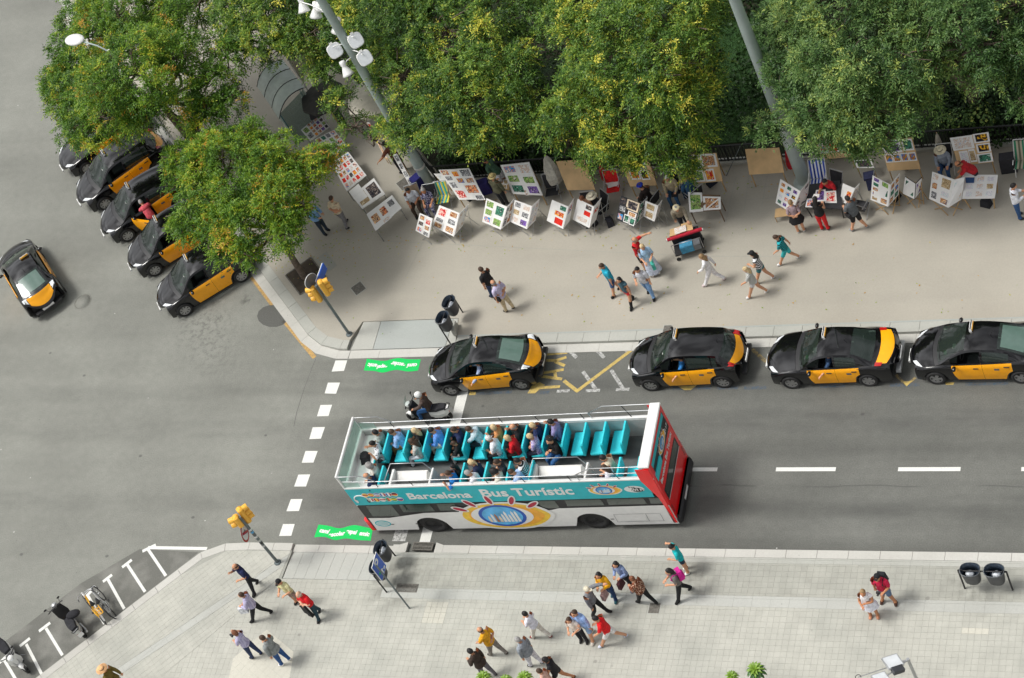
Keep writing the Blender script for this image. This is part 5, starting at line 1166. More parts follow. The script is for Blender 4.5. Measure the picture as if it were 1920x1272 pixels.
# seats
def seat(x, y0, y1, par=bus, n=2):
    yc = (y0+y1)/2; w_ = (y1-y0)
    mb = MB(); mb.box((x-.27, yc, DK+.40), (.46, w_-.02, .09), 'turquoise_vinyl', bev=.03); s_ = mb.build('seat', par)
    mb = MB(); mb.add([(x-.045, y0, DK+.36), (x+.035, y0, DK+.36), (x+.035, y1, DK+.36), (x-.045, y1, DK+.36), (x+.03, y0, ZT-.06), (x+.11, y0, ZT-.06), (x+.11, y1, ZT-.06), (x+.03, y1, ZT-.06), (x+.05, y0+.04, ZT+.0), (x+.11, y0+.04, ZT+.0), (x+.11, y1-.04, ZT+.0), (x+.05, y1-.04, ZT+.0)],
      [(3, 2, 1, 0), (0, 1, 5, 4), (1, 2, 6, 5), (2, 3, 7, 6), (3, 0, 4, 7), (4, 5, 9, 8), (5, 6, 10, 9), (6, 7, 11, 10), (7, 4, 8, 11), (8, 9, 10, 11)], 'turquoise_vinyl'); mb.build('seat_back', par)
    mb = MB(); mb.box((x-.2, yc, DK+.17), (.08, w_*.6, .34), 'black_plastic'); mb.build('seat_pedestal', par)
FX = [bl(728+36.85*i, 802-1.72*i, 2.95).x for i in range(13)]
for x in FX: seat(x, .16, 1.08)
NX = [bl(px, py, 2.95).x for px, py in ((716, 870), (868, 866), (911, 865), (954, 862), (996, 860), (1160, 853), (1197, 850), (1233, 848))]
for x in NX: seat(x, -1.08, -.32)
# stair wells: white hood, side boards, hand rail, dark stairs
for a, b in (s1, s2):
    mb = MB(); mb.add([(a+.12, -1.05, ZT-.42), (b-.25, -1.05, ZT-.42), (b-.25, -.42, ZT-.28), (a+.12, -.42, ZT-.28), (a+.12, -.72, ZT-.42), (b-.25, -.72, ZT-.42)], [(4, 5, 2, 3)], 'white_matt'); mb.box(((a+b)/2-.06, -.43, (DK+ZT-.28)/2), (b-a-.3, .035, ZT-.28-DK), 'white_matt')
    mb.add([(b-.25, -.72, ZT-.42), (b-.25, -.42, ZT-.28), (b-.02, -.42, DK+.25), (b-.02, -.62, DK+.25)], [(0, 3, 2, 1)], 'white_matt'); mb.add([(a+.12, -.72, ZT-.42), (b-.25, -.72, ZT-.42), (b-.25, -.72, DK+.2), (a+.12, -.72, DK+.2)], [(0, 3, 2, 1)], 'wall_grey'); mb.build('stair_hood', bus)
    mb = MB(); mb.box((a+.05, -.74, DK+.42), (.10, .70, .84), 'bus_white', bev=.02); mb.build('stair_board', bus)
    mb = MB(); mb.box((b+.02, -.74, DK+.42), (.08, .70, .84), 'bus_white', bev=.02); mb.build('stair_board', bus)
    mb = MB(); zt = ZT+.12; mb.tube([(a, -1.05, ZT-.2), (a+.0, -1.05, zt), (a+.05, -.38, zt), (b-.25, -.38, zt), (b-.0, -.38, ZT-.55)], .02, 'steel', 6); mb.build('stair_rail', bus)
    for k in range(5): mb = MB(); mb.box((a+.25+k*.25, -.9, DK-.2-.22*k), (.26, .40, .04), 'black_plastic'); mb.build('stair_tread', bus)
    mb = MB(); mb.box(((a+b)/2, -.75, .9), (b-a, .7, .05), 'rubber'); mb.build('stair_landing', bus)
# things on the front ledge
def bworld(x, y, z): return bo+bex*x+bey*y+Vector((0, 0, z))
mb = MB(); mb.box((0, 0, .12), (.34, .44, .24), 'dark_fabric', .3, .55, 0); mb.ball((0, .02, .16), (.17, .2, .10), 'dark_fabric', 10, 6); p = bworld(.38, .12, ZT-.28); o = mb.build('bag', None, p, BA); tag(o, 'black bag lying on the white ledge at the front of the bus deck', 'bag')
# passengers: (row list, row index, offset across, height, ...)
BH = math.degrees(BA)+180
def rider(x, y, label, **sp):
    sp.setdefault('sit', 1); sp.setdefault('h', 1.82); p = bworld(x-.20, y, DK-.03); sp['w'] = p; sp['an'] = math.radians(BH+sp.pop('dev', 0)); sp['group'] = 'passengers on the upper deck of the bus'; sp.setdefault('seat', 0.02); sp.setdefault('shin', -.10 if 0 else .02); person(0, 0, 0, label, **sp)
A_, B_ = .83, .40
R_ = rider
R_(FX[0], A_, 'passenger in a grey shirt and sunglasses in the far front seat', top='9aa5a0', bot='2b3038', hair=('short', 'black'), glasses=1, arms=('lap', 'lap'), look=-15)
R_(FX[0], B_, 'dark-haired passenger in a white graphic T-shirt filming beside the front aisle', top='white_graphic', bot='3a3d42', hair=('short', 'black'), arms=('elbow', 'up'), look=-10, dev=25)
R_(FX[1], A_, 'brown-haired passenger in a light blue shirt in the second far row', top='8fb2e0', bot='8a6238', hair=('short', 'brown'), sl='long', arms=('front', 'lap'), lean=14, look=20)
R_(FX[2], A_, 'blond passenger in a black jacket in the third far row', top='121214', bot='20242c', sl='long', hair=('long', 'blond'), arms=('lap', 'lap'), f=1)
R_(FX[2], B_, 'long-haired woman in a pale grey top in the third far row', top='b9bdb9', bot='c2c6cc', sl='long', hair=('long', 'brown'), f=1, arms=('cross', 'cross'), look=12)
R_(FX[3], A_, 'passenger in a bright blue shirt behind the two long-haired women', top='5f93dd', bot='c9c2b4', sl='long', hair=('short', 'black'), arms=('lap', 'front'), lean=12, look=25)
R_(FX[4], A_, 'passenger in a navy jacket beside the far rail of the bus', top='16264e', bot='20242c', sl='long', hair=('short', 'brown'), arms=('front', 'lap'), dev=20)
R_(FX[4], B_, 'child in a black jacket and pale trousers at the aisle', top='141518', bot='c9c7c2', h=1.45, seat=.08, sl='long', hair=('short', 'brown'), arms=('lap', 'lap'), look=20)
R_(FX[5], A_, 'passenger in a pale striped shirt leaning forward', top='b9cdd6', bot='22303a', hair=('short', 'brown'), lean=20, arms=('reach', 'front'))
R_(FX[6], A_, 'woman with sunglasses and a tan top on the far side of the bus', top='c98f5a', bot='262a30', hair=('bob', 'blond'), f=1, glasses=1, arms=('up', 'lap'), look=-20)
R_(FX[6], B_, 'white-haired man in a white shirt reaching forward over the seat', top='e8eaf0', bot='3b4046', hair=('short', 'white'), lean=10, arms=('front', 'reach'))
R_(FX[7], A_, 'balding man in a dark shirt holding a camera by the far rail', top='16161a', bot='20242c', hair=('bald', 'grey'), arms=('front', 'up'), look=-10, dev=15)
R_(FX[7], B_, 'blond passenger in a red jacket at the aisle', top='c81420', bot='3a2f2a', sl='long', hair=('bob', 'blond'), f=1, lean=14, arms=('front', 'lap'))
R_(FX[8], A_, 'fair-haired passenger in navy on the far side, ninth row', top='1c2b55', bot='20242c', hair=('short', 'blond'), arms=('front', 'lap'), look=15)
R_(FX[8], B_, 'passenger in a lilac patterned top with folded arms', top='floral_lilac', bot='2b3044', hair=('short', 'blond'), f=1, arms=('cross', 'cross'), look=22)
R_(FX[9], A_, 'tall man in a lavender striped shirt, hand at his forehead', top='8c86b4', bot='262b3a', sl='long', hair=('short', 'black'), arms=('lap', 'up'), h=1.85, seat=.14)
R_(FX[9], B_-.12, 'woman in a black hooded jacket and jeans beside the man in lavender', top='0f0f12', bot='2f5f95', sl='long', hair=('none', 'black'), hat=('beret', '101014'), f=1, arms=('cross', 'front'), look=-25, dev=50)
C_, D_ = -.52, -.92
R_(NX[0], C_, 'grey-haired woman in white behind the front ledge of the bus', top='d6d4cc', bot='5a5248', hair=('curly', 'grey'), f=1, arms=('lap', 'lap'))
R_(NX[0], D_, 'bald man in a navy shirt sitting before the first stairwell', top='1f2f52', bot='23324a', hair=('bald', 'grey'), arms=('front', 'front'), look=15)
R_(NX[1], C_, 'girl in black with one leg stretched across the aisle', top='141316', bot='3f78c8', hair=('long', 'black'), f=1, arms=('lap', 'lap'), h=1.55, seat=.05, dev=35)
R_(NX[1], D_, 'passenger in a bright blue T-shirt leaning a bare elbow over the rail', top='1878c8', bot='262b3a', hair=('short', 'brown'), arms=('elbow', 'up'), dev=10)
R_(NX[2], C_, 'woman with blond hair and a navy top, arm raised to her head', top='1b2444', bot='23262e', hair=('tail', 'blond'), f=1, arms=('front', 'elbow'), lean=12)
R_(NX[2], D_, 'grey-haired passenger in a white shirt beside the near rail', top='dde0e6', bot='34445c', hair=('short', 'grey'), lean=14, look=25, arms=('lap', 'lap'))
R_(NX[3], C_, 'brown-haired man in a charcoal shirt turned across the bus', top='272a33', bot='20242c', hair=('short', 'brown'), dev=30, arms=('front', 'lap'))
R_(NX[3], D_, 'passenger with a mop of curly black hair by the near rail', top='e0dccf', bot='a43c3c', hair=('curly', 'black'), arms=('lap', 'lap'), look=20)
R_(NX[4], C_, 'passenger in a black and white jacket before the second stairwell', top='white_stripe', bot='23262e', hair=('short', 'black'), arms=('lap', 'lap'), lean=10)
R_(NX[4], D_, 'passenger in a pale blue shirt before the second stairwell', top='a9c6ee', bot='c9c7c2', hair=('short', 'brown'), lean=20, arms=('reach', 'front'), look=20)
R_(NX[5], C_, 'dark-haired passenger in a cream top behind the second stairwell', top='cdc3ac', bot='4a3c30', hair=('short', 'black'), arms=('front', 'lap'), lean=14)
R_(NX[5], D_, 'woman with a white blouse and long dark hair behind the second stairwell', top='e6e6f2', bot='5a3c50', hair=('long', 'brown'), f=1, arms=('lap', 'lap'))
# ------------------------------------------------------------------ scooters and bicycles
def scooter(label, rider_=False, body='white_gloss', screen=True):
    """x forward, wheels on z=0"""
    o = empty('scooter', (0, 0, 0), 0, label, 'scooter')
    for x, nm in ((.66, 'wheel'), (-.66, 'wheel')):
        mb = MB(); n = 18; vs = []; prof = [(.14, -.04), (.22, -.055), (.245, -.02), (.245, .02), (.22, .055), (.14, .04)]
        for r_, t_ in prof: vs += [(r_*math.cos(2*math.pi*k/n), t_, r_*math.sin(2*math.pi*k/n)) for k in range(n)]
        mb.add(vs, [(j*n+k, j*n+(k+1) % n, (j+1)*n+(k+1) % n, (j+1)*n+k) for j in range(5) for k in range(n)], 'rubber', True)
        w_ = mb.build('wheel', o, (x, 0, .245)); mb = MB()
        for k in range(5): a = 2*math.pi*k/5; mb.tube([(0, 0, 0), (.15*math.cos(a), 0, .15*math.sin(a))], .018, 'alloy', 5)
        mb.tube([(0, -.05, 0), (0, .05, 0)], .05, 'alloy', 8); mb.build('rim', w_)
    mb = MB(); mb.add([(.86, 0, .44), (.70, .07, .52), (.70, -.07, .52), (.45, .08, .50), (.45, -.08, .50), (.88, 0, .36), (.70, .075, .42), (.70, -.075, .42), (.45, .085, .38), (.45, -.085, .38)], [(0, 1, 2), (1, 3, 4, 2), (0, 5, 6, 1), (0, 2, 7, 5), (1, 6, 8, 3), (2, 4, 9, 7)], body, True); mb.build('front_mudguard', o)
    mb = MB(); mb.tube([(.66, .09, .25), (.50, .08, .75), (.42, 0, 1.0)], .022, 'steel', 6); mb.tube([(.66, -.09, .25), (.50, -.08, .75), (.42, 0, 1.0)], .022, 'steel', 6); mb.build('fork', o)
    mb = MB(); mb.add([(.60, 0, .92), (.46, .20, .95), (.46, -.20, .95), (.60, 0, .60), (.40, .24, .55), (.40, -.24, .55), (.34, .17, .28), (.34, -.17, .28), (.44, 0, .26)], [(0, 3, 4, 1), (0, 2, 5, 3), (3, 8, 6, 4), (3, 5, 7, 8)], body, True)
    mb.add([(.55, 0, .92), (.43, .20, .95), (.43, -.20, .95), (.37, .24, .55), (.37, -.24, .55), (.31, .17, .28), (.31, -.17, .28)], [(1, 3, 4, 2), (3, 5, 6, 4), (0, 1, 2)], 'black_plastic'); mb.build('leg_shield', o)
    mb = MB(); mb.ball((.53, 0, .98), (.12, .13, .09), body, 12, 7); mb.ball((.60, 0, .95), (.07, .08, .06), 'lamp_clear', 10, 6); mb.box((.43, 0, 1.03), (.12, .20, .03), 'black_plastic'); mb.build('handlebar_cowl', o)
    mb = MB(); mb.tube([(.36, .34, 1.04), (.44, .10, 1.0), (.44, -.10, 1.0), (.36, -.34, 1.04)], .018, 'black_plastic', 6)
    mb.build('handlebar', o)
    for s in (1, -1): mb = MB(); mb.tube([(.40, .24*s, 1.03), (.44, .30*s, 1.18)], .008, 'black_plastic', 5); mb.ball((.44, .32*s, 1.21), (.02, .065, .045), 'black_plastic', 8, 5); mb.build('mirror', o)
    if screen: mb = MB(); mb.add([(.62, .14, 1.02), (.62, -.14, 1.02), (.54, .16, 1.32), (.54, -.16, 1.32)], [(0, 2, 3, 1)], 'clear_glass'); mb.build('windshield', o)
    mb = MB(); mb.box((.10, 0, .26), (.55, .34, .06), 'black_plastic', bev=.02); mb.build('footboard', o)
    mb = MB(); prof = [(-.14, .26, .62, .12), (-.30, .28, .70, .17), (-.55, .32, .72, .18), (-.80, .42, .76, .15), (-.98, .58, .80, .07)]; vs = []
    for x, z0, z1, w_ in prof: vs += [(x, -w_*.8, z0), (x, -w_, (z0+z1)/2), (x, -w_*.85, z1), (x, w_*.85, z1), (x, w_, (z0+z1)/2), (x, w_*.8, z0)]
    mb.add(vs, [(j*6+k, (j+1)*6+k, (j+1)*6+(k+1) % 6, j*6+(k+1) % 6) for j in range(4) for k in range(6)]+[(5, 4, 3, 2, 1, 0), (24, 25, 26, 27, 28, 29)], body, False); mb.build('rear_fairing', o)
    mb = MB(); mb.add([(x, s*w_, z) for x, w_, z in ((-.10, .11, .74), (-.28, .14, .77), (-.50, .15, .79), (-.62, .13, .84), (-.84, .10, .86)) for s in (-1, 1)]+[(x, s*w_, z) for x, w_, z in ((-.06, .13, .66), (-.28, .17, .69), (-.50, .18, .71), (-.62, .16, .74), (-.86, .12, .77)) for s in (-1, 1)],
      [(2*i+1, 2*i, 2*i+2, 2*i+3) for i in range(4)]+[(2*i, 2*i+10, 2*i+12, 2*i+2) for i in range(4)]+[(2*i+11, 2*i+1, 2*i+3, 2*i+13) for i in range(4)]+[(0, 1, 11, 10), (9, 8, 18, 19)], 'dark_fabric', False); mb.build('seat', o)
    mb = MB(); mb.tube([(-.86, .16, .80), (-1.0, .10, .84), (-1.0, -.10, .84), (-.86, -.16, .80)], .02, 'black_plastic', 6); mb.build('grab_rail', o)
    mb = MB(); mb.box((-.94, 0, .62), (.05, .16, .08), 'tail_red'); mb.build('tail_light', o)
    mb = MB(); mb.add([(-1.02, .10, .46), (-1.02, -.10, .46), (-.98, -.10, .62), (-.98, .10, .62)], [(0, 3, 2, 1)], 'white_gloss'); mb.tube([(-.66, 0, .5), (-.98, 0, .50)], .02, 'black_plastic', 5); mb.build('number_plate', o)
    mb = MB(); mb.box((-.38, 0, .26), (.50, .26, .20), 'black_plastic', bev=.04); mb.tube([(-.30, -.16, .24), (-.75, -.20, .30), (-.92, -.20, .36)], .045, 'steel', 8); mb.build('engine', o)
    mb = MB(); mb.tube([(-.05, .12, .22), (-.02, .28, .02)], .012, 'steel', 5); mb.build('stand', o)
    return o
def place2(o, front, rear, z=.245, wb=1.32, tilt=0):
    A, B = at(*front, z), at(*rear, z); d = A-B; an = math.atan2(d.y, d.x); m = (A+B)/2; o.location = (m.x, m.y, 0); o.rotation_euler = (math.radians(tilt), 0, an); return an, m
sc1 = scooter('white scooter ridden between the head taxi and the bus'); an, m = place2(sc1, (775, 780), (836, 779))
person(0, 0, 0, 'scooter rider in a brown jacket, jeans and white open helmet', w=(m.x-.22*math.cos(an), m.y-.22*math.sin(an), .26), an=an, sit=1, seat=.03, lean=8, arms=('bars', 'bars'), top='54453f', sl='long', bot='2f5f95', hair=('none', 'brown'), hat=('helmet', 'white_gloss'), knee=14, shin=.02, shoe='26262a', h=1.74)
sc2 = scooter('silver and black scooter parked beside the yellow bicycle', body='silver', screen=False); place2(sc2, (119, 1143), (157, 1190), tilt=-6)
sc3 = scooter('white scooter parked in the lowest motorbike bay, nose towards the pavement', body='white_gloss', screen=False); place2(sc3, (55, 1262), (8, 1205), tilt=6)
mb = MB(); mb.ball((0, 0, 0), (.28, .17, .13), 'dark_fabric', 12, 7); p = at(137, 1152, .8); tag(mb.build('seat_cover', None, p, .5), 'black folded leg cover hanging on the silver scooter', 'leg cover')
def bicycle(label, frame, basket=None, tyre='rubber'):
    o = empty('bicycle', (0, 0, 0), 0, label, 'bicycle'); R = .33
    for x in (.52, -.52):
        mb = MB(); n = 24; mb.tube([(R*math.cos(2*math.pi*k/n), 0, R*math.sin(2*math.pi*k/n)) for k in range(n+1)], .019, tyre, 6, False); w_ = mb.build('wheel', o, (x, 0, R+.02)); mb = MB()
        for k in range(14): a = 2*math.pi*k/14; mb.tube([(.02*math.cos(a+.5), 0, .02*math.sin(a+.5)), (R*math.cos(a), 0, R*math.sin(a))], .003, 'steel', 4, False)
        mb.tube([(0, -.04, 0), (0, .04, 0)], .025, 'steel', 6); tag(mb.build('spokes', w_), kind='stuff')
    mb = MB(); h = R+.02
    for a, b, r_ in (((.36, 0, .80), (-.05, 0, .30), .024), ((.30, 0, .86), (-.14, 0, .62), .018), ((-.05, 0, .30), (-.20, 0, .82), .020), ((-.05, .04, .30), (-.52, .05, h), .012), ((-.05, -.04, .30), (-.52, -.05, h), .012), ((-.16, .03, .62), (-.52, .05, h), .010), ((-.16, -.03, .62), (-.52, -.05, h), .010)): mb.tube([a, b], r_, frame, 7)
    mb.build('frame', o)
    mb = MB(); mb.tube([(.31, 0, .95), (.40, 0, .70), (.42, .05, .60), (.52, .05, h)], .014, 'steel', 6); mb.tube([(.42, -.05, .60), (.52, -.05, h)], .014, 'steel', 6); mb.build('fork', o)
    mb = MB(); mb.tube([(.12, .30, 1.03), (.26, .24, 1.05), (.32, .0, 1.0), (.26, -.24, 1.05), (.12, -.30, 1.03)], .012, 'steel', 6); mb.tube([(.05, .31, 1.02), (.15, .29, 1.03)], .018, 'black_plastic', 6); mb.tube([(.05, -.31, 1.02), (.15, -.29, 1.03)], .018, 'black_plastic', 6); mb.build('handlebar', o)
    mb = MB(); mb.add([(-.36, .09, .90), (-.36, -.09, .90), (-.10, .025, .91), (-.10, -.025, .91), (-.38, 0, .86), (-.05, 0, .87), (-.33, .10, .86), (-.33, -.10, .86)], [(0, 1, 3, 2), (0, 2, 5, 6), (3, 1, 7, 5), (1, 0, 6, 4, 7)], 'black_plastic', True); mb.tube([(-.21, 0, .88), (-.19, 0, .80)], .014, 'steel', 6); mb.build('saddle', o)
    mb = MB(); mb.lathe((0, 0, 0), [(.09, -.004), (.09, .004)], 'steel', 16); mb.tube([(0, 0, 0), (.14, .0, .0)], .01, 'steel', 5); c_ = mb.build('crank', o); c_.matrix_local = Matrix.Translation((-.05, -.06, .30)) @ Matrix.Rotation(math.pi/2, 4, 'X')
    for s in (1, -1): mb = MB(); mb.box((-.05+.13*s, -.12*s, .30-.10*s), (.09, .07, .02), 'black_plastic'); mb.build('pedal', o)
    for x0, a0, a1, nm in ((-.52, .5, 2.9, 'rear_mudguard'), (.52, .9, 2.4, 'front_mudguard')):
        mb = MB(); n = 10; vs = [(x0+(R+.035)*math.cos(a), s*.028, h+(R+.035)*math.sin(a)) for a in np.linspace(a0, a1, n+1) for s in (-1, 1)]; mb.add(vs, [(2*i, 2*i+2, 2*i+3, 2*i+1) for i in range(n)], 'white_gloss' if basket else 'black_plastic', True); mb.build(nm, o)
    if basket:
        mb = MB(); 
        for t in (-.12, -.04, .04, .12): mb.box((-.62, t, .76), (.36, .02, .015), basket)
        for t in (-.80, -.62, -.46): mb.box((t, 0, .76), (.02, .26, .02), basket)
        for s in (-1, 1): mb.box((-.62, s*.13, .82), (.36, .015, .10), basket)
        mb.build('rear_rack', o); mb = MB(); mb.add([(-.02, .035, .42), (-.02, -.035, .42), (.34, .04, .84), (.34, -.04, .84), (.0, .03, .30), (.0, -.03, .30)], [(0, 1, 3, 2), (0, 2, 4), (1, 5, 3)], basket); mb.box((.12, 0, .60), (.30, .06, .10), basket, 0); mb.build('frame_cover', o)
    return o
M('bike_yellow', (.85, .45, .02), .4, 0, .05)
b1 = bicycle('yellow city bicycle with a rear rack parked in the bays', 'bike_yellow', 'bike_yellow'); place2(b1, (154, 1122), (193, 1167), z=.35, tilt=10)
b2 = bicycle('grey mountain bicycle parked against the yellow bicycle', 'silver'); place2(b2, (184, 1104), (212, 1152), z=.35, tilt=-10)
# ------------------------------------------------------------------ people on the pavements
p_ = person
p_(612, 437, 10, 'person in a light blue shirt with a dark backpack at the corner tree', top='7fa8d4', sl='long', bot='2a3744', hair=('short', 'brown'), items=[('backpack', '17181d', 'dark backpack worn by the person in the blue shirt')], arms=('front', 'front'))
p_(651, 424, 300, 'grey-haired man in a beige shirt and grey trousers, hands behind his back', top='d6c4a6', bot='7c7a7c', sl='short', hair=('short', 'brown'), arms=('back', 'back'), fat=1.1, st=12)
p_(934, 557, 205, 'man in a black T-shirt walking beside the man in lavender', top='17171b', bot='2c3f66', hair=('short', 'brown'), st=14, arms=('down', 'fwd'), fat=1.12)
p_(957, 582, 200, 'bald man in a lavender shirt and beige trousers with a shoulder strap', top='c0b8d4', sl='short', bot='c4b697', hair=('bald', 'grey'), fat=1.15, arms=('down', 'back'), st=6, items=[('sling', '1b1b22', 'dark shoulder bag of the bald man in lavender')])
p_(1158, 549, 150, 'man in a turquoise T-shirt and blue shorts', top='1fa6c2', bot='3a5580', bt='shorts', hair=('short', 'brown'), fat=1.12, arms=('down', 'front'), st=12, shoe='141414')
p_(1187, 570, 125, 'girl in a teal top, red shorts and black knee boots', top='3b5a66', sl='none', bot='c02430', bt='mini', f=1, h=1.60, hair=('long', 'black'), boots=1, st=16, look=-18)
p_(1222, 555, 110, 'man in a white T-shirt and faded jeans', top='c9cbd2', bot='7aa0cc', hair=('short', 'black'), arms=('down', 'front'), st=10, apart=.05)
p_(1212, 503, -8, 'man in a red T-shirt pointing towards the stands', top='c8141c', bot='17171a', bt='shorts', hair=('bald', 'grey'), arms=('point', 'down'), fat=1.15, shoe='17171a')
p_(1229, 513, 70, 'blonde woman in a light blue top and long white skirt', top='a9cbe8', bot='cfd8ea', bt='skirt', skl=.95, f=1, hair=('bob', 'blond'), arms=('front', 'lap'), shoe='e8e0d8', items=[('bag', '4fc0b0', 'mint green handbag of the woman in the white skirt')])
p_(1342, 531, 176, 'woman all in white striding past the stands', top='e6e6e8', sl='long', bot='e4e4e8', f=1, hair=('long', 'light'), arms=('fwd', 'bwd'), st=26, shoe='e0cfd0', h=1.66)
p_(1436, 527, 178, 'dark-haired woman in a navy and white vest top and shorts', top='white_stripe', sl='none', bot='2f6e74', bt='mini', f=1, hair=('long', 'black'), hat=('cap', '1a1a1e'), arms=('front', 'down'), st=22, shoe='e6e6e8', h=1.66)
p_(1423, 554, 176, 'blonde girl in a striped top and pale shorts beside her dark-haired friend', top='grey_stripe', sl='short', bot='cfd0d2', bt='mini', f=1, hair=('long', 'blond'), arms=('fwd', 'down'), st=24, shoe='ececec', h=1.62)
p_(1482, 491, 172, 'child in a black and teal striped shirt and turquoise shorts', top='teal_stripe', bot='35b3b8', bt='shorts', hair=('short', 'brown'), arms=('fwd', 'bwd'), st=28, h=1.55, lean=12, shoe='f0f0f0', look=20)
p_(1503, 435, 262, 'woman in a mauve top over a black skirt looking at the prints', top='a08a90', bot='131317', bt='skirt', skl=.42, f=1, hair=('short', 'light'), arms=('back', 'back'), shoe='e4e4e4', h=1.64)
p_(1548, 431, 285, 'long-haired woman in a black top and red trousers choosing a print', top='111114', sl='none', bot='d01a20', f=1, hair=('long', 'black'), arms=('reach', 'front'), shoe='2a1c18', h=1.68, fat=1.05, items=[('paper', 'e8e4e0', 'white mounted print in the hand of the woman in red trousers')])
p_(1612, 430, 215, 'man in a grey T-shirt and black shorts with bare calves', top='5a5f63', bot='15161a', bt='shorts', hair=('short', 'black'), arms=('front', 'front'), fat=1.1, apart=.1, shoe='9aa0a6', st=10, items=[('sling', '1d1d20', 'dark satchel of the man in the grey T-shirt')])
p_(1912, 408, 345, 'man in a white shirt and jeans at the right edge of the photo', top='dfe2ea', bot='2a5080', hair=('short', 'black'), arms=('front', 'front'), fat=1.12, sl='long', shoe='22242a')
p_(950, 386, 300, 'man in an olive shirt and straw hat seen from behind', top='5b5a44', sl='long', bot='22242a', hair=('short', 'grey'), hat=('brim', 'cdb87e'), arms=('front', 'down'), fat=1.12)
p_(949, 352, 190, 'man in a dark green T-shirt and white shorts by the fence, arm out', top='3c5a44', bot='dadae2', bt='shorts', skin=3, hair=('short', 'black'), lean=28, arms=('down', 'side'))
p_(816, 392, 100, 'woman in a dark floral dress sitting in a folding chair', top='floral_dark', bot='floral_dark', sit=1, f=1, hair=('bun', 'grey'), arms=('lap', 'lap'), skin=1, ground=.0, fat=1.1)
p_(787, 392, 85, 'dark-haired seller in a white shirt sitting at the left end', top='ccd0d8', bot='3b2c22', sit=1, hair=('short', 'black'), skin=3, arms=('front', 'lap'), ground=.0, items=[])
p_(1132, 405, 140, 'seller in a wide cream hat and black jacket behind the white folders', top='16171c', sl='long', bot='23252c', sit=1, hair=('short', 'brown'), hat=('wide', 'cfc6b0'), arms=('front', 'front'), ground=.0)
p_(1111, 408, 100, 'red-haired woman reading a turquoise sheet beside the cream hat', top='e0b090', bot='2a2c33', sit=1, f=1, hair=('bob', 'red'), arms=('front', 'front'), ground=.0, look=25, items=[('paper', '1c9ac8', 'turquoise paper sheet held by the red-haired woman')])
p_(1226, 391, 200, 'seated seller with a bright blue cap at the framed board', top='2b1e1c', sl='long', bot='1d1e24', sit=1, hair=('short', 'brown'), hat=('beret', '1634b0'), arms=('lap', 'lap'), ground=.0, lean=12)
p_(1269, 371, 95, 'grey-haired man in a cream jacket and jeans sitting in a camp chair', top='b7a98c', sl='long', bot='2c5478', sit=1, hair=('short', 'white'), arms=('lap', 'lap'), ground=.0, items=[('paper', '15151a', 'black tablet on the lap of the man in the cream jacket')])
p_(1306, 378, 215, 'seated person in blue denim half hidden by low branches', top='2c5478', sl='long', bot='27405e', sit=1, hair=('short', 'brown'), arms=('lap', 'lap'), ground=.0, lean=18)
p_(1289, 431, 75, 'man in a round cream hat and stone jacket bending over the cart', top='8f8775', sl='long', bot='2c2d33', hair=('short', 'grey'), hat=('beret', 'e0d4b0'), arms=('reach', 'down'), lean=24, shoe='202024')
p_(1568, 370, 125, 'seller in a red and black top leaning over the black table', top='c0202a', bot='1d1e24', sit=1, hair=('short', 'black'), skin=1, arms=('front', 'reach'), lean=20, ground=.0)
p_(1776, 322, 95, 'seller in a white cowboy hat and grey shirt with red waistcoat', top='8a93a0', sl='long', bot='2a4f7c', sit=1, hair=('short', 'grey'), hat=('wide', 'dcd2b4'), arms=('lap', 'lap'), ground=.0)
p_(1836, 352, 165, 'bald man in a red and black shirt reaching down to the sketches', top='b01a24', bot='26282e', hair=('bald', 'brown'), skin=1, lean=38, arms=('reach', 'front'), fat=1.1)
p_(646, 238, 200, 'dark-clothed seller standing behind the postcard tables', top='23263a', sl='long', bot='22242a', hair=('short', 'brown'), arms=('front', 'front'))
p_(758, 322, 200, 'seller in a brown top behind the leaning canvases', top='6a3c2a', bot='26262c', hair=('short', 'black'), skin=1, arms=('side', 'front'), lean=15)
p_(303, 432, 235, 'person in a pink top leaning in at the open taxi door', z0=0, top='c8505c', bot='30323c', hair=('short', 'grey'), lean=38, arms=('reach', 'reach'))
# lower pavement
p_(482, 1104, 135, 'man in a navy polo shirt and sunglasses holding a phone', top='16204a', bot='15171e', hair=('bald', 'brown'), arms=('front', 'up'), glasses=1, st=14, look=-10, apart=.05, items=[])
p_(494, 1158, 170, 'man in a black waistcoat with striped sleeves striding past', top='lilac_stripe', sl='long', bot='101217', hair=('short', 'brown'), arms=('front', 'cross'), st=26, look=-20, items=[('bag', 'dfe2e8', 'white plastic bag of the man in the waistcoat')])
p_(562, 1132, 120, 'person in a pale yellow shirt and black cap', top='d8d4a0', bot='camo', bt='shorts', hair=('short', 'black'), hat=('cap', '14151a'), arms=('front', 'front'), h=1.68)
p_(600, 1156, 125, 'bald man in a bright red polo shirt holding a black jacket', top='d8141c', bot='22404c', hair=('bald', 'white'), skin=2, fat=1.15, arms=('cross', 'cross'), st=10, items=[('cloth', '101014', 'black jacket held by the man in the red polo shirt')])
p_(483, 1231, 195, 'woman in a lilac and white top raising a camera', top='lilac_stripe', bot='25355a', f=1, hair=('bob', 'red'), arms=('front', 'up'), st=8, items=[('camera', 'k', 'black camera held by the woman in the lilac top')])
p_(537, 1243, 190, 'man in a grey jacket, blue jeans and white trainers', top='8b8f8e', sl='long', bot='24508a', hair=('short', 'brown'), arms=('down', 'front'), st=6, shoe='f0f0f2', coat=1, h=1.80)
p_(238, 1297, 185, 'person in an olive jacket and straw hat at the bottom left', top='6a5a1e', sl='long', bot='1a1c22', hair=('short', 'brown'), hat=('wide', 'e8b480'), arms=('fwd', 'bwd'), coat=1, st=14)
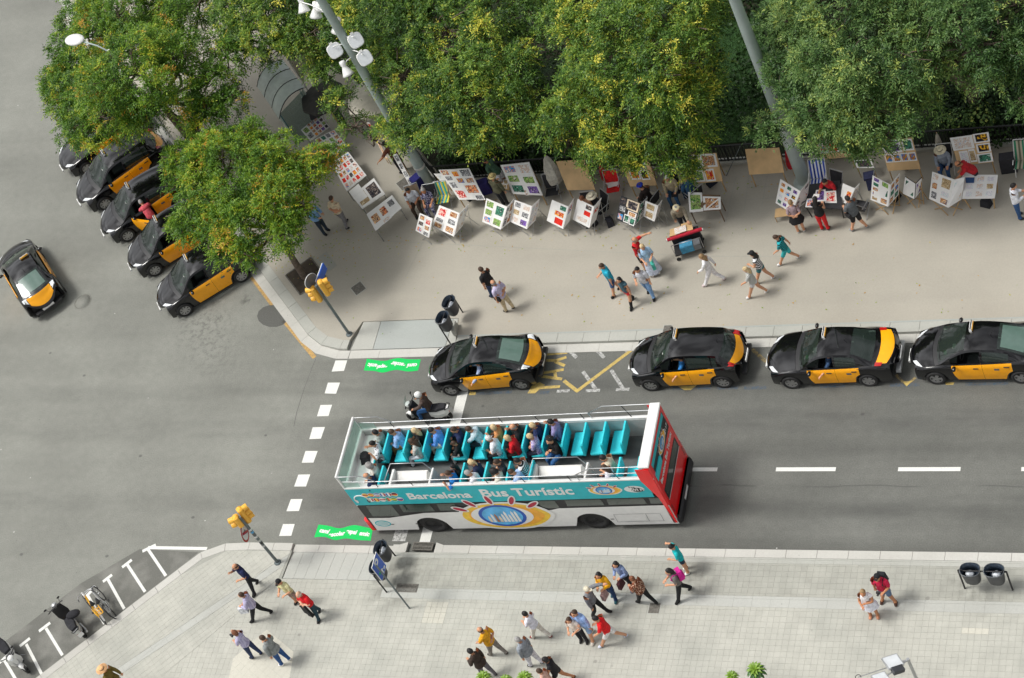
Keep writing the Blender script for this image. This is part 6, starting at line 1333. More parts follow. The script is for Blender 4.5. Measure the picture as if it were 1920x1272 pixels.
p_(1018, 1196, 198, 'woman in a white top with a pink floral scarf and cream trousers', top='e4e4ee', sl='short', bot='d8d2c8', f=1, hair=('bun', 'black'), arms=('front', 'front'), st=22, shoe='8a2f2a', h=1.64)
p_(937, 1228, 200, 'bald man in a mustard yellow shirt and grey trousers', top='e0a21a', sl='short', bot='8a847e', hair=('bald', 'brown'), fat=1.12, arms=('fwd', 'back'), st=18, shoe='3a3230')
p_(919, 1268, 205, 'dark-haired person in a brown jacket over a magenta shirt', top='3c3028', sl='long', bot='6e6a70', hair=('short', 'black'), arms=('front', 'down'), st=14, coat=1)
p_(1007, 1247, 200, 'grey-haired man in a loose grey jacket and white trousers', top='8d949c', sl='long', bot='dcdce4', hair=('short', 'grey'), arms=('down', 'down'), st=10, coat=1, fat=1.12)
p_(1058, 1281, 172, 'bare-legged woman with a black and white top and thick dark hair', top='17181e', sl='none', bot='15161c', bt='mini', f=1, hair=('bob', 'black'), arms=('fwd', 'down'), st=28, skin=1, shoe='6a3c22')
p_(1046, 1302, 185, 'dark-haired person in a pink top cut by the bottom edge', top='d0a898', bot='3b3a42', hair=('short', 'brown'), f=1, h=1.62)
p_(1127, 1153, 5, 'old man in a cream cap and grey waistcoat stretching out an arm', top='77797e', sl='long', bot='141519', hair=('short', 'white'), hat=('cap', 'd8cfb8'), arms=('point', 'down'), st=16)
p_(1112, 1196, 120, 'man in a light blue shirt and sunglasses with an arm round the woman', top='9ab8ea', sl='long', bot='8aa8cc', bt='shorts', hair=('short', 'brown'), glasses=1, arms=('down', 'cross'), st=10, shoe='e4dccf', look=-20, h=1.82)
p_(1097, 1203, 110, 'dark-haired woman in a cream top hugged by the man in blue', top='e4d8cc', bot='16181f', f=1, hair=('bob', 'brown'), arms=('front', 'front'), look=-15, h=1.60)
p_(1154, 1204, 172, 'man in a red T-shirt and white shorts striding forward', top='e01018', bot='e0dcdc', bt='shorts', hair=('short', 'black'), arms=('fwd', 'front'), st=32, shoe='dfe4f4', lean=10)
p_(1153, 1122, 115, 'long-haired woman in a yellow jumper and jeans', top='e8aa10', sl='long', bot='1f3c66', f=1, hair=('long', 'black'), arms=('front', 'front'), look=-20, st=6, shoe='1f5560', h=1.68, items=[('bag', 'a88a88', 'striped cloth bag of the woman in the yellow jumper')])
p_(1184, 1101, 118, 'long-haired woman in a blue denim shirt', top='8496bc', sl='long', bot='14161e', f=1, hair=('long', 'black'), arms=('front', 'front'), look=-20, st=6, shoe='2a4a86', h=1.64, items=[('bag', '4a2228', 'dark red handbag of the woman in denim')])
p_(1216, 1132, 205, 'woman in a brown patterned blouse and black trousers', top='brown_print', sl='long', bot='0f1014', f=1, hair=('bun', 'red'), arms=('front', 'down'), st=22, fat=1.1, h=1.64)
p_(1285, 1117, 150, 'woman in a grey top carrying a pink backpack', top='6f6a66', sl='short', bot='121318', f=1, hair=('long', 'black'), arms=('front', 'front'), st=20, look=-10, shoe='1a1a1a', items=[('backpack', 'd01c90', 'pink backpack of the woman in grey')])
p_(1290, 1071, 160, 'woman in a turquoise waistcoat over black sleeves reaching sideways', top='10b4b8', sl='short', bot='22364c', bt='mini', f=1, hair=('bun', 'black'), arms=('front', 'side'), shoe='eef0ee', h=1.64, look=15)
p_(1640, 1156, 95, 'woman in a white sleeveless dress with folded arms', top='e6e2e4', sl='none', bot='e8e8f2', bt='skirt', skl=.45, f=1, hair=('short', 'light'), skin=1, arms=('cross', 'front'), look=-20, shoe='c88a6c', h=1.66)
p_(1668, 1130, 105, 'man in a crimson T-shirt and black cap with camera and backpack', top='c01440', bot='5a7090', bt='shorts', skin=1, hair=('short', 'black'), hat=('cap', '16181d'), arms=('front', 'down'), apart=.10, look=-20, shoe='4a2f24', fat=1.1, items=[('backpack', '1c1e24', 'dark backpack on the man in crimson'), ('camera', 'k', 'camera held by the man in crimson')])
# taxi drivers
def driver(car, st, label, top, arms=('side', 'front'), **k):
    f = st['feat']['doors'][0]; an = car.rotation_euler.z; l = Vector((f+.66, -.40, 0)); ca, sa = math.cos(an), math.sin(an)
    person(0, 0, 0, label, w=(car.location.x+l.x*ca-l.y*sa, car.location.y+l.x*sa+l.y*ca, .02), an=an+math.pi, sit=1, lean=-6, arms=arms, top=top, bot='22242c', h=1.68, **k)
driver(T1, sH, 'driver in a blue checked shirt inside the head taxi', 'blue_check', ('side', 'bars'), sl='long')
driver(T2, sM, 'driver in a bright blue shirt, elbow out of the second taxi', '2f7fc4', ('side', 'bars'), hair=('short', 'black'))
driver(T3, sS, 'driver in a dark blue shirt, bare arm on the window of the saloon taxi', '2c4668', ('side', 'bars'), hair=('bald', 'grey'))
# ------------------------------------------------------------------ the artists' stands
PR = random.Random(5)
M('tan_cloth', (.28, .25, .19), .85, 0, .1)
def picture(name, cols, sc, kind='noise'):
    g = G(name, .75); tc_ = N('ShaderNodeTexCoord', g.t).outputs['Object']; n = N('ShaderNodeTexNoise', g.t); n.inputs['Scale'].default_value = sc; n.inputs['Detail'].default_value = 3; n.inputs['Distortion'].default_value = 1.2; g.l(tc_, n.inputs[0])
    r = N('ShaderNodeValToRGB', g.t); g.l(n.outputs[0], r.inputs[0]); r.color_ramp.interpolation = 'CONSTANT' if kind != 'soft' else 'LINEAR'; e = r.color_ramp.elements
    while len(e) < len(cols): e.new(.5)
    for i, c in enumerate(cols): e[i].position = .28+.46*i/len(cols) if i else 0; e[i].color = (*srgb(c), 1)
    g.done(r.outputs[0]); return name
PIC = {
 'sea': picture('picture_sea', ['2f86c8', '3aa0d8', 'e07a4a', 'e8e4d8', '2b4f8a'], 9), 'garden': picture('picture_garden', ['2f6a30', '6a9a48', 'a8bc70', '3a4a2c', 'dcdcc8'], 9),
 'warm': picture('picture_warm', ['e0763a', 'f0a070', '7a2a22', 'f0d8b0', '5a4a7a'], 8), 'red': picture('picture_red', ['c0202a', 'd84040', 'f0d8c8', '6a1018'], 8), 'grey': picture('picture_grey', ['d8d8d8', '8a8a8c', '303034', 'f0f0ee'], 16),
 'sketch': picture('picture_sketch', ['e8e6e0', 'dcdad6', 'c8a890', 'eceae6', 'b8c0cc'], 7, 'soft'), 'violet': picture('picture_violet', ['5a3a8a', '8a6ab8', '3a2a50', 'c8b0d8'], 9), 'city': picture('picture_city', ['3a6ab0', '4a84c8', 'a8642a', 'd8a040', '2a3a5a'], 11),
 'orange': picture('picture_orange', ['e88a20', 'f0b040', 'c82a20', 'f0e0c0'], 7), 'green': picture('picture_green', ['2a6a50', '4a8a70', '1a3a30', 'b0d0c0'], 9), 'dark': picture('picture_dark', ['141418', '3a3a44', '6a5a50', 'b8b0a8'], 12), 'tan': picture('picture_tan', ['b89a70', 'c8b08a', '8a7048', 'd8c8a8'], 8, 'soft'),
 'map': picture('picture_map', ['d8e4e0', 'b8d4d0', 'e8e8e4', 'c0b8c8', 'f0f0ec'], 14, 'soft'), 'flame': picture('picture_flame', ['f07a20', 'f8c030', '301810', '20202a'], 6, 'soft'), 'people': picture('picture_people', ['d0905a', '8a4a2a', 'e8c090', '4a2a3a', 'e0e0e0'], 10), 'teal': picture('picture_teal', ['1a90b8', '30b0d0', '104a60'], 5), 'scarlet': picture('picture_scarlet', ['d81c14', 'e03020', 'c01810'], 5)}
M('card', (.80, .79, .77), .7, 0, .03); M('black_card', (.02, .02, .024), .7, 0, .1); M('navy_card', (.02, .07, .20), .7, 0, .05)
def quadpt(Q, u, v): # Q: tl tr br bl
    return (Q[0]*(1-u)+Q[1]*u)*(1-v)+(Q[3]*(1-u)+Q[2]*u)*v
def plane(px, zt, zb): tl, tr, br, bl_ = px; return [at(*tl, zt), at(*tr, zt), at(*br, zb), at(*bl_, zb)]
def nrm(Q): n = (Q[1]-Q[0]).cross(Q[3]-Q[0]).normalized(); return n if n.dot(CC-Q[0]) > 0 else -n
def panel(parent, Q, m, th=.02, name='board'):
    n = nrm(Q); mb = MB(); P_ = [p for p in Q]; R_ = [p-n*th for p in P_]; order = (0, 1, 2, 3) if (Q[1]-Q[0]).cross(Q[2]-Q[1]).dot(n) > 0 else (3, 2, 1, 0)
    o = parent.location if parent else Vector((0, 0, 0)); V_ = [p-o for p in P_+R_]; mb.add(V_, [order, tuple(i+4 for i in order[::-1])], m)
    mb.add(V_, [(i, i+4, (i+1) % 4+4, (i+1) % 4) if order[0] == 0 else ((i+1) % 4, (i+1) % 4+4, i+4, i) for i in range(4)], m); return mb.build(name, parent)
def prints(parent, Q, cells, off=.008, mount='card', jit=.0):
    """cells: (u0,u1,v0,v1,picture[,mount]) as shares of the board; a white mount and the printed sheet inside it"""
    n = nrm(Q)
    for i, c in enumerate(cells):
        u0, u1, v0, v1, pk = c[:5]; mt = c[5] if len(c) > 5 else mount; o_ = off+.003*(i % 3); j = lambda: PR.uniform(-jit, jit)
        q = [quadpt(Q, u0+j(), v0+j())+n*o_, quadpt(Q, u1+j(), v0+j())+n*o_, quadpt(Q, u1+j(), v1+j())+n*o_, quadpt(Q, u0+j(), v1+j())+n*o_]; w_ = panel(parent, q, mt, .004, 'print')
        k = .13; q2 = [quadpt(q, k, k)+n*.003, quadpt(q, 1-k, k)+n*.003, quadpt(q, 1-k, 1-k)+n*.003, quadpt(q, k, 1-k)+n*.003]
        if pk: p_ = panel(w_, q2, PIC[pk], .002, 'picture'); c0 = sum(q2, Vector((0, 0, 0)))/4; p_.location = -parent.location+parent.location; fix(p_, parent)
def fix(o, parent):
    """panel() writes vertices relative to the thing; a sub-part hangs under a part whose own origin is the thing's"""
    o.location = (0, 0, 0)
    for v in o.data.vertices: v.co = v.co-parent.location
def stand(name, label, cat, Qs, zg=PZ, group=None):
    c = sum((sum(q, Vector((0, 0, 0)))/4 for q in Qs), Vector((0, 0, 0)))/len(Qs); return empty(name, (c.x, c.y, zg), 0, label, cat, group)
def legs(parent, Q, m='wood', r=.018, splay=.0, cross=True):
    o = parent.location; ps = []
    for p in Q:
        a = p-nrm(Q)*.03; c = sum(Q, Vector((0, 0, 0)))/4; b = Vector((a.x+(c.x-a.x)*splay, a.y+(c.y-a.y)*splay, PZ)); a = a+(c-a)*.08; mb = MB(); mb.tube([a-o, Vector((b.x+(c.x-b.x)*.08, b.y+(c.y-b.y)*.08, PZ))-o], r, m, 6); mb.build('leg', parent)
def xlegs(parent, Q, m='wood', r=.02):
    o = parent.location; n = nrm(Q); tl, tr, br, bl_ = Q
    for a, b in ((tl, tr), (bl_, br)):
        for s, t in ((a, b), (b, a)):
            p = s+(t-s)*.15-n*.03; q = t+(s-t)*.15; q = Vector((q.x, q.y, PZ)); mb = MB(); mb.tube([p-o, q-o], r, m, 6); mb.build('leg', parent)
def grid(nu, nv, pics, u0=.04, u1=.96, v0=.03, v1=.97, g=.03, mount='card'):
    out = []
    for j in range(nv):
        for i in range(nu):
            a = u0+(u1-u0)*i/nu; b = u0+(u1-u0)*(i+1)/nu; c = v0+(v1-v0)*j/nv; d = v0+(v1-v0)*(j+1)/nv; out.append((a+g/2, b-g/2, c+g/2, d-g/2, pics[(i+j*nu) % len(pics)], mount))
    return out
def table(label, px, zt, zb, cells, board='plywood', lg='wood', name='display_easel', cat='display stand', group='sloping print displays by the park fence', splay=.0, jit=.004):
    Q = plane(px, zt, zb); o = stand(name, label, cat, [Q]); o['group'] = group; panel(o, Q, board); prints(o, Q, cells, jit=jit); legs(o, Q, lg, .022, splay); return o
table('big sloping board of reddish prints nearest the fence corner', ((822, 319), (880, 316), (909, 374), (861, 375)), 1.35, .75, [(0, .30, 0, .20, 'warm'), (.02, .30, .21, .38, 'grey'), (.04, .30, .40, .64, 'grey'), (.03, .42, .66, .98, 'red'), (.34, .58, .05, .26, 'orange'), (.60, 1.0, .0, .28, 'grey'), (.36, .64, .28, .48, 'city'), (.66, .98, .29, .48, 'people'), (.46, 1.0, .50, .83, 'warm'), (.66, 1.02, .85, 1.02, 'grey')], 'white_matt')
table('sloping board with blue, green and violet landscape prints', ((938, 310), (992, 304), (1018, 367), (962, 364)), 1.45, .75, [(.02, .50, .03, .30, 'sea'), (.52, .98, .02, .36, 'sketch'), (.02, .48, .34, .62, 'garden'), (.52, .98, .40, .66, 'garden'), (.02, .50, .66, .96, 'green'), (.54, .98, .69, .98, 'violet'), (.42, .52, .84, 1.02, 'people')], 'white_matt')
table('bare plywood drawing board on legs, left of the red umbrella', ((1042, 303), (1096, 299), (1116, 356), (1064, 357)), 1.40, .75, [])
T5_ = table('wooden framed board with orange and teal paintings under the branches', ((1161, 294), (1213, 292), (1232, 348), (1181, 350)), 1.40, .75, [(.16, .50, .10, .40, 'teal'), (.52, .84, .08, .44, 'green'), (.16, .52, .44, .78, 'orange'), (.54, .84, .46, .80, 'flame')])
table('sloping plywood board with two watercolours, partly under low branches', ((1280, 290), (1343, 287), (1355, 340), (1298, 345)), 1.35, .75, [(.48, .96, .02, .48, 'people'), (.10, .46, .03, .50, 'garden'), (.14, .46, .56, .96, 'garden'), (.48, .80, .54, .97, 'orange')])
table('square plywood board with nothing on it beside the right mast', ((1397, 280), (1461, 277), (1470, 324), (1405, 328)), 1.35, .85, [])
table('wooden board with bright red, blue and orange prints right of the mast', ((1524, 246), (1580, 240), (1598, 294), (1538, 300)), 1.5, .75, [(.04, .34, .02, .40, 'red'), (.36, .60, .10, .46, 'sketch'), (.60, .98, .0, .42, 'orange'), (.06, .34, .44, .80, 'sea'), (.36, .66, .42, .80, 'scarlet'), (.68, .98, .42, .78, 'green')])
table('wooden board with two pictures above a row of four blue city views', ((1649, 263), (1710, 258), (1726, 317), (1665, 321)), 1.5, .72, [(.03, .60, .02, .44, 'violet'), (.64, .97, .03, .40, 'green')]+grid(4, 1, ['city'], .02, .98, .46, .74, .01))
table('board with grey drawings and three framed sunsets at the right', ((1781, 259), (1852, 249), (1863, 304), (1797, 312)), 1.45, .75, [(.0, .58, .0, .46, 'sketch'), (.60, 1.02, -.02, .30, 'flame'), (.62, 1.0, .34, .64, 'flame'), (.58, 1.0, .67, .98, 'green'), (.12, .36, .50, .95, 'map'), (.38, .56, .48, .92, 'tan')])
table('small folding easel with two bright watercolours near the cart', ((1290, 364), (1350, 366), (1351, 394), (1293, 399)), 1.0, .80, [(.0, .44, -.10, 1.0, 'garden'), (.46, 1.02, .12, .96, 'people')], 'dark_wood', 'dark_wood')
table('black table with loose red and blue prints in the middle of the browsers', ((1518, 346), (1575, 338), (1580, 392), (1508, 390)), .85, .75, [(.24, .54, .28, .74, 'violet'), (.02, .28, .62, .98, 'sea'), (.54, .86, .36, .80, 'red')], 'black_card', 'black_plastic', splay=.1)
table('low table covered with pale maps and line drawings', ((1810, 328), (1871, 328), (1865, 372), (1804, 373)), .95, .80, grid(3, 3, ['map', 'sketch', 'map', 'map', 'sketch', 'tan'], g=.04), 'card', 'wood', splay=.2)
def folder(label, faces, cells, board='card', lgm='steel', wood=False):
    """standing zigzag folder of stiff sheets: faces share their fold lines"""
    Qs = [plane(f, 1.30, .62) for f in faces]; o = stand('folding_display', label, 'folding display', Qs); o['group'] = 'zigzag folders of prints along the open side'
    for Q, c in zip(Qs, cells): panel(o, Q, board, .012, 'leaf_board'); prints(o, Q, c, .004, jit=.003)
    for Q in Qs[:2]: xlegs(o, Q, 'wood' if wood else lgm, .016 if wood else .010)
    return o
g22, g23 = (lambda p, m='card': grid(2, 2, p, mount=m)), (lambda p, m='card': grid(2, 3, p, mount=m))
folder('zigzag folder of green and blue landscape photos, first of the open side', [((912, 372), (951, 388), (939, 431), (904, 416)), ((951, 388), (964, 373), (956, 417), (939, 431))], [[(.02, .44, .03, .34, 'garden'), (.02, .44, .36, .66, 'garden'), (.02, .44, .68, .96, 'sea'), (.48, .97, .05, .55, 'green'), (.48, .97, .60, .96, 'garden')], g22(['grey', 'people'])])
folder('zigzag folder with a violet picture in its lower corner', [((965, 375), (998, 387), (988, 430), (956, 416)), ((998, 387), (1012, 373), (1004, 414), (988, 430))], [[(.03, .45, .03, .3, 'grey'), (.50, .97, .04, .3, 'sketch'), (.03, .45, .34, .62, 'tan'), (.50, .97, .34, .62, 'grey'), (.03, .45, .66, .95, 'sketch'), (.50, .97, .66, .95, 'violet')], g22(['map', 'sketch'])])
folder('white folder with a large scarlet block at the bottom', [((1035, 375), (1066, 388), (1056, 430), (1025, 414)), ((1066, 388), (1077, 371), (1068, 415), (1056, 430))], [[(.50, .97, .04, .30, 'green'), (.25, .95, .33, .60, 'orange'), (.34, .98, .60, .96, 'scarlet')], [(.1, .9, .1, .5, 'sea')]])
folder('white folder with blue and red cards, next to the cream hat', [((1083, 373), (1114, 388), (1105, 428), (1074, 412)), ((1114, 388), (1128, 371), (1118, 412), (1105, 428))], [[(.50, .95, .03, .28, 'dark'), (.46, .96, .30, .58, 'scarlet'), (.10, .90, .66, .92, 'sketch')], [(.1, .9, .2, .5, 'red')]])
folder('black folder of small framed photos with green corners', [((1164, 367), (1201, 381), (1189, 426), (1155, 412)), ((1201, 381), (1215, 367), (1206, 406), (1189, 426))], [[(.02, .34, .02, .3, 'dark', 'black_card'), (.36, .98, .02, .42, 'dark', 'logo_cream'), (.02, .42, .34, .62, 'grey', 'black_card'), (.52, .96, .46, .66, 'people'), (.02, .36, .66, .96, 'sea', 'black_card'), (.38, .66, .64, .96, 'green'), (.68, .98, .68, .98, 'green')], g23(['green', 'grey'])], 'black_card')
folder('small cream folder with sepia etchings', [((1210, 377), (1234, 386), (1227, 416), (1206, 406)), ((1234, 386), (1242, 375), (1237, 398), (1227, 416))], [grid(1, 2, ['tan'], .05, .9), [(.1, .9, .1, .9, 'sketch')]])
folder('white zigzag folder of many small colour prints left of the black table', [((1463, 336), (1501, 359), (1485, 400), (1454, 381)), ((1501, 359), (1518, 337), (1513, 378), (1485, 400))], [grid(3, 4, ['people', 'green', 'violet', 'orange', 'sea', 'flame', 'map', 'sea'], g=.06), grid(2, 4, ['map', 'grey', 'sea'])])
folder('white folder with one orange figure beside the striped loungers', [((1580, 344), (1603, 354), (1590, 386), (1575, 377)), ((1603, 354), (1612, 344), (1605, 374), (1590, 386))], [[(.45, .95, .2, .8, 'orange')], [(.1, .9, .1, .9, 'sketch')]], 'card')
folder('zigzag folder of blue-framed photos left of the charcoal folder', [((1636, 329), (1670, 347), (1665, 388), (1632, 375)), ((1670, 347), (1687, 325), (1685, 365), (1665, 388))], [[(.05, .42, .02+.19*i, .19+.19*i, ('violet', 'green', 'people', 'city', 'tan')[i]) for i in range(5)]+[(.50, .95, .0, .25, 'garden'), (.48, .96, .28, .66, 'green'), (.52, .96, .70, .97, 'people')], g23(['city', 'people', 'green'])], wood=True)
folder('black folder with one large green park picture', [((1697, 331), (1717, 344), (1715, 375), (1692, 364)), ((1717, 344), (1729, 332), (1728, 358), (1715, 375))], [[(.02, .97, .03, .97, 'green')], [(.06, .95, .05, .95, 'violet')]], 'black_card', wood=True)
folder('wide cream folder of portraits and sketches with a brown sheet', [((1748, 322), (1790, 337), (1778, 390), (1742, 373)), ((1790, 337), (1809, 332), (1803, 374), (1778, 390))], [[(.02, .34, .02, .28, 'sketch'), (.04, .34, .32, .60, 'people'), (.42, .95, .02, .46, 'tan', 'tan_card' if 0 else 'card'), (.04, .38, .64, .95, 'grey'), (.48, .96, .50, .72, 'map'), (.50, .96, .74, .97, 'people')], g22(['map', 'sketch'])], wood=True)
folder('folder of reddish prints beside the seated couple', [((824, 385), (862, 400), (851, 444), (809, 424)), ((862, 400), (879, 383), (868, 423), (851, 444))], [[(.03, .46, .03, .45, 'red'), (.03, .44, .5, .7, 'grey'), (.54, .97, .03, .30, 'people'), (.54, .97, .34, .62, 'grey'), (.03, .46, .72, .97, 'people'), (.54, .97, .66, .97, 'people')], g22(['sketch'])])
folder('small folder of six prints, lowest at the left end of the stands', [((787, 400), (811, 410), (804, 446), (779, 433))], [[(.05, .47, .03, .32, 'people'), (.05, .47, .36, .62, 'dark'), (.05, .47, .66, .95, 'sea'), (.53, .95, .12, .42, 'red'), (.53, .95, .45, .72, 'people'), (.53, .95, .76, 1.0, 'grey')]])
# postcard tables, perpendicular row at the left
def flat_table(label, px, z, cells, top='card', base='dark_fabric'):
    Q = plane(px, z+.12, z-.05); o = stand('print_table', label, 'print table', [Q]); o['group'] = 'print tables in the left-hand row'; panel(o, Q, top, .03, 'table_top'); prints(o, Q, cells, .01, jit=.012); legs(o, Q, 'steel', .02); return o
al = ['people', 'city', 'red', 'garden', 'orange', 'warm', 'violet', 'dark']
flat_table('print table nearest the shelter, white sheets and orange cards', ((564, 244), (598, 214), (618, 238), (582, 265)), .85, [(.02, .30, .05, .5, 'garden'), (.02, .30, .5, .95, 'grey')]+grid(4, 4, al, .30, 1.0, .0, 1.0, .01))
flat_table('second print table with mixed coloured sheets half under leaves', ((590, 262), (626, 244), (652, 275), (620, 294)), .85, grid(4, 4, ['people', 'green', 'grey', 'sea', 'red', 'sketch', 'garden'], g=.01, u0=.0, u1=1., v0=0., v1=1.))
flat_table('third print table crowded with red, orange and dark cards', ((621, 306), (653, 285), (687, 329), (650, 359)), .85, grid(5, 5, ['red', 'dark', 'orange', 'warm', 'sea', 'sketch', 'red', 'scarlet'], g=.012))
flat_table('print table with a black and white woodcut on its white sheets', ((660, 367), (701, 334), (722, 364), (679, 392)), .90, [(.0, .5, .02, .98, 'tan'), (.46, 1.0, .04, .96, 'dark'), (.0, .42, -.28, .6, None), (.60, .94, .1, .8, 'grey')], 'card')
flat_table('last print table of the left row with three reddish etchings', ((687, 402), (735, 366), (753, 390), (704, 433)), .90, [(.04, .34, .2, .8, 'people'), (.38, .64, .15, .75, 'warm'), (.70, .96, .12, .6, 'grey'), (.3, .6, .82, 1.04, 'sketch')], 'card')
# loose panels and lean-tos
def lone(label, px, zt, zb, m, cells=(), name='picture_panel', cat='picture panel', th=.02, lg=True, lm='wood'):
    Q = plane(px, zt, zb); o = stand(name, label, cat, [Q]); panel(o, Q, m, th, 'board'); prints(o, Q, cells, jit=.0)
    if lg: legs(o, [Q[0], Q[1], Q[2], Q[3]], lm, .015, .0)
    return o
lone('tall red-topped canvas leaning in the shade behind the left row', ((687, 230), (693, 229), (728, 300), (722, 297)), 1.3, .5, 'plywood', [(.1, .9, 0, .4, 'scarlet'), (.1, .9, .45, .95, 'people')])
lone('long white screen covered with grey drawings beside the mast', ((736, 291), (744, 288), (778, 350), (770, 352)), 1.4, .5, 'card', [(.05, .95, .02+.24*i, .24+.24*i, 'grey') for i in range(4)])
lone('white drawing sheet leaning behind the board of reddish prints', ((813, 326), (838, 325), (848, 343), (833, 348)), 1.1, .8, 'card', [(.1, .9, .1, .9, 'map')])
lone('small white-framed dark print lying above the blue trolley', ((1601, 301), (1633, 299), (1639, 315), (1607, 315)), .75, .68, 'card', [(.12, .90, .12, .88, 'dark', 'black_card')])
lone('single pale sheet with a pink frame held up by the bald seller', ((1805, 315), (1828, 313), (1826, 333), (1804, 335)), 1.15, .95, 'card', [(.05, .95, .05, .95, 'map')], lg=False, name='print_sheet', cat='print')
lone('blue card tucked under the pale sheet in front of the bald seller', ((1810, 333), (1827, 333), (1826, 343), (1811, 343)), .99, .93, 'navy_card', lg=False, name='blue_card', cat='card')
lone('small wooden stool top with carved white tiles by the olive-shirted man', ((934, 337), (953, 336), (955, 357), (936, 353)), .6, .5, 'wood', [(.05, .5, .05, .5, 'tan'), (.5, .95, .05, .5, 'tan'), (.2, .8, .5, .9, 'tan')], name='stool', cat='stool', lm='steel')
lone('round-cornered orange table leaf lying on a low stand', ((1454, 392), (1468, 389), (1485, 404), (1452, 408)), .45, .42, 'plywood', [], name='low_table', cat='low table')
# chairs
def camp_chair(label, px, py, hd, cloth_, frame='steel', lounge=False, w_=.5):
    c = at(px, py, PZ); d = at(px+math.cos(math.radians(hd))*30, py+math.sin(math.radians(hd))*30, PZ)-c; an = math.atan2(d.y, d.x); o = empty('folding_chair', c, an, label, 'folding chair'); h = w_/2
    mb = MB(); mb.add([(.22, -h, .42), (.22, h, .42), (-.20, h, .38), (-.20, -h, .38), (.22, -h, .40), (.22, h, .40), (-.20, h, .36), (-.20, -h, .36)], [(0, 1, 2, 3), (7, 6, 5, 4)], cloth_); mb.build('seat', o)
    t = .35 if lounge else .15; mb = MB(); mb.add([(-.20, -h, .40), (-.20, h, .40), (-.22-t, h, .95), (-.22-t, -h, .95), (-.22, -h, .40), (-.22, h, .40), (-.24-t, h, .95), (-.24-t, -h, .95)], [(0, 1, 2, 3), (7, 6, 5, 4)], cloth_); mb.build('backrest', o)
    for s in (-1, 1):
        mb = MB(); mb.tube([(.24, s*(h+.02), .0), (.0, s*(h+.02), .30), (-.26-t, s*(h+.02), .98)], .014, frame, 6); mb.build('frame', o); mb = MB(); mb.tube([(-.26, s*(h+.02), 0), (.22, s*(h+.02), .42)], .014, frame, 6); mb.build('leg', o)
        mb = MB(); mb.tube([(.20, s*(h+.03), .62), (-.30, s*(h+.03), .64)], .018, frame, 6); mb.build('armrest', o)
    mb = MB(); mb.tube([(-.26-t, -h-.02, .98), (-.26-t, h+.02, .98)], .014, frame, 6); mb.build('top_bar', o); return o
def band_mat(name, a, b, c, sc):
    g = G(name, .85); tc_ = N('ShaderNodeTexCoord', g.t).outputs['Object']; w1 = N('ShaderNodeTexWave', g.t); w1.bands_direction = 'Y'; w1.inputs['Scale'].default_value = sc; g.l(tc_, w1.inputs[0]); w2 = N('ShaderNodeTexWave', g.t); w2.bands_direction = 'Y'; w2.inputs['Scale'].default_value = sc/2; g.l(tc_, w2.inputs[0])
    col = g.mix(g.rng(w1.outputs[0], .45, .55, 0, 1), srgb(a), srgb(b)); g.done(g.mix(g.rng(w2.outputs[0], .8, .86, 0, 1), col, srgb(c))); return name
band_mat('stripe_blue', '2f52b8', 'e8e8f0', '1c3a8a', 2.6); band_mat('stripe_sun', '2f9ad0', 'e8d84a', '30b0a0', 2.2); band_mat('stripe_green', '2f8060', 'b8b09a', '6a6a58', 2.4)
camp_chair('folding chair with yellow, blue and green stripes beside the left mast', 838, 386, 100, 'stripe_sun')
camp_chair('white beach lounger with blue and white stripes at the foot of the right mast', 1540, 356, 95, 'stripe_blue', 'white_gloss', True, .56)
camp_chair('striped green and grey lounger cut by the right edge', 1924, 322, 95, 'stripe_green', 'white_gloss', True, .6)
camp_chair('empty dark folding chair beside the closed grey umbrella', 1042, 372, 95, 'black_card')
camp_chair('small red folding chair with white papers on it', 1156, 366, 95, 'cloth_d01818' if cloth('d01818') else '')
camp_chair('dark folding chair standing among the browsers right of the black table', 1618, 400, 300, 'black_card', 'steel')
camp_chair('camp chair of the man in the cream jacket', 1270, 370, 95, 'dark_fabric'); camp_chair('camp chair of the woman in the floral dress', 818, 391, 100, 'dark_fabric'); camp_chair('folding chair under the seller in the white cowboy hat', 1777, 321, 95, 'dark_fabric', 'white_gloss')
camp_chair('low chair under the seller with the blue cap', 1227, 390, 200, 'dark_fabric'); camp_chair('chair under the seller in the wide cream hat', 1133, 404, 140, 'dark_fabric'); camp_chair('chair under the dark-haired seller at the left end', 788, 391, 85, 'brown_cloth'); camp_chair('chair under the red and black clad seller', 1569, 369, 125, 'dark_fabric')
camp_chair('chair under the person in blue denim', 1307, 377, 215, 'dark_fabric'); camp_chair('chair under the red-haired woman', 1112, 407, 100, 'dark_fabric')
mb = MB(); c = at(1154, 362, PZ)
for i, (x, y, a) in enumerate(((0, 0, .3), (.12, .06, -.4), (-.08, .12, .9))): mb.box((x, y, .46+.012*i), (.30, .22, .01), 'card', a)
tag(mb.build('papers', None, c), 'white papers spread on the small red chair', 'papers')
# closed umbrellas and poles
def umbrella(label, base, tip, col, r=.09, zt=1.9, spread=None):
    A = at(*base, PZ); B = at(*tip, zt); d = B-A; o = empty('closed_umbrella', A, 0, label, 'umbrella'); mb = MB(); mb.tube([(0, 0, 0), d*1.02], .018, 'wood' if col != 'x' else 'steel', 6); mb.build('pole', o)
    mb = MB(); n = 12; vs = []; u = d.normalized(); a = u.orthogonal().normalized(); b = u.cross(a)
    for j, (t, rr) in enumerate(((.30, r*1.15), (.45, r*1.3), (.7, r), (.92, r*.5), (1.0, r*.15))):
        for k in range(n): q = rr*(1+.18*(k % 2)); vs.append(d*t+a*math.cos(2*math.pi*k/n)*q+b*math.sin(2*math.pi*k/n)*q)
    mb.add(vs, [(j*n+k, j*n+(k+1) % n, (j+1)*n+(k+1) % n, (j+1)*n+k) for j in range(4) for k in range(n)], cloth(col)); mb.build('canopy', o); return o
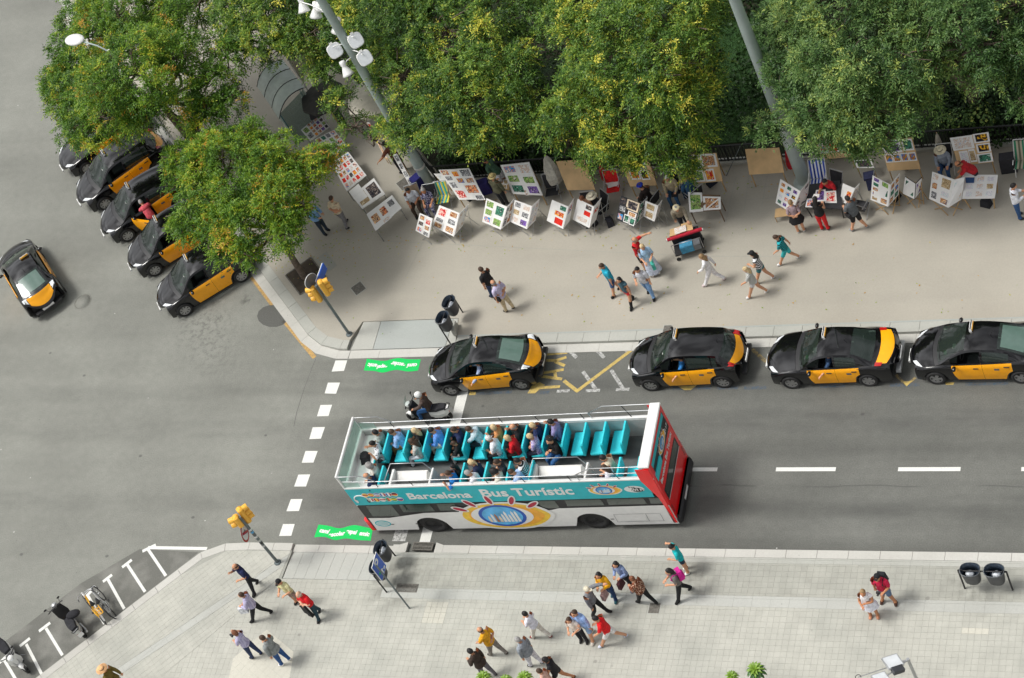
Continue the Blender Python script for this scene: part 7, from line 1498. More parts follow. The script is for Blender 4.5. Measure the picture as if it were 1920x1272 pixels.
umbrella('closed grey-white umbrella with a red tip behind the dark chair', (1050, 362), (1023, 292), 'b8b4a8', .22, 1.75)
umbrella('closed red umbrella standing by the bare plywood board', (1138, 352), (1124, 300), 'a81c2c', .09, 1.35)
umbrella('closed red umbrella with white ends leaning on the right mast', (1490, 330), (1474, 279), 'b81828', .11, 1.2)
umbrella('tall umbrella wrapped in a stone-coloured cover behind the cowboy hat', (1768, 308), (1756, 250), 'a09a8c', .10, 1.4)
A, B = at(1362, 330, PZ), at(1388, 274, 1.0); mb = MB(); mb.tube([(0, 0, 0), B-A], .014, 'pole_grey', 6); tag(mb.build('thin_pole', None, A), 'thin grey-blue pole leaning between the boards', 'pole')
mb = MB(); mb.box((0, 0, .32), (.34, .30, .55), cloth('3a3f66'), .2, .85); mb.box((0, 0, .64), (.38, .34, .10), cloth('2c3050'), .2); mb.tube([(.15, .1, .6), (.28, .12, 1.0), (.28, -.12, 1.0), (.15, -.1, .6)], .012, 'steel', 6)
tag(mb.build('shopping_trolley', None, at(1637, 352, PZ)), 'navy shopping trolley standing below the small framed print', 'trolley')
mb = MB(); mb.box((0, 0, .3), (.5, .34, .6), cloth('2a2466'), .3, .9); tag(mb.build('blue_bag', None, at(912, 360, PZ)), 'tall violet-blue bag behind the board of reddish prints', 'bag')
mb = MB(); mb.box((0, 0, .35), (.7, .45, .7), cloth('1c1c66'), .9, .8); tag(mb.build('blue_crate_bag', None, at(794, 352, PZ)), 'dark blue bags stacked at the foot of the left mast', 'bags')
mb = MB(); mb.box((0, 0, .35), (.55, .38, .7), 'dark_fabric', .1, .9); tag(mb.build('dark_suitcase', None, at(1893, 318, PZ)), 'black suitcase left of the green striped lounger', 'suitcase')
for x, y, c_, h_, w_ in ((880, 372, '1b1c22', .3, 'under the board of reddish prints'), (985, 352, '26242c', .35, 'under the board of landscape prints'), (1075, 348, '30241c', .3, 'under the bare board left of the red umbrella'), (1212, 340, '1a1a20', .4, 'under the framed orange and teal paintings'), (1335, 345, '202838', .3, 'under the plywood board of two watercolours'), (1550, 382, '17171b', .35, 'under the black table of loose prints'), (1700, 312, '2a2420', .4, 'under the board of four blue city views'), (1850, 385, '1c1d24', .3, 'in front of the table of pale maps'), (1680, 372, '15151a', .3, 'between the blue-framed folder and the black folder'), (1145, 420, '22222a', .28, 'on the open ground left of the black photo folder')):
    mb = MB(); mb.box((0, 0, h_/2), (.36, .26, h_), cloth(c_), x*.01, .8); mb.ball((0, 0, h_), (.14, .10, .05), cloth(c_), 8, 4); tag(mb.build('bag', None, at(x, y, PZ)), 'small dark bag '+w_, 'bag', 'small dark bags under the stands')
# art cart on the promenade
c = at(1296, 470, PZ); d = at(1326, 461, PZ)-c; an = math.atan2(d.y, d.x); cart = empty('handcart', c, an, 'loaded handcart with red cloth roll, orange boards and a blue box', 'handcart')
mb = MB(); mb.box((0, 0, .32), (1.25, .75, .06), 'black_plastic'); mb.build('platform', cart)
for x in (-.55, .55):
    for y in (-.36, .36): mb = MB(); mb.tube([(x, y-.02, .09), (x, y+.02, .09)], .09, 'rubber', 12); mb.build('wheel', cart)
for y in (-.36, .36): mb = MB(); mb.tube([(-.60, y, .35), (-.62, y, .95), (.62, y, .95), (.60, y, .35)], .018, 'steel', 6); mb.build('frame', cart)
mb = MB(); mb.box((0, .26, .62), (1.2, .22, .5), 'dark_fabric'); mb.box((-.05, -.22, .52), (.55, .36, .34), cloth('3f86a8')); mb.box((.38, -.22, .50), (.30, .36, .30), 'grey_plastic'); mb.build('boxes', cart)
mb = MB(); mb.tube([(-.72, 0, .98), (.78, .02, 1.0)], .075, cloth('b01830'), 10); mb.build('cloth_roll', cart)
for s in (-.72, .78): mb = MB(); mb.tube([(s-.04, 0, .99), (s+.04, 0, .99)], .05, 'white_matt', 8); mb.build('roll_end', cart)
mb = MB(); mb.slab([(-.6, .12, 1.02), (-.15, .08, 1.04), (-.1, .55, .98), (-.55, .52, .98)], .03, 'plywood'); mb.slab([(-.12, .12, 1.05), (.42, .10, 1.04), (.40, .62, 1.0), (-.05, .62, 1.0)], .03, 'plywood'); mb.build('boards', cart)
mb = MB(); mb.slab([(-.35, .06, 1.09), (.15, .08, 1.09), (.15, .44, 1.07), (-.35, .42, 1.07)], .008, PIC['sketch']); mb.build('drawing', cart); cart.scale = (.86, .86, .9)
# ------------------------------------------------------------------ masts and lamps
def mast(label, base, top, zt, r0, r1):
    A = at(*base, PZ); o = empty('lighting_mast', A, 0, label, 'lighting mast'); mb = MB(); mb.lathe((0, 0, 0), [(r0*1.7, 0), (r0*1.7, .05), (r0*1.05, .09), (r0, .12)], 'mast_paint', 20); mb.build('base_plate', o)
    mb = MB(); n = 10; mb.tube([(0, 0, .1+(zt-.1)*i/n) for i in range(n+1)], [lerp(r0, r1, i/n) for i in range(n+1)], 'mast_paint', 20); mb.build('pole', o); return o, A
m1, A1 = mast('tapered grey-green lighting mast carrying white floodlights above the left trees', (806, 346), None, 17, .22, .11)
m2, A2 = mast('thick grey-green mast rising beside the bare plywood board', (1510, 343), None, 17, .25, .13)
mb = MB(); mb.lathe((0, 0, 1.05), [(.225, 0), (.23, .0), (.225, .12)], 'white_matt', 20); mb.build('band', m1)
mb = MB(); mb.box((.05, .27, 14.2), (.10, .03, 1.5), 'black_plastic'); mb.build('hatch', m2)
def flood(px, py, z, down=True, s=1.0, sd=0):
    P_ = at(px, py, z)-A1; o_ = MB(); side = Vector((P_.x, P_.y, 0)); 
    arm = MB(); arm.tube([(0, 0, z-.1), (P_.x*.6, P_.y*.6, z+.05), (P_.x, P_.y, z+.05)], .022, 'white_gloss', 6)
    h = MB()
    if down: # face towards the camera: square rounded glass over a white bowl
        d = Vector((.45, -.55, .45)).normalized(); a = Vector((.77, .63, 0)).normalized(); b = d.cross(a); h.X = Matrix.Translation(P_) @ Matrix((a, b, d)).transposed().to_4x4()
        n = 20; sq = lambda r, zz: [(r*math.copysign(abs(math.cos(t))**.6, math.cos(t)), r*math.copysign(abs(math.sin(t))**.6, math.sin(t)), zz) for t in np.linspace(0, 2*math.pi, n+1)[:-1]]
        R_ = .26*s; vs = sq(R_*.35, -.22)+sq(R_*.8, -.12)+sq(R_*1.05, .0)+sq(R_*1.05, .03)+sq(R_*.94, .035)
        h.add(vs, [(j*n+k, j*n+(k+1) % n, (j+1)*n+(k+1) % n, (j+1)*n+k) for j in range(4) for k in range(n)], 'white_gloss', True); h.add(sq(R_*.94, .036), [tuple(range(n))], 'lamp_clear')
        h.box((0, R_*1.1, .0), (.12, .08, .10), 'white_gloss')
    else:
        h.X = Matrix.Translation(P_) @ Matrix.Rotation(math.radians(sd), 4, 'Z') @ Matrix.Rotation(math.radians(28), 4, 'Y'); h.lathe((0, 0, 0), [(.0, .34), (.10, .33), (.12, .25), (.10, .14), (.09, .10), (.13, .02), (.20, -.16), (.24, -.24), (.23, -.24), (.12, .0), (0, .02)], 'white_gloss', 16)
    f_ = h.build('floodlight', m1); b_ = arm.build('bracket', f_)
for px, py, z, dn, sd in ((633, 49, 8.6, 0, 40), (667, 76, 8.3, 1, 0), (628, 95, 8.0, 1, 0), (684, 109, 7.7, 1, 0), (648, 130, 7.4, 0, 120), (567, 10, 9.6, 0, 100), (601, 6, 9.7, 0, 20), (592, 20, 9.4, 0, 60)): flood(px, py, z, bool(dn), 1.0, sd)
mb = MB(); mb.tube([(.12, .1, 7.0), (.12, .1, 9.8)], .02, 'steel', 6); mb.build('conduit', m1)
# street lamp among the left trees
A = at(205, 97, 7.9); A.z = PZ; hd_ = at(140, 75, 8.4); o = empty('street_lamp', A, 0, 'street lamp with a white oval head poking out of the big left tree', 'street lamp'); H_ = hd_-A
mb = MB(); mb.tube([(0, 0, 0), (0, 0, 4), (0, 0, 7.85)], [.09, .07, .05], 'white_gloss', 10); mb.build('pole', o)
mb = MB(); mb.tube([(0, 0, 7.75), (H_.x*.3, H_.y*.3, 8.05), (H_.x*.9, H_.y*.9, H_.z)], .035, 'mast_paint', 8); mb.build('arm', o)
mb = MB(); an = math.atan2(H_.y, H_.x); mb.X = Matrix.Translation(H_) @ Matrix.Rotation(an, 4, 'Z'); mb.ball((0, 0, 0), (.48, .30, .13), 'white_gloss', 20, 10); mb.build('lamp_head', o)
# ------------------------------------------------------------------ traffic lights and signs
def signal(label, base, topz, heads, hdpx):
    A = at(*base, PZ); o = empty('traffic_light', A, 0, label, 'traffic light'); mb = MB(); mb.tube([(0, 0, 0), (0, 0, topz)], .055, 'pole_grey', 10); mb.build('pole', o); mb = MB(); mb.lathe((0, 0, 0), [(.13, 0), (.13, .03), (.07, .06)], 'pole_grey', 12); mb.build('base_plate', o)
    for (dx, dy, z, n, rz) in heads:
        mb = MB(); hh = .24*n; mb.X = Matrix.Translation((dx, dy, z)) @ Matrix.Rotation(rz, 4, 'Z'); mb.box((0, 0, 0), (.20, .26, hh+.06), 'signal_yellow', bev=.05); b_ = mb.build('signal_head', o)
        for k in range(n):
            zc = hh/2-.12-.24*k; mb = MB(); mb.X = Matrix.Translation((dx, dy, z)) @ Matrix.Rotation(rz, 4, 'Z'); vs = []; m_ = 10
            for xx, rr in ((.10, .105), (.28, .10)): vs += [(xx, rr*math.cos(t), zc+rr*math.sin(t)) for t in np.linspace(-.5, math.pi+.5, m_)]
            for xx, rr in ((.10, .113), (.28, .108)): vs += [(xx, rr*math.cos(t), zc+rr*math.sin(t)) for t in np.linspace(-.5, math.pi+.5, m_)]
            mb.add(vs, [(i, i+1, m_+i+1, m_+i) for i in range(m_-1)]+[(2*m_+i, 3*m_+i, 3*m_+i+1, 2*m_+i+1) for i in range(m_-1)], 'signal_yellow', True); mb.build('visor', b_)
            mb = MB(); mb.X = Matrix.Translation((dx, dy, z)) @ Matrix.Rotation(rz, 4, 'Z'); mb.add([(.105, .095*math.cos(t), zc+.095*math.sin(t)) for t in np.linspace(0, 2*math.pi, 13)[:-1]], [tuple(range(12))], 'black_plastic'); mb.build('lens', b_)
    return o, A
dv = lambda p, q, z=2.5: (lambda a: math.atan2(a.y, a.x))(at(*q, z)-at(*p, z))
g1, GA = signal('yellow traffic light on a blue-grey pole at the upper street corner', (655, 627), 3.0, ((.16, .12, 2.72, 3, dv((590, 540), (620, 525))), (-.20, -.02, 2.55, 3, dv((590, 540), (560, 545)))), None)
mb = MB(); mb.X = Matrix.Translation((-.18, .12, 3.12)) @ Matrix.Rotation(dv((590, 540), (640, 560)), 4, 'Z') @ Matrix.Rotation(math.pi/2, 4, 'Y'); mb.lathe((0, 0, 0), [(0, .01), (.30, .01), (.30, -.01), (0, -.01)], 'white_gloss', 24); mb.lathe((0, 0, .012), [(0, 0), (.285, .0)], 'grey_plastic', 24); mb.build('round_sign', g1)
c = at(602, 516, 3.0)-GA; an = dv((598, 532), (608, 504), 3.0); mb = MB(); mb.X = Matrix.Translation(c) @ Matrix.Rotation(an, 4, 'Z'); mb.box((0, .02, 0), (.85, .03, .34), 'white_gloss'); mb.box((0, -.03, 0), (.85, .03, .34), 'blue_sign'); mb.build('street_name_plate', g1)
g2, GB = signal('yellow traffic light with stickers on its pole at the lower corner', (521, 1055), 3.0, ((-.02, .22, 2.80, 3, dv((455, 965), (475, 950))), (-.12, -.05, 2.85, 2, dv((455, 965), (430, 975)))), None)
for z_, c_ in ((2.2, 'white_gloss'), (2.05, 'logo_sky'), (1.9, 'grey_plastic'), (1.75, 'white_gloss'), (1.5, 'silver'), (1.35, 'black_plastic'), (1.15, 'silver')): mb = MB(); mb.lathe((0, 0, z_), [(.058, -.05), (.058, .05)], c_, 12); mb.build('sticker', g2)
c = at(452, 997, 2.35)-GB+Vector((.16, -.05, 0)); an = math.radians(12)
def disc(par, c, an, r, m, o=.0, name='sign_face', sx=1): mb = MB(); mb.X = Matrix.Translation(c) @ Matrix.Rotation(an, 4, 'Z'); mb.add([(o, r*math.cos(t)*sx, r*math.sin(t)) for t in np.linspace(0, 2*math.pi, 25)[:-1]], [tuple(range(24))], m); return mb.build(name, par)
mb = MB(); mb.X = Matrix.Translation(c) @ Matrix.Rotation(an, 4, 'Z') @ Matrix.Rotation(math.pi/2, 4, 'Y'); mb.lathe((0, 0, 0), [(0, -.012), (.30, -.012), (.30, .0), (0, 0)], 'white_gloss', 24); sg_ = mb.build('no_left_turn_sign', g2)
disc(sg_, c, an, .33, 'tail_red', .006); disc(sg_, c, an, .25, 'white_gloss', .010)
mb = MB(); mb.X = Matrix.Translation(c) @ Matrix.Rotation(an, 4, 'Z'); q_ = .014; mb.add([(q_, y, z) for y, z in ((.06, -.15), (.10, -.15), (.10, .07), (-.02, .07), (-.02, .12), (-.12, .05), (-.02, -.02), (-.02, .03), (.06, .03))], [(0, 1, 2, 8), (8, 2, 3, 7), (4, 5, 6)], 'black_plastic'); mb.build('arrow', sg_)
mb = MB(); mb.X = Matrix.Translation(c) @ Matrix.Rotation(an, 4, 'Z'); mb.add([(.018, y, z) for y, z in ((-.20, .12), (-.14, .19), (.20, -.12), (.14, -.19))], [(0, 3, 2, 1)], 'tail_red'); mb.build('bar', sg_)
# blue parking sign
A = at(768, 1141, PZ); o = empty('parking_sign', A, 0, 'blue parking sign on a thin pole over the litter bins', 'parking sign'); mb = MB(); mb.tube([(0, 0, 0), (0, 0, 2.85)], .03, 'pole_grey', 8); mb.build('pole', o)
cs = [at(x, y, z)-A for x, y, z in ((693, 1066, 2.95), (701, 1035, 2.95), (701, 1035, 2.15), (693, 1066, 2.15))]; cs[2] = cs[1]+Vector((0, 0, -.85)); cs[3] = cs[0]+Vector((0, 0, -.85))
ex = (cs[1]-cs[0]); wd = ex.length; ex.normalize(); nn = ex.cross(Vector((0, 0, 1))).normalized(); nn = nn if nn.dot(CC-A) > 0 else -nn; cc_ = (cs[0]+cs[2])/2+nn*.07; BMx = Matrix((ex, Vector((0, 0, 1)), ex.cross(Vector((0, 0, 1))))).transposed().to_4x4()
BMx = Matrix.Translation(cc_) @ BMx; fl_ = 1 if ex.cross(Vector((0, 0, 1))).dot(nn) > 0 else -1
mb = MB(); mb.X = BMx; mb.box((0, 0, -.0), (wd, .86, .02), 'white_gloss'); mb.box((0, 0, .012*fl_), (wd-.05, .81, .008), 'blue_sign'); pl_ = mb.build('sign_panel', o)
text('P', .56, 'white_gloss', pl_, BMx @ Matrix.Translation((0, .15, .018*fl_)), .001, 'lettering', 'CENTER', bold=.012); 
mb = MB(); mb.X = BMx; mb.add([(x, y, .019*fl_) for x, y in ((-.03, -.36), (.03, -.36), (.03, -.24), (.09, -.24), (0, -.14), (-.09, -.24), (-.03, -.24))], [(0, 1, 2, 6), (5, 3, 4)], 'white_gloss'); mb.add([(x, y, .019*fl_) for x, y in ((.10, -.34), (.22, -.34), (.22, -.26), (.10, -.26))], [(0, 1, 2, 3)], 'white_gloss'); mb.add([(x, y, .019*fl_) for x, y in ((-.22, -.18), (-.12, -.18), (-.12, -.10), (-.22, -.10))], [(0, 1, 2, 3)], 'green_paint'); mb.build('arrow', pl_)
# ------------------------------------------------------------------ litter bins in pairs
def bins(label, feet, hd, zt=1.15, lean=0):
    A, B = at(*feet[0], PZ), at(*feet[1], PZ); c = (A+B)/2; d = B-A; an = math.atan2(d.y, d.x); o = empty('litter_bin', c, an, label, 'litter bin')
    for s in (-1, 1):
        mb = MB(); n = 20; x0 = s*.30; vs = []; th = math.radians(14)
        sup = lambda r, z: [(x0+r*math.copysign(abs(math.cos(t))**.8, math.cos(t)), r*.80*math.copysign(abs(math.sin(t))**.8, math.sin(t))-(z-.7)*.0, z) for t in np.linspace(0, 2*math.pi, n+1)[:-1]]
        ring = sup(.16, .42)+sup(.20, .50)+sup(.25, .98); mb.add(ring, [(j*n+k, j*n+(k+1) % n, (j+1)*n+(k+1) % n, (j+1)*n+k) for j in range(2) for k in range(n)]+[tuple(range(n-1, -1, -1))], 'grey_dark', True); b_ = mb.build('bin_body', o)
        mb = MB(); ring = sup(.25, .98)+sup(.265, 1.0)+sup(.245, 1.01); mb.add(ring, [(j*n+k, j*n+(k+1) % n, (j+1)*n+(k+1) % n, (j+1)*n+k) for j in range(2) for k in range(n)], 'grey_plastic', True); mb.build('rim', b_)
        mb = MB(); ring = sup(.245, 1.01)+sup(.22, .90)+sup(.19, .70); mb.add(ring, [((j+1)*n+k, (j+1)*n+(k+1) % n, j*n+(k+1) % n, j*n+k) for j in range(2) for k in range(n)]+[tuple(range(2*n, 3*n))], 'liner', True); mb.build('liner', b_)
        mb = MB(); mb.ball((x0+.03*s, 0, .80), (.12, .10, .07), 'litter', 9, 6); mb.build('rubbish', b_)
        mb = MB(); mb.tube([(s*.60, .0, 0), (s*.60, 0, .95), (s*.5, 0, .98)], .025, 'black_plastic', 6); mb.build('leg', o)
    mb = MB(); mb.tube([(-.6, 0, .93), (.6, 0, .93)], .02, 'black_plastic', 6); mb.build('cross_bar', o); o.scale = (1.18, 1.18, 1.12); return o
M('grey_dark', (.045, .048, .055), .45); M('liner', (.05, .07, .10), .35, 0, .3, 20); M('litter', (.55, .58, .62), .6, 0, .5, 14)
bins('pair of dark litter bins on the far pavement behind the head taxi', ((850, 630), (862, 600)), 0)
bins('pair of open litter bins at the right of the lower pavement', ((1823, 1104), (1885, 1106)), 0)
bins('pair of litter bins half hidden behind the blue parking sign', ((728, 1098), (738, 1055)), 0)
mb = MB(); c = at(855, 620, PZ); mb.box((0, 0, .15), (.14, .5, .3), 'kerb_concrete', .2, .9); tag(mb.build('concrete_foot', None, c), 'pale concrete foot under the bins behind the head taxi', 'bin foot')
# ------------------------------------------------------------------ shelter, awnings and parasol at the upper left
c = at(548, 212, PZ); rf = [at(482, 163, 2.25), at(524, 223, 2.25), at(571, 165, 2.75), at(530, 112, 2.75)]
sh = empty('bus_shelter', c, 0, 'small shelter with a curved grey ribbed metal roof', 'shelter'); 
a, b, d_, e_ = [p-c for p in rf]
for i in range(3):
    mb = MB(); vs = []; n = 10
    for u in (i/3+.006, (i+1)/3-.006):
        for k in range(n+1):
            t = k/n; p = (a+(b-a)*u)*(1-t)+(e_+(d_-e_)*u)*t+Vector((0, 0, .42*math.sin(math.pi*t)**.8*(1-.3*t))); vs.append(p)
    vs += [v-Vector((0, 0, .04)) for v in vs]; m_ = 2*(n+1)
    mb.add(vs, [(k, k+1, n+1+k+1, n+1+k) for k in range(n)][::1], 'shelter_metal', True); mb.add(vs, [(m_+k, m_+n+1+k, m_+n+2+k, m_+k+1) for k in range(n)], 'shelter_metal', True); mb.build('roof_panel', sh)
for i in range(4):
    mb = MB(); u = i/3; mb.tube([(a+(b-a)*u)*(1-t)+(e_+(d_-e_)*u)*t+Vector((0, 0, .42*math.sin(math.pi*t)**.8*(1-.3*t)+.0)) for t in np.linspace(0, 1, 9)], .022, 'black_plastic', 6); mb.build('rib', sh)
for p in (a, b, d_, e_): mb = MB(); mb.tube([(p.x*.9, p.y*.9, 0), (p.x*.9, p.y*.9, p.z)], .035, 'shelter_metal', 8); mb.build('post', sh)
mb = MB(); q = [(d_.x*.9, d_.y*.9, .3), (b.x*.9, b.y*.9, .3), (b.x*.9, b.y*.9, 2.1), (d_.x*.9, d_.y*.9, 2.4)]; mb.slab(q, .012, 'clear_glass'); mb.build('glass_side', sh)
mb = MB(); q = [((a.x*.3+b.x*.7)*.8, (a.y*.3+b.y*.7)*.8, .4), (b.x*.86, b.y*.86, .4), (b.x*.86, b.y*.86, 1.7), ((a.x*.3+b.x*.7)*.8, (a.y*.3+b.y*.7)*.8, 1.7)]; mb.slab(q, .03, PIC['teal']); mb.build('poster', sh)
c2_ = at(600, 158, PZ); k2 = empty('kiosk_canopy', c2_, 0, 'tan arched canopy behind the grey shelter roof', 'canopy'); rf = [at(537, 107, 2.4)-c2_, at(570, 158, 2.4)-c2_, at(592, 140, 2.6)-c2_, at(556, 84, 2.6)-c2_]
mb = MB(); n = 8; vs = []
for u in (0, 1):
    for k in range(n+1): t = k/n; vs.append((rf[0]+(rf[1]-rf[0])*u)*(1-t)+(rf[3]+(rf[2]-rf[3])*u)*t+Vector((0, 0, .35*math.sin(math.pi*t))))
mb.add(vs, [(k, k+1, n+2+k, n+1+k) for k in range(n)], 'tan_cloth', True); mb.build('canopy_sheet', k2)
for p in rf: mb = MB(); mb.tube([(p.x, p.y, 0), p], .03, 'white_matt', 6); mb.build('post', k2)
mb = MB(); c = at(580, 96, PZ); mb.box((0, 0, .45), (1.1, .55, .9), 'wood', .9, .95); mb.box((0, 0, .92), (1.2, .65, .05), 'dark_wood', .9)
tag(mb.build('wooden_chest', None, c), 'brown wooden chest beyond the tan canopy', 'chest')
M('tan_cloth', (.28, .25, .19), .85, 0, .1) if 'tan_cloth' not in MATS else None
def parasol(label, px, py, z, r, m, n=8, rise=.35, basepx=None):
    P_ = at(px, py, z); o = empty('parasol', (P_.x, P_.y, PZ), 0, label, 'parasol'); h = z-PZ; mb = MB(); vs = [(0, 0, h+rise)]
    for i in range(n): a_ = 2*math.pi*i/n; vs += [(r*math.cos(a_), r*math.sin(a_), h), (r*.93*math.cos(a_+math.pi/n), r*.93*math.sin(a_+math.pi/n), h+.03)]
    k = 2*n; mb.add(vs, [(0, 1+i, 1+(i+1) % k) for i in range(k)], m); mb.add([(x, y, zz-.02) for x, y, zz in vs], [(0, 1+(i+1) % k, 1+i) for i in range(k)], m)
    for i in range(k): a_, b_ = vs[1+i], vs[1+(i+1) % k]; mb.add([a_, b_, (b_[0], b_[1], b_[2]-.14), (a_[0], a_[1], a_[2]-.14)], [(0, 3, 2, 1)], m)
    mb.build('canopy', o); mb = MB(); mb.tube([(0, 0, 0), (0, 0, h+rise)], .03, 'wood', 8); mb.build('pole', o)
    for i in range(n): a_ = 2*math.pi*i/n; mb = MB(); mb.tube([(0, 0, h+rise-.05), (r*.97*math.cos(a_), r*.97*math.sin(a_), h-.03)], .008, 'steel', 4); mb.build('rib', o)
    return o
M('cream_cloth', (.66, .62, .52), .85, 0, .08); M('dark_umbrella', (.045, .045, .042), .8, 0, .1)
parasol('round cream parasol seen through the leaves beside the left mast', 700, 182, 2.3, 1.15, 'cream_cloth')
up_ = parasol('large dark grey parasol between the shelter and the trees', 604, 182, 2.2, .95, 'dark_umbrella')
c = at(598, 212, PZ); aw = empty('black_awning', c, 0, 'black awning with white lettering below the dark parasol', 'awning'); Q = [at(*p, z) for p, z in (((572, 208), 1.5), ((606, 186), 1.7), ((616, 203), 1.2), ((582, 226), 1.0))]
Q = [at(575, 200, 1.7), at(617, 184, 1.7), at(625, 206, 1.2), at(583, 226, 1.2)]
mb = MB(); mb.add([p-c for p in Q], [(0, 3, 2, 1)], 'black_card'); mb.add([p-c-Vector((0, 0, .02)) for p in Q], [(0, 1, 2, 3)], 'black_card'); sht = mb.build('sheet', aw)
for p in Q: mb = MB(); mb.tube([(p.x-c.x, p.y-c.y, 0), p-c], .02, 'steel', 6); mb.build('post', aw)
ex = (Q[1]-Q[0]).normalized(); n_ = nrm(Q); ey = n_.cross(ex); T_ = Matrix.Translation((Q[0]+Q[1]+Q[2]+Q[3])/4-c+n_*.02) @ Matrix((ex, ey, n_)).transposed().to_4x4()
text('1C', .42, 'grey_plastic', sht, T_ @ Matrix.Translation((-.15, .14, 0)), .001, 'lettering', 'CENTER', bold=.01); text('VIATGES', .22, 'white_matt', sht, T_ @ Matrix.Translation((.12, -.18, 0)), .001, 'lettering', 'CENTER', .7, .004) if 0 else None
# ------------------------------------------------------------------ iron fence of the park
fp = [xy(at(x, y, PZ)) for x, y in ((560, 30), (700, 190), (823, 342))]
yf = at(1100, 326, PZ).y; fA = Vector((at(823, 342, PZ).x, at(823, 342, PZ).y)); fB = xy(at(1380, 306, PZ)); fC = xy(at(1920, 268, PZ)); fd = (fC-fA).normalized(); fC = fA+fd*((fC-fA).length+6)
fe = empty('park_fence', (fA.x, fA.y, PZ), 0, 'low black iron railing with stone kerb between stands and park', 'fence')
def fence_run(A, B, npk):
    d = (B-A); L_ = d.length; an = math.atan2(d.y, d.x); o2 = Vector((fe.location.x, fe.location.y)); m = (A+B)/2-o2
    for z_, t_ in ((.92, .05), (.16, .035)): mb = MB(); mb.box((0, 0, 0), (L_, .05, t_), 'fence_iron'); mb.build('rail', fe, (m.x, m.y, z_), an)
    mb = MB(); mb.box((0, 0, .06), (L_, .26, .14), 'kerb_concrete'); mb.build('plinth', fe, (m.x, m.y, 0), an)
    k = max(2, int(L_/2.2)); pm = MB(); pm.box((0, 0, .48), (.06, .06, .96), 'fence_iron'); me_ = pm.mesh('post')
    for i in range(k+1): p = A+d*i/k-o2; inst(me_, 'post', fe, (p.x, p.y, 0), an)
    pm = MB(); pm.box((0, 0, .53), (.028, .028, .74), 'fence_iron'); me_ = pm.mesh('picket'); 
    for i in range(npk): p = A+d*(i+.5)/npk-o2; inst(me_, 'picket', fe, (p.x, p.y, 0), an)
fence_run(fA, fC, 210); fence_run(fp[0], fp[1], 34); fence_run(fp[1], fA, 34)
mb = MB(); mb.box((0, 0, .48), ((fC-fA).length, .02, .8), 'fence_iron'); 
PK = [fp[0]-Vector((0, 0)), fp[1], fA, fC]          # park edge
# floodlights near the camera, bottom right
A = at(1735, 1310, PZ); fl = empty('floodlight_mast', A, 0, 'floodlights with a pale square glass at the bottom edge, lower right', 'floodlight')
mb = MB(); mb.tube([(0, 0, 0), (0, 0, 2.4)], .05, 'steel', 8); mb.build('pole', fl)
def fbox(px, py, z, s, name='floodlight'):
    c_ = at(px, py, z)-A; u = Vector((.30, .25, .92)).normalized(); a_ = (at(px+20, py-12, z)-at(px, py, z)); a_ = (a_-u*a_.dot(u)).normalized(); b_ = u.cross(a_); mb = MB(); mb.X = Matrix.Translation(c_) @ Matrix((a_, b_, u)).transposed().to_4x4()
    mb.box((0, 0, -.03), (.50*s, .44*s, .06), 'silver'); mb.box((0, 0, -.10), (.36*s, .30*s, .10), 'grey_plastic', 0, 1); mb.box((.0, -.30*s, -.04), (.34*s, .20*s, .14), 'grey_dark'); mb.build(name, fl)
    mb = MB(); mb.X = Matrix.Translation(c_) @ Matrix((a_, b_, u)).transposed().to_4x4(); mb.box((0, 0, .003), (.44*s, .38*s, .01), 'lamp_clear'); mb.build('glass', fl); mb = MB(); mb.tube([c_-u*.1, (0, 0, 2.35)], .02, 'steel', 6); mb.build('arm', fl)
fbox(1674, 1240, 2.6, 1.0); fbox(1652, 1272, 2.6, .9)
mb = MB(); c_ = at(1609, 1270, 2.5)-A; mb.tube([c_+Vector((.08*math.cos(t), .08*math.sin(t), 0)) for t in np.linspace(0, 5.5, 12)], .012, 'black_plastic', 5); mb.tube([c_, (0, 0, 2.3)], .014, 'steel', 5); mb.build('hook', fl)
# ------------------------------------------------------------------ the park: ground, lawn, undergrowth, trees
def leaf_mat(name, ramp, rough=.5, tr=.15):
    m = bpy.data.materials.new(name); m.use_nodes = True; t = m.node_tree; t.nodes.clear(); a = N('ShaderNodeAttribute', t, attribute_name='tone'); r = N('ShaderNodeValToRGB', t); t.links.new(a.outputs['Fac'], r.inputs[0]); e = r.color_ramp.elements
    while len(e) < len(ramp): e.new(.5)
    for i, (p, c) in enumerate(ramp): e[i].position = p; e[i].color = (*c, 1)
    d = N('ShaderNodeBsdfPrincipled', t); d.inputs['Roughness'].default_value = rough; d.inputs['Specular IOR Level'].default_value = .35; t.links.new(r.outputs[0], d.inputs['Base Color'])
    tl = N('ShaderNodeBsdfTranslucent', t); mx = N('ShaderNodeMixShader', t); mx.inputs[0].default_value = tr; o = N('ShaderNodeOutputMaterial', t)
    g = N('ShaderNodeVectorMath', t, operation='MULTIPLY'); g.inputs[1].default_value = (1.3, 1.5, .5); t.links.new(r.outputs[0], g.inputs[0]); t.links.new(g.outputs[0], tl.inputs[0])
    t.links.new(d.outputs[0], mx.inputs[1]); t.links.new(tl.outputs[0], mx.inputs[2]); t.links.new(mx.outputs[0], o.inputs[0]); MATS[name] = m
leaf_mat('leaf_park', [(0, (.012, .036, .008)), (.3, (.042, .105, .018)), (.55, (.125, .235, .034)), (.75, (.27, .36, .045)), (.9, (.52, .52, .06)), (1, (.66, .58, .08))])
leaf_mat('leaf_street', [(0, (.012, .042, .006)), (.3, (.048, .125, .012)), (.6, (.135, .26, .020)), (.82, (.29, .38, .024)), (.95, (.50, .46, .03)), (1, (.48, .26, .03))])
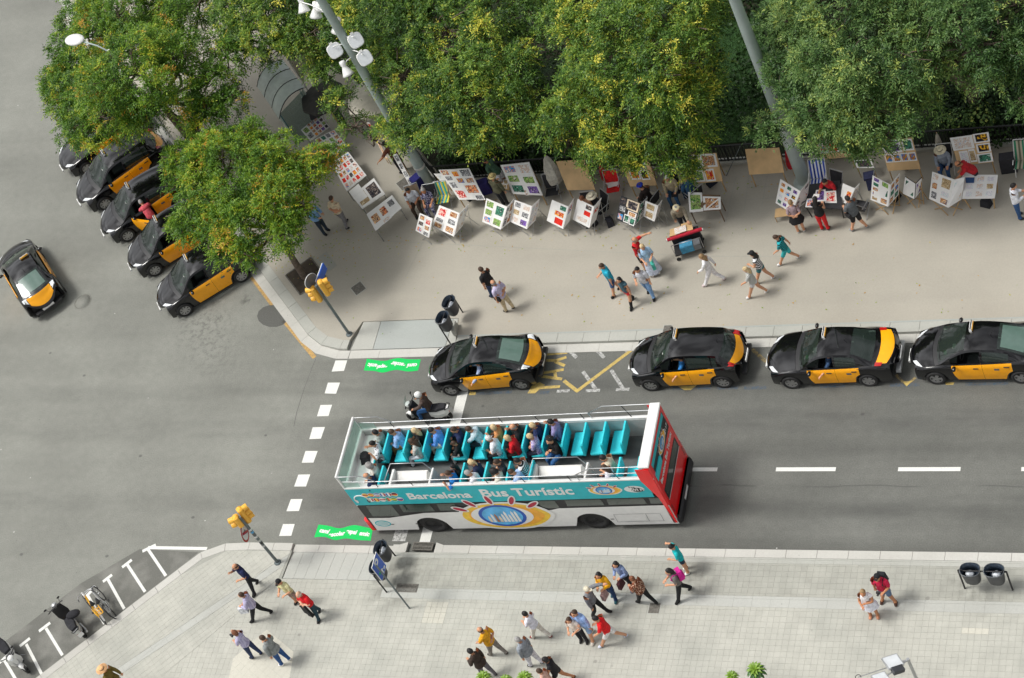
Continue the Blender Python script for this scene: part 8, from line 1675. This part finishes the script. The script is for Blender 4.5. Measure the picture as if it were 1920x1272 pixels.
leaf_mat('leaf_oak', [(0, (.010, .032, .009)), (.3, (.040, .098, .024)), (.6, (.12, .215, .06)), (.82, (.22, .32, .09)), (1, (.40, .46, .10))])
leaf_mat('leaf_ivy', [(0, (.008, .022, .006)), (.5, (.018, .045, .010)), (.85, (.04, .09, .018)), (1, (.08, .15, .03))], .6, .1)
leaf_mat('leaf_palm', [(0, (.06, .14, .02)), (.5, (.16, .30, .03)), (1, (.42, .52, .06))], .4, .3)
def rotbasis(n):
    """unit vectors a,b perpendicular to the rows of n"""
    r = RNG.normal(size=n.shape); a = np.cross(n, r); a /= np.linalg.norm(a, axis=1)[:, None]+1e-9; return a, np.cross(n, a)
def sprays(C, Nn, L=.34, nr=3, nl=6, ll=.125, lw=.042, spread=.9, droop=.35):
    T = len(C); c = np.repeat(C, nr, 0); n = np.repeat(Nn, nr, 0); a, b = rotbasis(n); th = RNG.uniform(0, 6.28, len(c))[:, None]; d = n*RNG.uniform(.15, .9, (len(c), 1))+(a*np.cos(th)+b*np.sin(th))*spread
    d /= np.linalg.norm(d, axis=1)[:, None]; ln = L*RNG.uniform(.7, 1.3, (len(c), 1)); up_ = np.array([0, 0, 1.]); s = np.cross(d, up_+RNG.normal(0, .4, c.shape)); s /= np.linalg.norm(s, axis=1)[:, None]+1e-9
    V = []; idx = np.repeat(np.arange(T), nr)
    ids = []
    for k in range(nl):
        t = (k+.6)/nl; p = c+d*ln*t-up_*(droop*ln*t*t)
        for sd in ((1, -1) if k < nl-1 else (0,)):
            ax = (d*.55+s*sd*.85+RNG.normal(0, .22, c.shape)-up_*.15) if sd else d-up_*droop; ax /= np.linalg.norm(ax, axis=1)[:, None]
            w_ = np.cross(ax, up_*1.0+RNG.normal(0, .5, c.shape)); w_ /= np.linalg.norm(w_, axis=1)[:, None]+1e-9; l_ = ll*RNG.uniform(.75, 1.25, (len(c), 1)); ww = lw*RNG.uniform(.8, 1.2, (len(c), 1))
            q = np.stack([p, p+ax*l_*.5+w_*ww*.5, p+ax*l_, p+ax*l_*.5-w_*ww*.5], 1); V.append(q); ids.append(idx)
    return np.concatenate(V), np.concatenate(ids)
def vnoise(P_, s):
    """cheap smooth noise from a few sines"""
    q = P_*s; return (np.sin(q[:, 0]*1.7+q[:, 1]*.9+1.3)+np.sin(q[:, 1]*2.1-q[:, 2]*1.3+.4)+np.sin(q[:, 2]*1.9+q[:, 0]*1.1+2.2)+np.sin(q[:, 0]*3.3-q[:, 1]*2.7+q[:, 2]*2.9))/4
TOT = [0]
def tree(label, base, blobs, lm='leaf_park', dens=15, trunk_r=.16, path=None, group='trees', warm=0, L=.42, name='tree', zb=PZ, bare=.0):
    A = at(*base, zb); o = empty(name, A, 0, label, 'tree', group); B0 = [(np.array(at(x, y, z)), r, r*.72) for x, y, z, r in blobs]; Bs = []
    for c, r, rz in B0:
        Bs.append((c-np.array([0, 0, r*.15]), r*.74, r*.5)); k = 7 if r > 1 else 5
        for q in range(k):
            a_ = 2*math.pi*(q/k)+RNG.uniform(-.4, .4); el_ = RNG.uniform(-.15, .75) if q else 1.2; rr_ = r*RNG.uniform(.32, .50); Bs.append((c+np.array([math.cos(a_)*math.cos(el_), math.sin(a_)*math.cos(el_), math.sin(el_)*.72])*(r-rr_*.75), rr_, rr_*.72))
    # foliage shell with hollows, thinner underneath
    Cs, Ns = [], []; core = {b[1]*.74 for b in B0}
    for i, (c, r, rz) in enumerate(Bs):
        n = int(dens*4*math.pi*r*r*(.62 if r in core else .95)); d = RNG.normal(size=(n, 3)); d /= np.linalg.norm(d, axis=1)[:, None]; keep = (d[:, 2] > -.35) | (RNG.random(n) < .35); d = d[keep]; n = len(d)
        rr = r*(1+.26*vnoise(d*r+c, 1.9)+.17*vnoise(d*r+c, 4.6)); dep = RNG.random(n)**2.2*.45; p = c+d*np.array([1, 1, .72])*(rr*(1-dep))[:, None]
        ok = np.ones(n, bool)
        for j, (c2, r2, rz2) in enumerate(Bs):
            if j != i: q = (p-c2)/np.array([r2, r2, rz2]); ok &= (np.linalg.norm(q, axis=1) > .80) | (RNG.random(n) < .10)
        gap = vnoise(p, 1.35)+.75*vnoise(p+7, 3.4); ok &= gap > -.30+bare
        Cs.append(p[ok]); Ns.append(d[ok])
    C_, N_ = np.concatenate(Cs), np.concatenate(Ns); N_ = N_+np.array([0, 0, .35]); N_ /= np.linalg.norm(N_, axis=1)[:, None]
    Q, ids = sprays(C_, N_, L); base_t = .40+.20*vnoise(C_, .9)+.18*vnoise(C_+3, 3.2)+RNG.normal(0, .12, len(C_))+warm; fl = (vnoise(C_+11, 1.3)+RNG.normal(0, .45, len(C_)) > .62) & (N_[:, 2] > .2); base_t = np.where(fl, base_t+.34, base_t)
    tone = np.clip(base_t[ids]+RNG.normal(0, .09, len(ids)), 0, 1); Q = Q-np.array(A); TOT[0] += len(Q)
    cr_ = np_mesh('crown', Q.reshape(-1, 3), 4, lm, tone, o)
    # trunk and limbs
    Bs = B0
    cen = sum((Vector(b[0]) for b in Bs), Vector((0, 0, 0)))/len(Bs)
    tp = [Vector(p) for p in ([at(*q) for q in path] if path else [A, A+(cen-A)*.25+Vector((0, 0, .4)), A+(cen-A)*.55])]
    n = len(tp); mb = MB(); mb.tube([p-A for p in smooth3(tp, 4)], [lerp(trunk_r*1.15, trunk_r*.7, i/(4*(n-1))) for i in range(4*(n-1)+1)], 'bark', 10); mb.build('trunk', o)
    top = tp[-1]; br = 0
    for c, r, rz in Bs:
        c = Vector(c); m_ = top*.45+c*.55+Vector((RNG.normal(0, .25), RNG.normal(0, .25), -.35)); pts = smooth3([top, m_, c, c+Vector((RNG.normal(0, .4)*r, RNG.normal(0, .4)*r, r*.35))], 3); k = len(pts); mb = MB(); mb.tube([p-A for p in pts], [lerp(trunk_r*.5, .02, i/(k-1)) for i in range(k)], 'bark', 6); b_ = mb.build('limb', o)
        mb = MB()
        for q in range(14):
            d = Vector(RNG.normal(size=3)).normalized(); d.z = abs(d.z)*.8; e = c+Vector((d.x*r*.98, d.y*r*.98, d.z*rz*1.0)); h = c*.5+e*.5+Vector(RNG.normal(0, .15, 3)); mb.tube([p-A for p in smooth3([c, h, e], 2)], [.034, .028, .022, .016, .010], 'bark', 4, False)
        tag(mb.build('twigs', b_), kind='stuff')
    return o
def smooth3(pts, n): return [Vector(p) for p in smooth_curve([Vector(p) for p in pts], n)]
# ground of the park, the trees' shade put into its dark colours
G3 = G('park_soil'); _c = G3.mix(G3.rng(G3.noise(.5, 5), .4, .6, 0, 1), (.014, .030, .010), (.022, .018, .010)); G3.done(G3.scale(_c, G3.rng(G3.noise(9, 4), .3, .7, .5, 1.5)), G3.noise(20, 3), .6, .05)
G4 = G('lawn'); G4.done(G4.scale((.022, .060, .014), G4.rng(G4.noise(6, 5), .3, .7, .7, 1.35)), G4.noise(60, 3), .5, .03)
off_ = .25
pk = [fp[0]+Vector((.2, .1)), fp[1]+Vector((.2, .1)), fA+Vector((.15, .15)), fC+Vector((0, .15)), Vector((fC.x+20, 60)), Vector((fp[0].x-4, 60))]
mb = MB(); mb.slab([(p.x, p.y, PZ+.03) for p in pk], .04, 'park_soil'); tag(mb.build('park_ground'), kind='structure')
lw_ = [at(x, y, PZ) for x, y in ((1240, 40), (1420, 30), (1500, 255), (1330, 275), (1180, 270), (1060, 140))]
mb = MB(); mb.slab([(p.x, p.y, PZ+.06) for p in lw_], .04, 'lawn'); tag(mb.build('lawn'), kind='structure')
cx0, cx1 = min(p.x for p in lw_), max(p.x for p in lw_); cy0, cy1 = min(p.y for p in lw_), max(p.y for p in lw_); n = 26000
c_ = np.stack([RNG.uniform(cx0, cx1, n), RNG.uniform(cy0, cy1, n), np.full(n, PZ+.06)], 1); W_ = ccw([xy(p) for p in lw_]); ok = np.ones(n, bool)
for i in range(len(W_)): a, b = W_[i], W_[(i+1) % len(W_)]; ok &= ((b.x-a.x)*(c_[:, 1]-a.y)-(b.y-a.y)*(c_[:, 0]-a.x)) > 0
c_ = c_[ok]; d = RNG.normal(0, .35, c_.shape); d[:, 2] = 1; h_ = RNG.uniform(.06, .13, (len(c_), 1)); s_ = RNG.normal(size=c_.shape); s_[:, 2] = 0; s_ /= np.linalg.norm(s_, axis=1)[:, None]
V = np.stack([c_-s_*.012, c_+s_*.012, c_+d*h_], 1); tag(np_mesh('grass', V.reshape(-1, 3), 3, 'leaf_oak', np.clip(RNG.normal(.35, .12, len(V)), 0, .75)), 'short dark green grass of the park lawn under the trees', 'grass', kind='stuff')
# undergrowth and hedges of broad glossy leaves
def shrubs(nm, label, cat, blobs, dens, ll=.13, lm='leaf_ivy', kind=None, tone=.45):
    Cs, Ns = [], []
    for x, y, z, r, rz in blobs:
        c = np.array(at(x, y, z)); n = int(dens*2*math.pi*r*r); d = RNG.normal(size=(n, 3)); d /= np.linalg.norm(d, axis=1)[:, None]; d[:, 2] = np.abs(d[:, 2]); p = c+d*np.array([r, r, rz])*(1-.3*RNG.random((n, 1))**2)*(1+.2*vnoise(d*r+c, 3))[:, None]; p[:, 2] = np.maximum(p[:, 2], PZ+.05)
        Cs.append(p); Ns.append(d)
    C_, N_ = np.concatenate(Cs), np.concatenate(Ns); a, b = rotbasis(N_+RNG.normal(0, .5, N_.shape)); l_ = ll*RNG.uniform(.7, 1.3, (len(C_), 1)); w_ = l_*.6
    Q = np.stack([C_, C_+a*l_*.5+b*w_*.5, C_+a*l_, C_+a*l_*.5-b*w_*.5], 1); A = Vector(C_.mean(0)); A.z = PZ; t_ = np.clip(tone+.25*vnoise(C_, 2)+RNG.normal(0, .18, len(C_)), 0, 1)
    o = np_mesh(nm, (Q-np.array(A)).reshape(-1, 3), 4, lm, t_); o.location = A; TOT[0] += len(Q); return tag(o, label, cat, kind=kind)
ed = lambda t, off: (lambda p: p)(fA+(fC-fA)*t+Vector((0, off)))
def px_of(p, z):
    d = Vector((p.x, p.y, z))-CC; return (960+CF*d.dot(CR)/d.dot(CW), 636-CF*d.dot(CU)/d.dot(CW))
def along(t0, t1, off0, off1, n, r, rz, z=.5):
    out = []
    for i in range(n): p = fA+(fC-fA)*RNG.uniform(t0, t1)+Vector((0, RNG.uniform(off0, off1))); q = px_of(p, z); out.append((*q, z, r*RNG.uniform(.7, 1.2), rz*RNG.uniform(.7, 1.2)))
    return out
shrubs('hedge', 'dark glossy hedge behind the railing left of the plywood board', 'hedge', along(.0, .28, .6, 1.8, 34, .7, .8, .3), 120)
shrubs('hedge', 'dark undergrowth behind the railing at the right edge', 'hedge', along(.66, 1.02, .7, 3.0, 60, .9, 1.0, .3), 80)
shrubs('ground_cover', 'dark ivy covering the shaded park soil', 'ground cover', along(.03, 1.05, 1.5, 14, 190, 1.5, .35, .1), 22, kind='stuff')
shrubs('shrub', 'grey-green shrub at the fence below the crooked trunk', 'shrub', [(1800, 228, .8, .5, .5), (1840, 222, .8, .6, .5), (1770, 236, .7, .4, .4)], 150, .10, 'leaf_oak', tone=.6)
shrubs('shrub', 'thin yellow-green sapling between the red-print board and the blue-view board', 'shrub', [(1620, 262, 1.6, .45, .5), (1640, 250, 1.8, .4, .4), (1605, 280, 1.2, .25, .3)], 120, .10, 'leaf_park', tone=.8)
GS, GP = 'street trees along the left rank', 'park trees behind the railing'
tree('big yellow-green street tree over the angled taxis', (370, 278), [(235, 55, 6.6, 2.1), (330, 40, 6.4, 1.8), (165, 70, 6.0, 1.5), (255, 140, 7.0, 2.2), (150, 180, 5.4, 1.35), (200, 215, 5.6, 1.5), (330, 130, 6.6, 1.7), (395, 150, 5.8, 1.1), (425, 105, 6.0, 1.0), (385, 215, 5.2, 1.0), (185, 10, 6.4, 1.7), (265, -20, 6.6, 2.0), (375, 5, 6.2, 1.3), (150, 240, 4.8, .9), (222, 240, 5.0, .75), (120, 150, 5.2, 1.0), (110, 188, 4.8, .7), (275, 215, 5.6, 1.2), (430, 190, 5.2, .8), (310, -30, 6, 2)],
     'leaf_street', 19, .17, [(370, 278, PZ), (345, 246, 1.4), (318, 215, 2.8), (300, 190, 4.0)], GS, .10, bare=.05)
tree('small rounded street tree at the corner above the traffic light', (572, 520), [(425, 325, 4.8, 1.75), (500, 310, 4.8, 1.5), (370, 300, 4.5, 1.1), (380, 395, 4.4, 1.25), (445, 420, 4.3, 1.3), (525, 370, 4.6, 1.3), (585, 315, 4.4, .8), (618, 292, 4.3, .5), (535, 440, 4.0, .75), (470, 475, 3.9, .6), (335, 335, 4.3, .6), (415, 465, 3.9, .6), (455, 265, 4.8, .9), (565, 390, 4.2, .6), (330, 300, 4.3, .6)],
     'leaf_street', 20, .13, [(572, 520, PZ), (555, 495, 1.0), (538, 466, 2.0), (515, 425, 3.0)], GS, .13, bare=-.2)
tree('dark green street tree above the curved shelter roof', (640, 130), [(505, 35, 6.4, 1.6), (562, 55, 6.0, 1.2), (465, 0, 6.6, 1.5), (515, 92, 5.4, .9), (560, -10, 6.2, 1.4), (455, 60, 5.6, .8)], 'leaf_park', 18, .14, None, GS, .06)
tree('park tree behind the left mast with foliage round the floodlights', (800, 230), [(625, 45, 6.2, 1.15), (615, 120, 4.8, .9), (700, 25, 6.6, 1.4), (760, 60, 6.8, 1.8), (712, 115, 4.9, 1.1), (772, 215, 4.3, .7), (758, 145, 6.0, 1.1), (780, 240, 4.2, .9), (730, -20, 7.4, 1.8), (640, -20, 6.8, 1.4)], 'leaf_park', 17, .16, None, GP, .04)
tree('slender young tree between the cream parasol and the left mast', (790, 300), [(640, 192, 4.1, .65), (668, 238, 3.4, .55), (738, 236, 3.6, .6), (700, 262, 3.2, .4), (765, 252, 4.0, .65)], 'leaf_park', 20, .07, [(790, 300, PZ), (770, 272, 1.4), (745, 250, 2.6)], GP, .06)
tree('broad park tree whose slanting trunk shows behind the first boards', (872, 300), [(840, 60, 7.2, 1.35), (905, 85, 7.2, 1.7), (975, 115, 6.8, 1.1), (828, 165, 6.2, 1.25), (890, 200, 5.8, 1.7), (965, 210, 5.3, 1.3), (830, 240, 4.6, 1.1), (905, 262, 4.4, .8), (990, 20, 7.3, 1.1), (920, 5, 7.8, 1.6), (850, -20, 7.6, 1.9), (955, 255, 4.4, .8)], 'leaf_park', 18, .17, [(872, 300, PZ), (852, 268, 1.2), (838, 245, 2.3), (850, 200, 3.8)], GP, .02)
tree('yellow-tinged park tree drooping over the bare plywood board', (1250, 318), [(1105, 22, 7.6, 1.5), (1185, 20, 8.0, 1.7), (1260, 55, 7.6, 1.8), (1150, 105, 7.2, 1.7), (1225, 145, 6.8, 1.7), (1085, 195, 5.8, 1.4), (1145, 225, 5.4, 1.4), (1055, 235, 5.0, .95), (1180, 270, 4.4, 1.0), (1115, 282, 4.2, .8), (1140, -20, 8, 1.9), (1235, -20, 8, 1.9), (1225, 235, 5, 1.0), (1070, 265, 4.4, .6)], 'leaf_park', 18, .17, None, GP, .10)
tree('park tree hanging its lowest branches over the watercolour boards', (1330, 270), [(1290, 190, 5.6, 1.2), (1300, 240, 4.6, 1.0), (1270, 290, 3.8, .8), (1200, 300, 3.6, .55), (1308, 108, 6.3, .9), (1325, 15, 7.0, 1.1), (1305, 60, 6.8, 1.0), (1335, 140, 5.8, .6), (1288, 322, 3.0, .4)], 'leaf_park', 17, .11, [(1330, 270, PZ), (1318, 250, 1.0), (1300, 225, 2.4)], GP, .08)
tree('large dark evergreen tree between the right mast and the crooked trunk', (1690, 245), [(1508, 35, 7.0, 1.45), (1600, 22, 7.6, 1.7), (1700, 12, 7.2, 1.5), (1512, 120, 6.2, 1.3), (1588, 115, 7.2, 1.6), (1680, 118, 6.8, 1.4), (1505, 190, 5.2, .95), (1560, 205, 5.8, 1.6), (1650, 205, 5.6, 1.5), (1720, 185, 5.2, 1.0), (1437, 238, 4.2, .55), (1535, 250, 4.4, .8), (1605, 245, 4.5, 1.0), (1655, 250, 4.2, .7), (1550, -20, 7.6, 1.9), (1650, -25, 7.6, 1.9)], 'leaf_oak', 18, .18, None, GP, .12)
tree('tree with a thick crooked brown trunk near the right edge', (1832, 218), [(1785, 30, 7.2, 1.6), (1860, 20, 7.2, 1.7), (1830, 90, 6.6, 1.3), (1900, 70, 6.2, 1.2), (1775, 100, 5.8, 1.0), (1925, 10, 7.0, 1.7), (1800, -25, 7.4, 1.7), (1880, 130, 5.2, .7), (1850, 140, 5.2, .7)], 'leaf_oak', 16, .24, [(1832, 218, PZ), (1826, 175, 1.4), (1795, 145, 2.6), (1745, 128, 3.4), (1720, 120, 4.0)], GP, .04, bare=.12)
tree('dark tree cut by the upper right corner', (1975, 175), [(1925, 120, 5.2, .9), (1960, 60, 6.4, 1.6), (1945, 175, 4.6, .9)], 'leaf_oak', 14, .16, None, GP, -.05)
# fallen leaves and scraps
n = 900; c_ = []
for (x, y, rx, ry, k) in ((470, 470, 110, 60, 330), (640, 470, 120, 60, 110), (1000, 440, 500, 30, 150), (1300, 560, 560, 60, 110), (330, 420, 150, 120, 160), (1100, 345, 300, 20, 160)):
    for _ in range(k): q = at(x+RNG.normal(0, rx*.6), y+RNG.normal(0, ry*.6), PZ); c_.append(q)
inside = [p for p in c_ if (p.x-c1.x)*(-dd.y)+(p.y-c1.y)*dd.x < -.5 and p.y > yk+.5]
c_ = np.array([tuple(p) for p in inside]); c_[:, 2] = PZ+.008; a_ = RNG.uniform(0, 6.28, len(c_)); l_ = RNG.uniform(.02, .05, len(c_)); d1_ = np.stack([np.cos(a_)*l_, np.sin(a_)*l_, RNG.uniform(0, .01, len(c_))], 1); d2_ = np.stack([-np.sin(a_)*l_*.5, np.cos(a_)*l_*.5, np.zeros(len(c_))], 1)
tag(np_mesh('fallen_leaves', np.stack([c_-d1_, c_-d2_, c_+d1_, c_+d2_], 1).reshape(-1, 3), 4, 'leaf_street', np.clip(RNG.normal(.9, .2, len(c_)), .2, 1)), 'small fallen leaves scattered over the upper pavement', 'fallen leaves', kind='stuff')
# leafy plants at the bottom edge
mb = MB(); nL = 6; vs = []
for i in range(nL+1): t = i/nL; w_ = .045*math.sin(math.pi*min(1, .12+t*.9)); z_ = .16*math.sin(t*1.9)-.10*t*t; vs += [(t*.30, -w_, z_+.015), (t*.30, 0, z_), (t*.30, w_, z_+.015)]
mb.add(vs, [(3*i+a_, 3*i+3+a_, 3*i+4+a_, 3*i+1+a_) for i in range(nL) for a_ in (0, 1)], 'plant_leaf' if M('plant_leaf', (.20, .34, .035), .4, 0, .25, 6) else None, True); LEAF = mb.mesh('leaf')
mb = MB(); mb.add(vs, [(3*i+a_, 3*i+3+a_, 3*i+4+a_, 3*i+1+a_) for i in range(nL) for a_ in (0, 1)], 'plant_leaf_dark' if M('plant_leaf_dark', (.05, .15, .025), .35, 0, .25, 6) else None, True); LEAF2 = mb.mesh('leaf')
for i, (px, py, z, s, n, lb) in enumerate(((905, 1270, 1.5, 1.2, 34, 'leftmost light green plant at the bottom edge below the man in brown'), (947, 1276, 1.4, 1.1, 30, 'light green plant in the middle of the three at the bottom edge'), (982, 1270, 1.5, 1.2, 34, 'third light green plant at the bottom edge beside the dark-haired person'), (1371, 1268, 1.5, 1.0, 28, 'small light green plant at the bottom edge left of its darker neighbour'), (1416, 1256, 1.6, 1.35, 38, 'larger plant with dark outer leaves at the bottom edge'))):
    C0 = at(px, py, z); o = empty('potted_plant', (C0.x, C0.y, PZ), 0, lb, 'plant', 'leafy plants along the bottom edge'); mb = MB(); mb.tube([(0, 0, .35), (0, 0, z-PZ)], .03, 'bark', 6); mb.build('stem', o); mb = MB(); mb.lathe((0, 0, 0), [(.22, 0), (.30, .38), (.27, .38), (.0, .34)], 'grey_plastic', 16); mb.build('pot', o)
    for k in range(n):
        a = k*2.4; el_ = -.9+1.2*(k/n); l_ = inst(LEAF2 if (i == 4 and k < n*.55) else LEAF, 'leaf', o, (0, 0, z-PZ-.10+.12*k/n)); l_.rotation_euler = (0, -el_, a); l_.scale = (s*(.88-.3*k/n),)*3
print('LEAVES', TOT[0])
build_people()
# lettering as plain meshes
bpy.context.view_layer.update(); _dg = bpy.context.evaluated_depsgraph_get()
for o in [o for o in bpy.data.objects if o.type == 'FONT']:
    me = bpy.data.meshes.new_from_object(o.evaluated_get(_dg)); n = bpy.data.objects.new(o.name, me); COL.objects.link(n); n.parent = o.parent; n.matrix_local = o.matrix_local.copy(); nm = o.name; bpy.data.objects.remove(o); n.name = nm
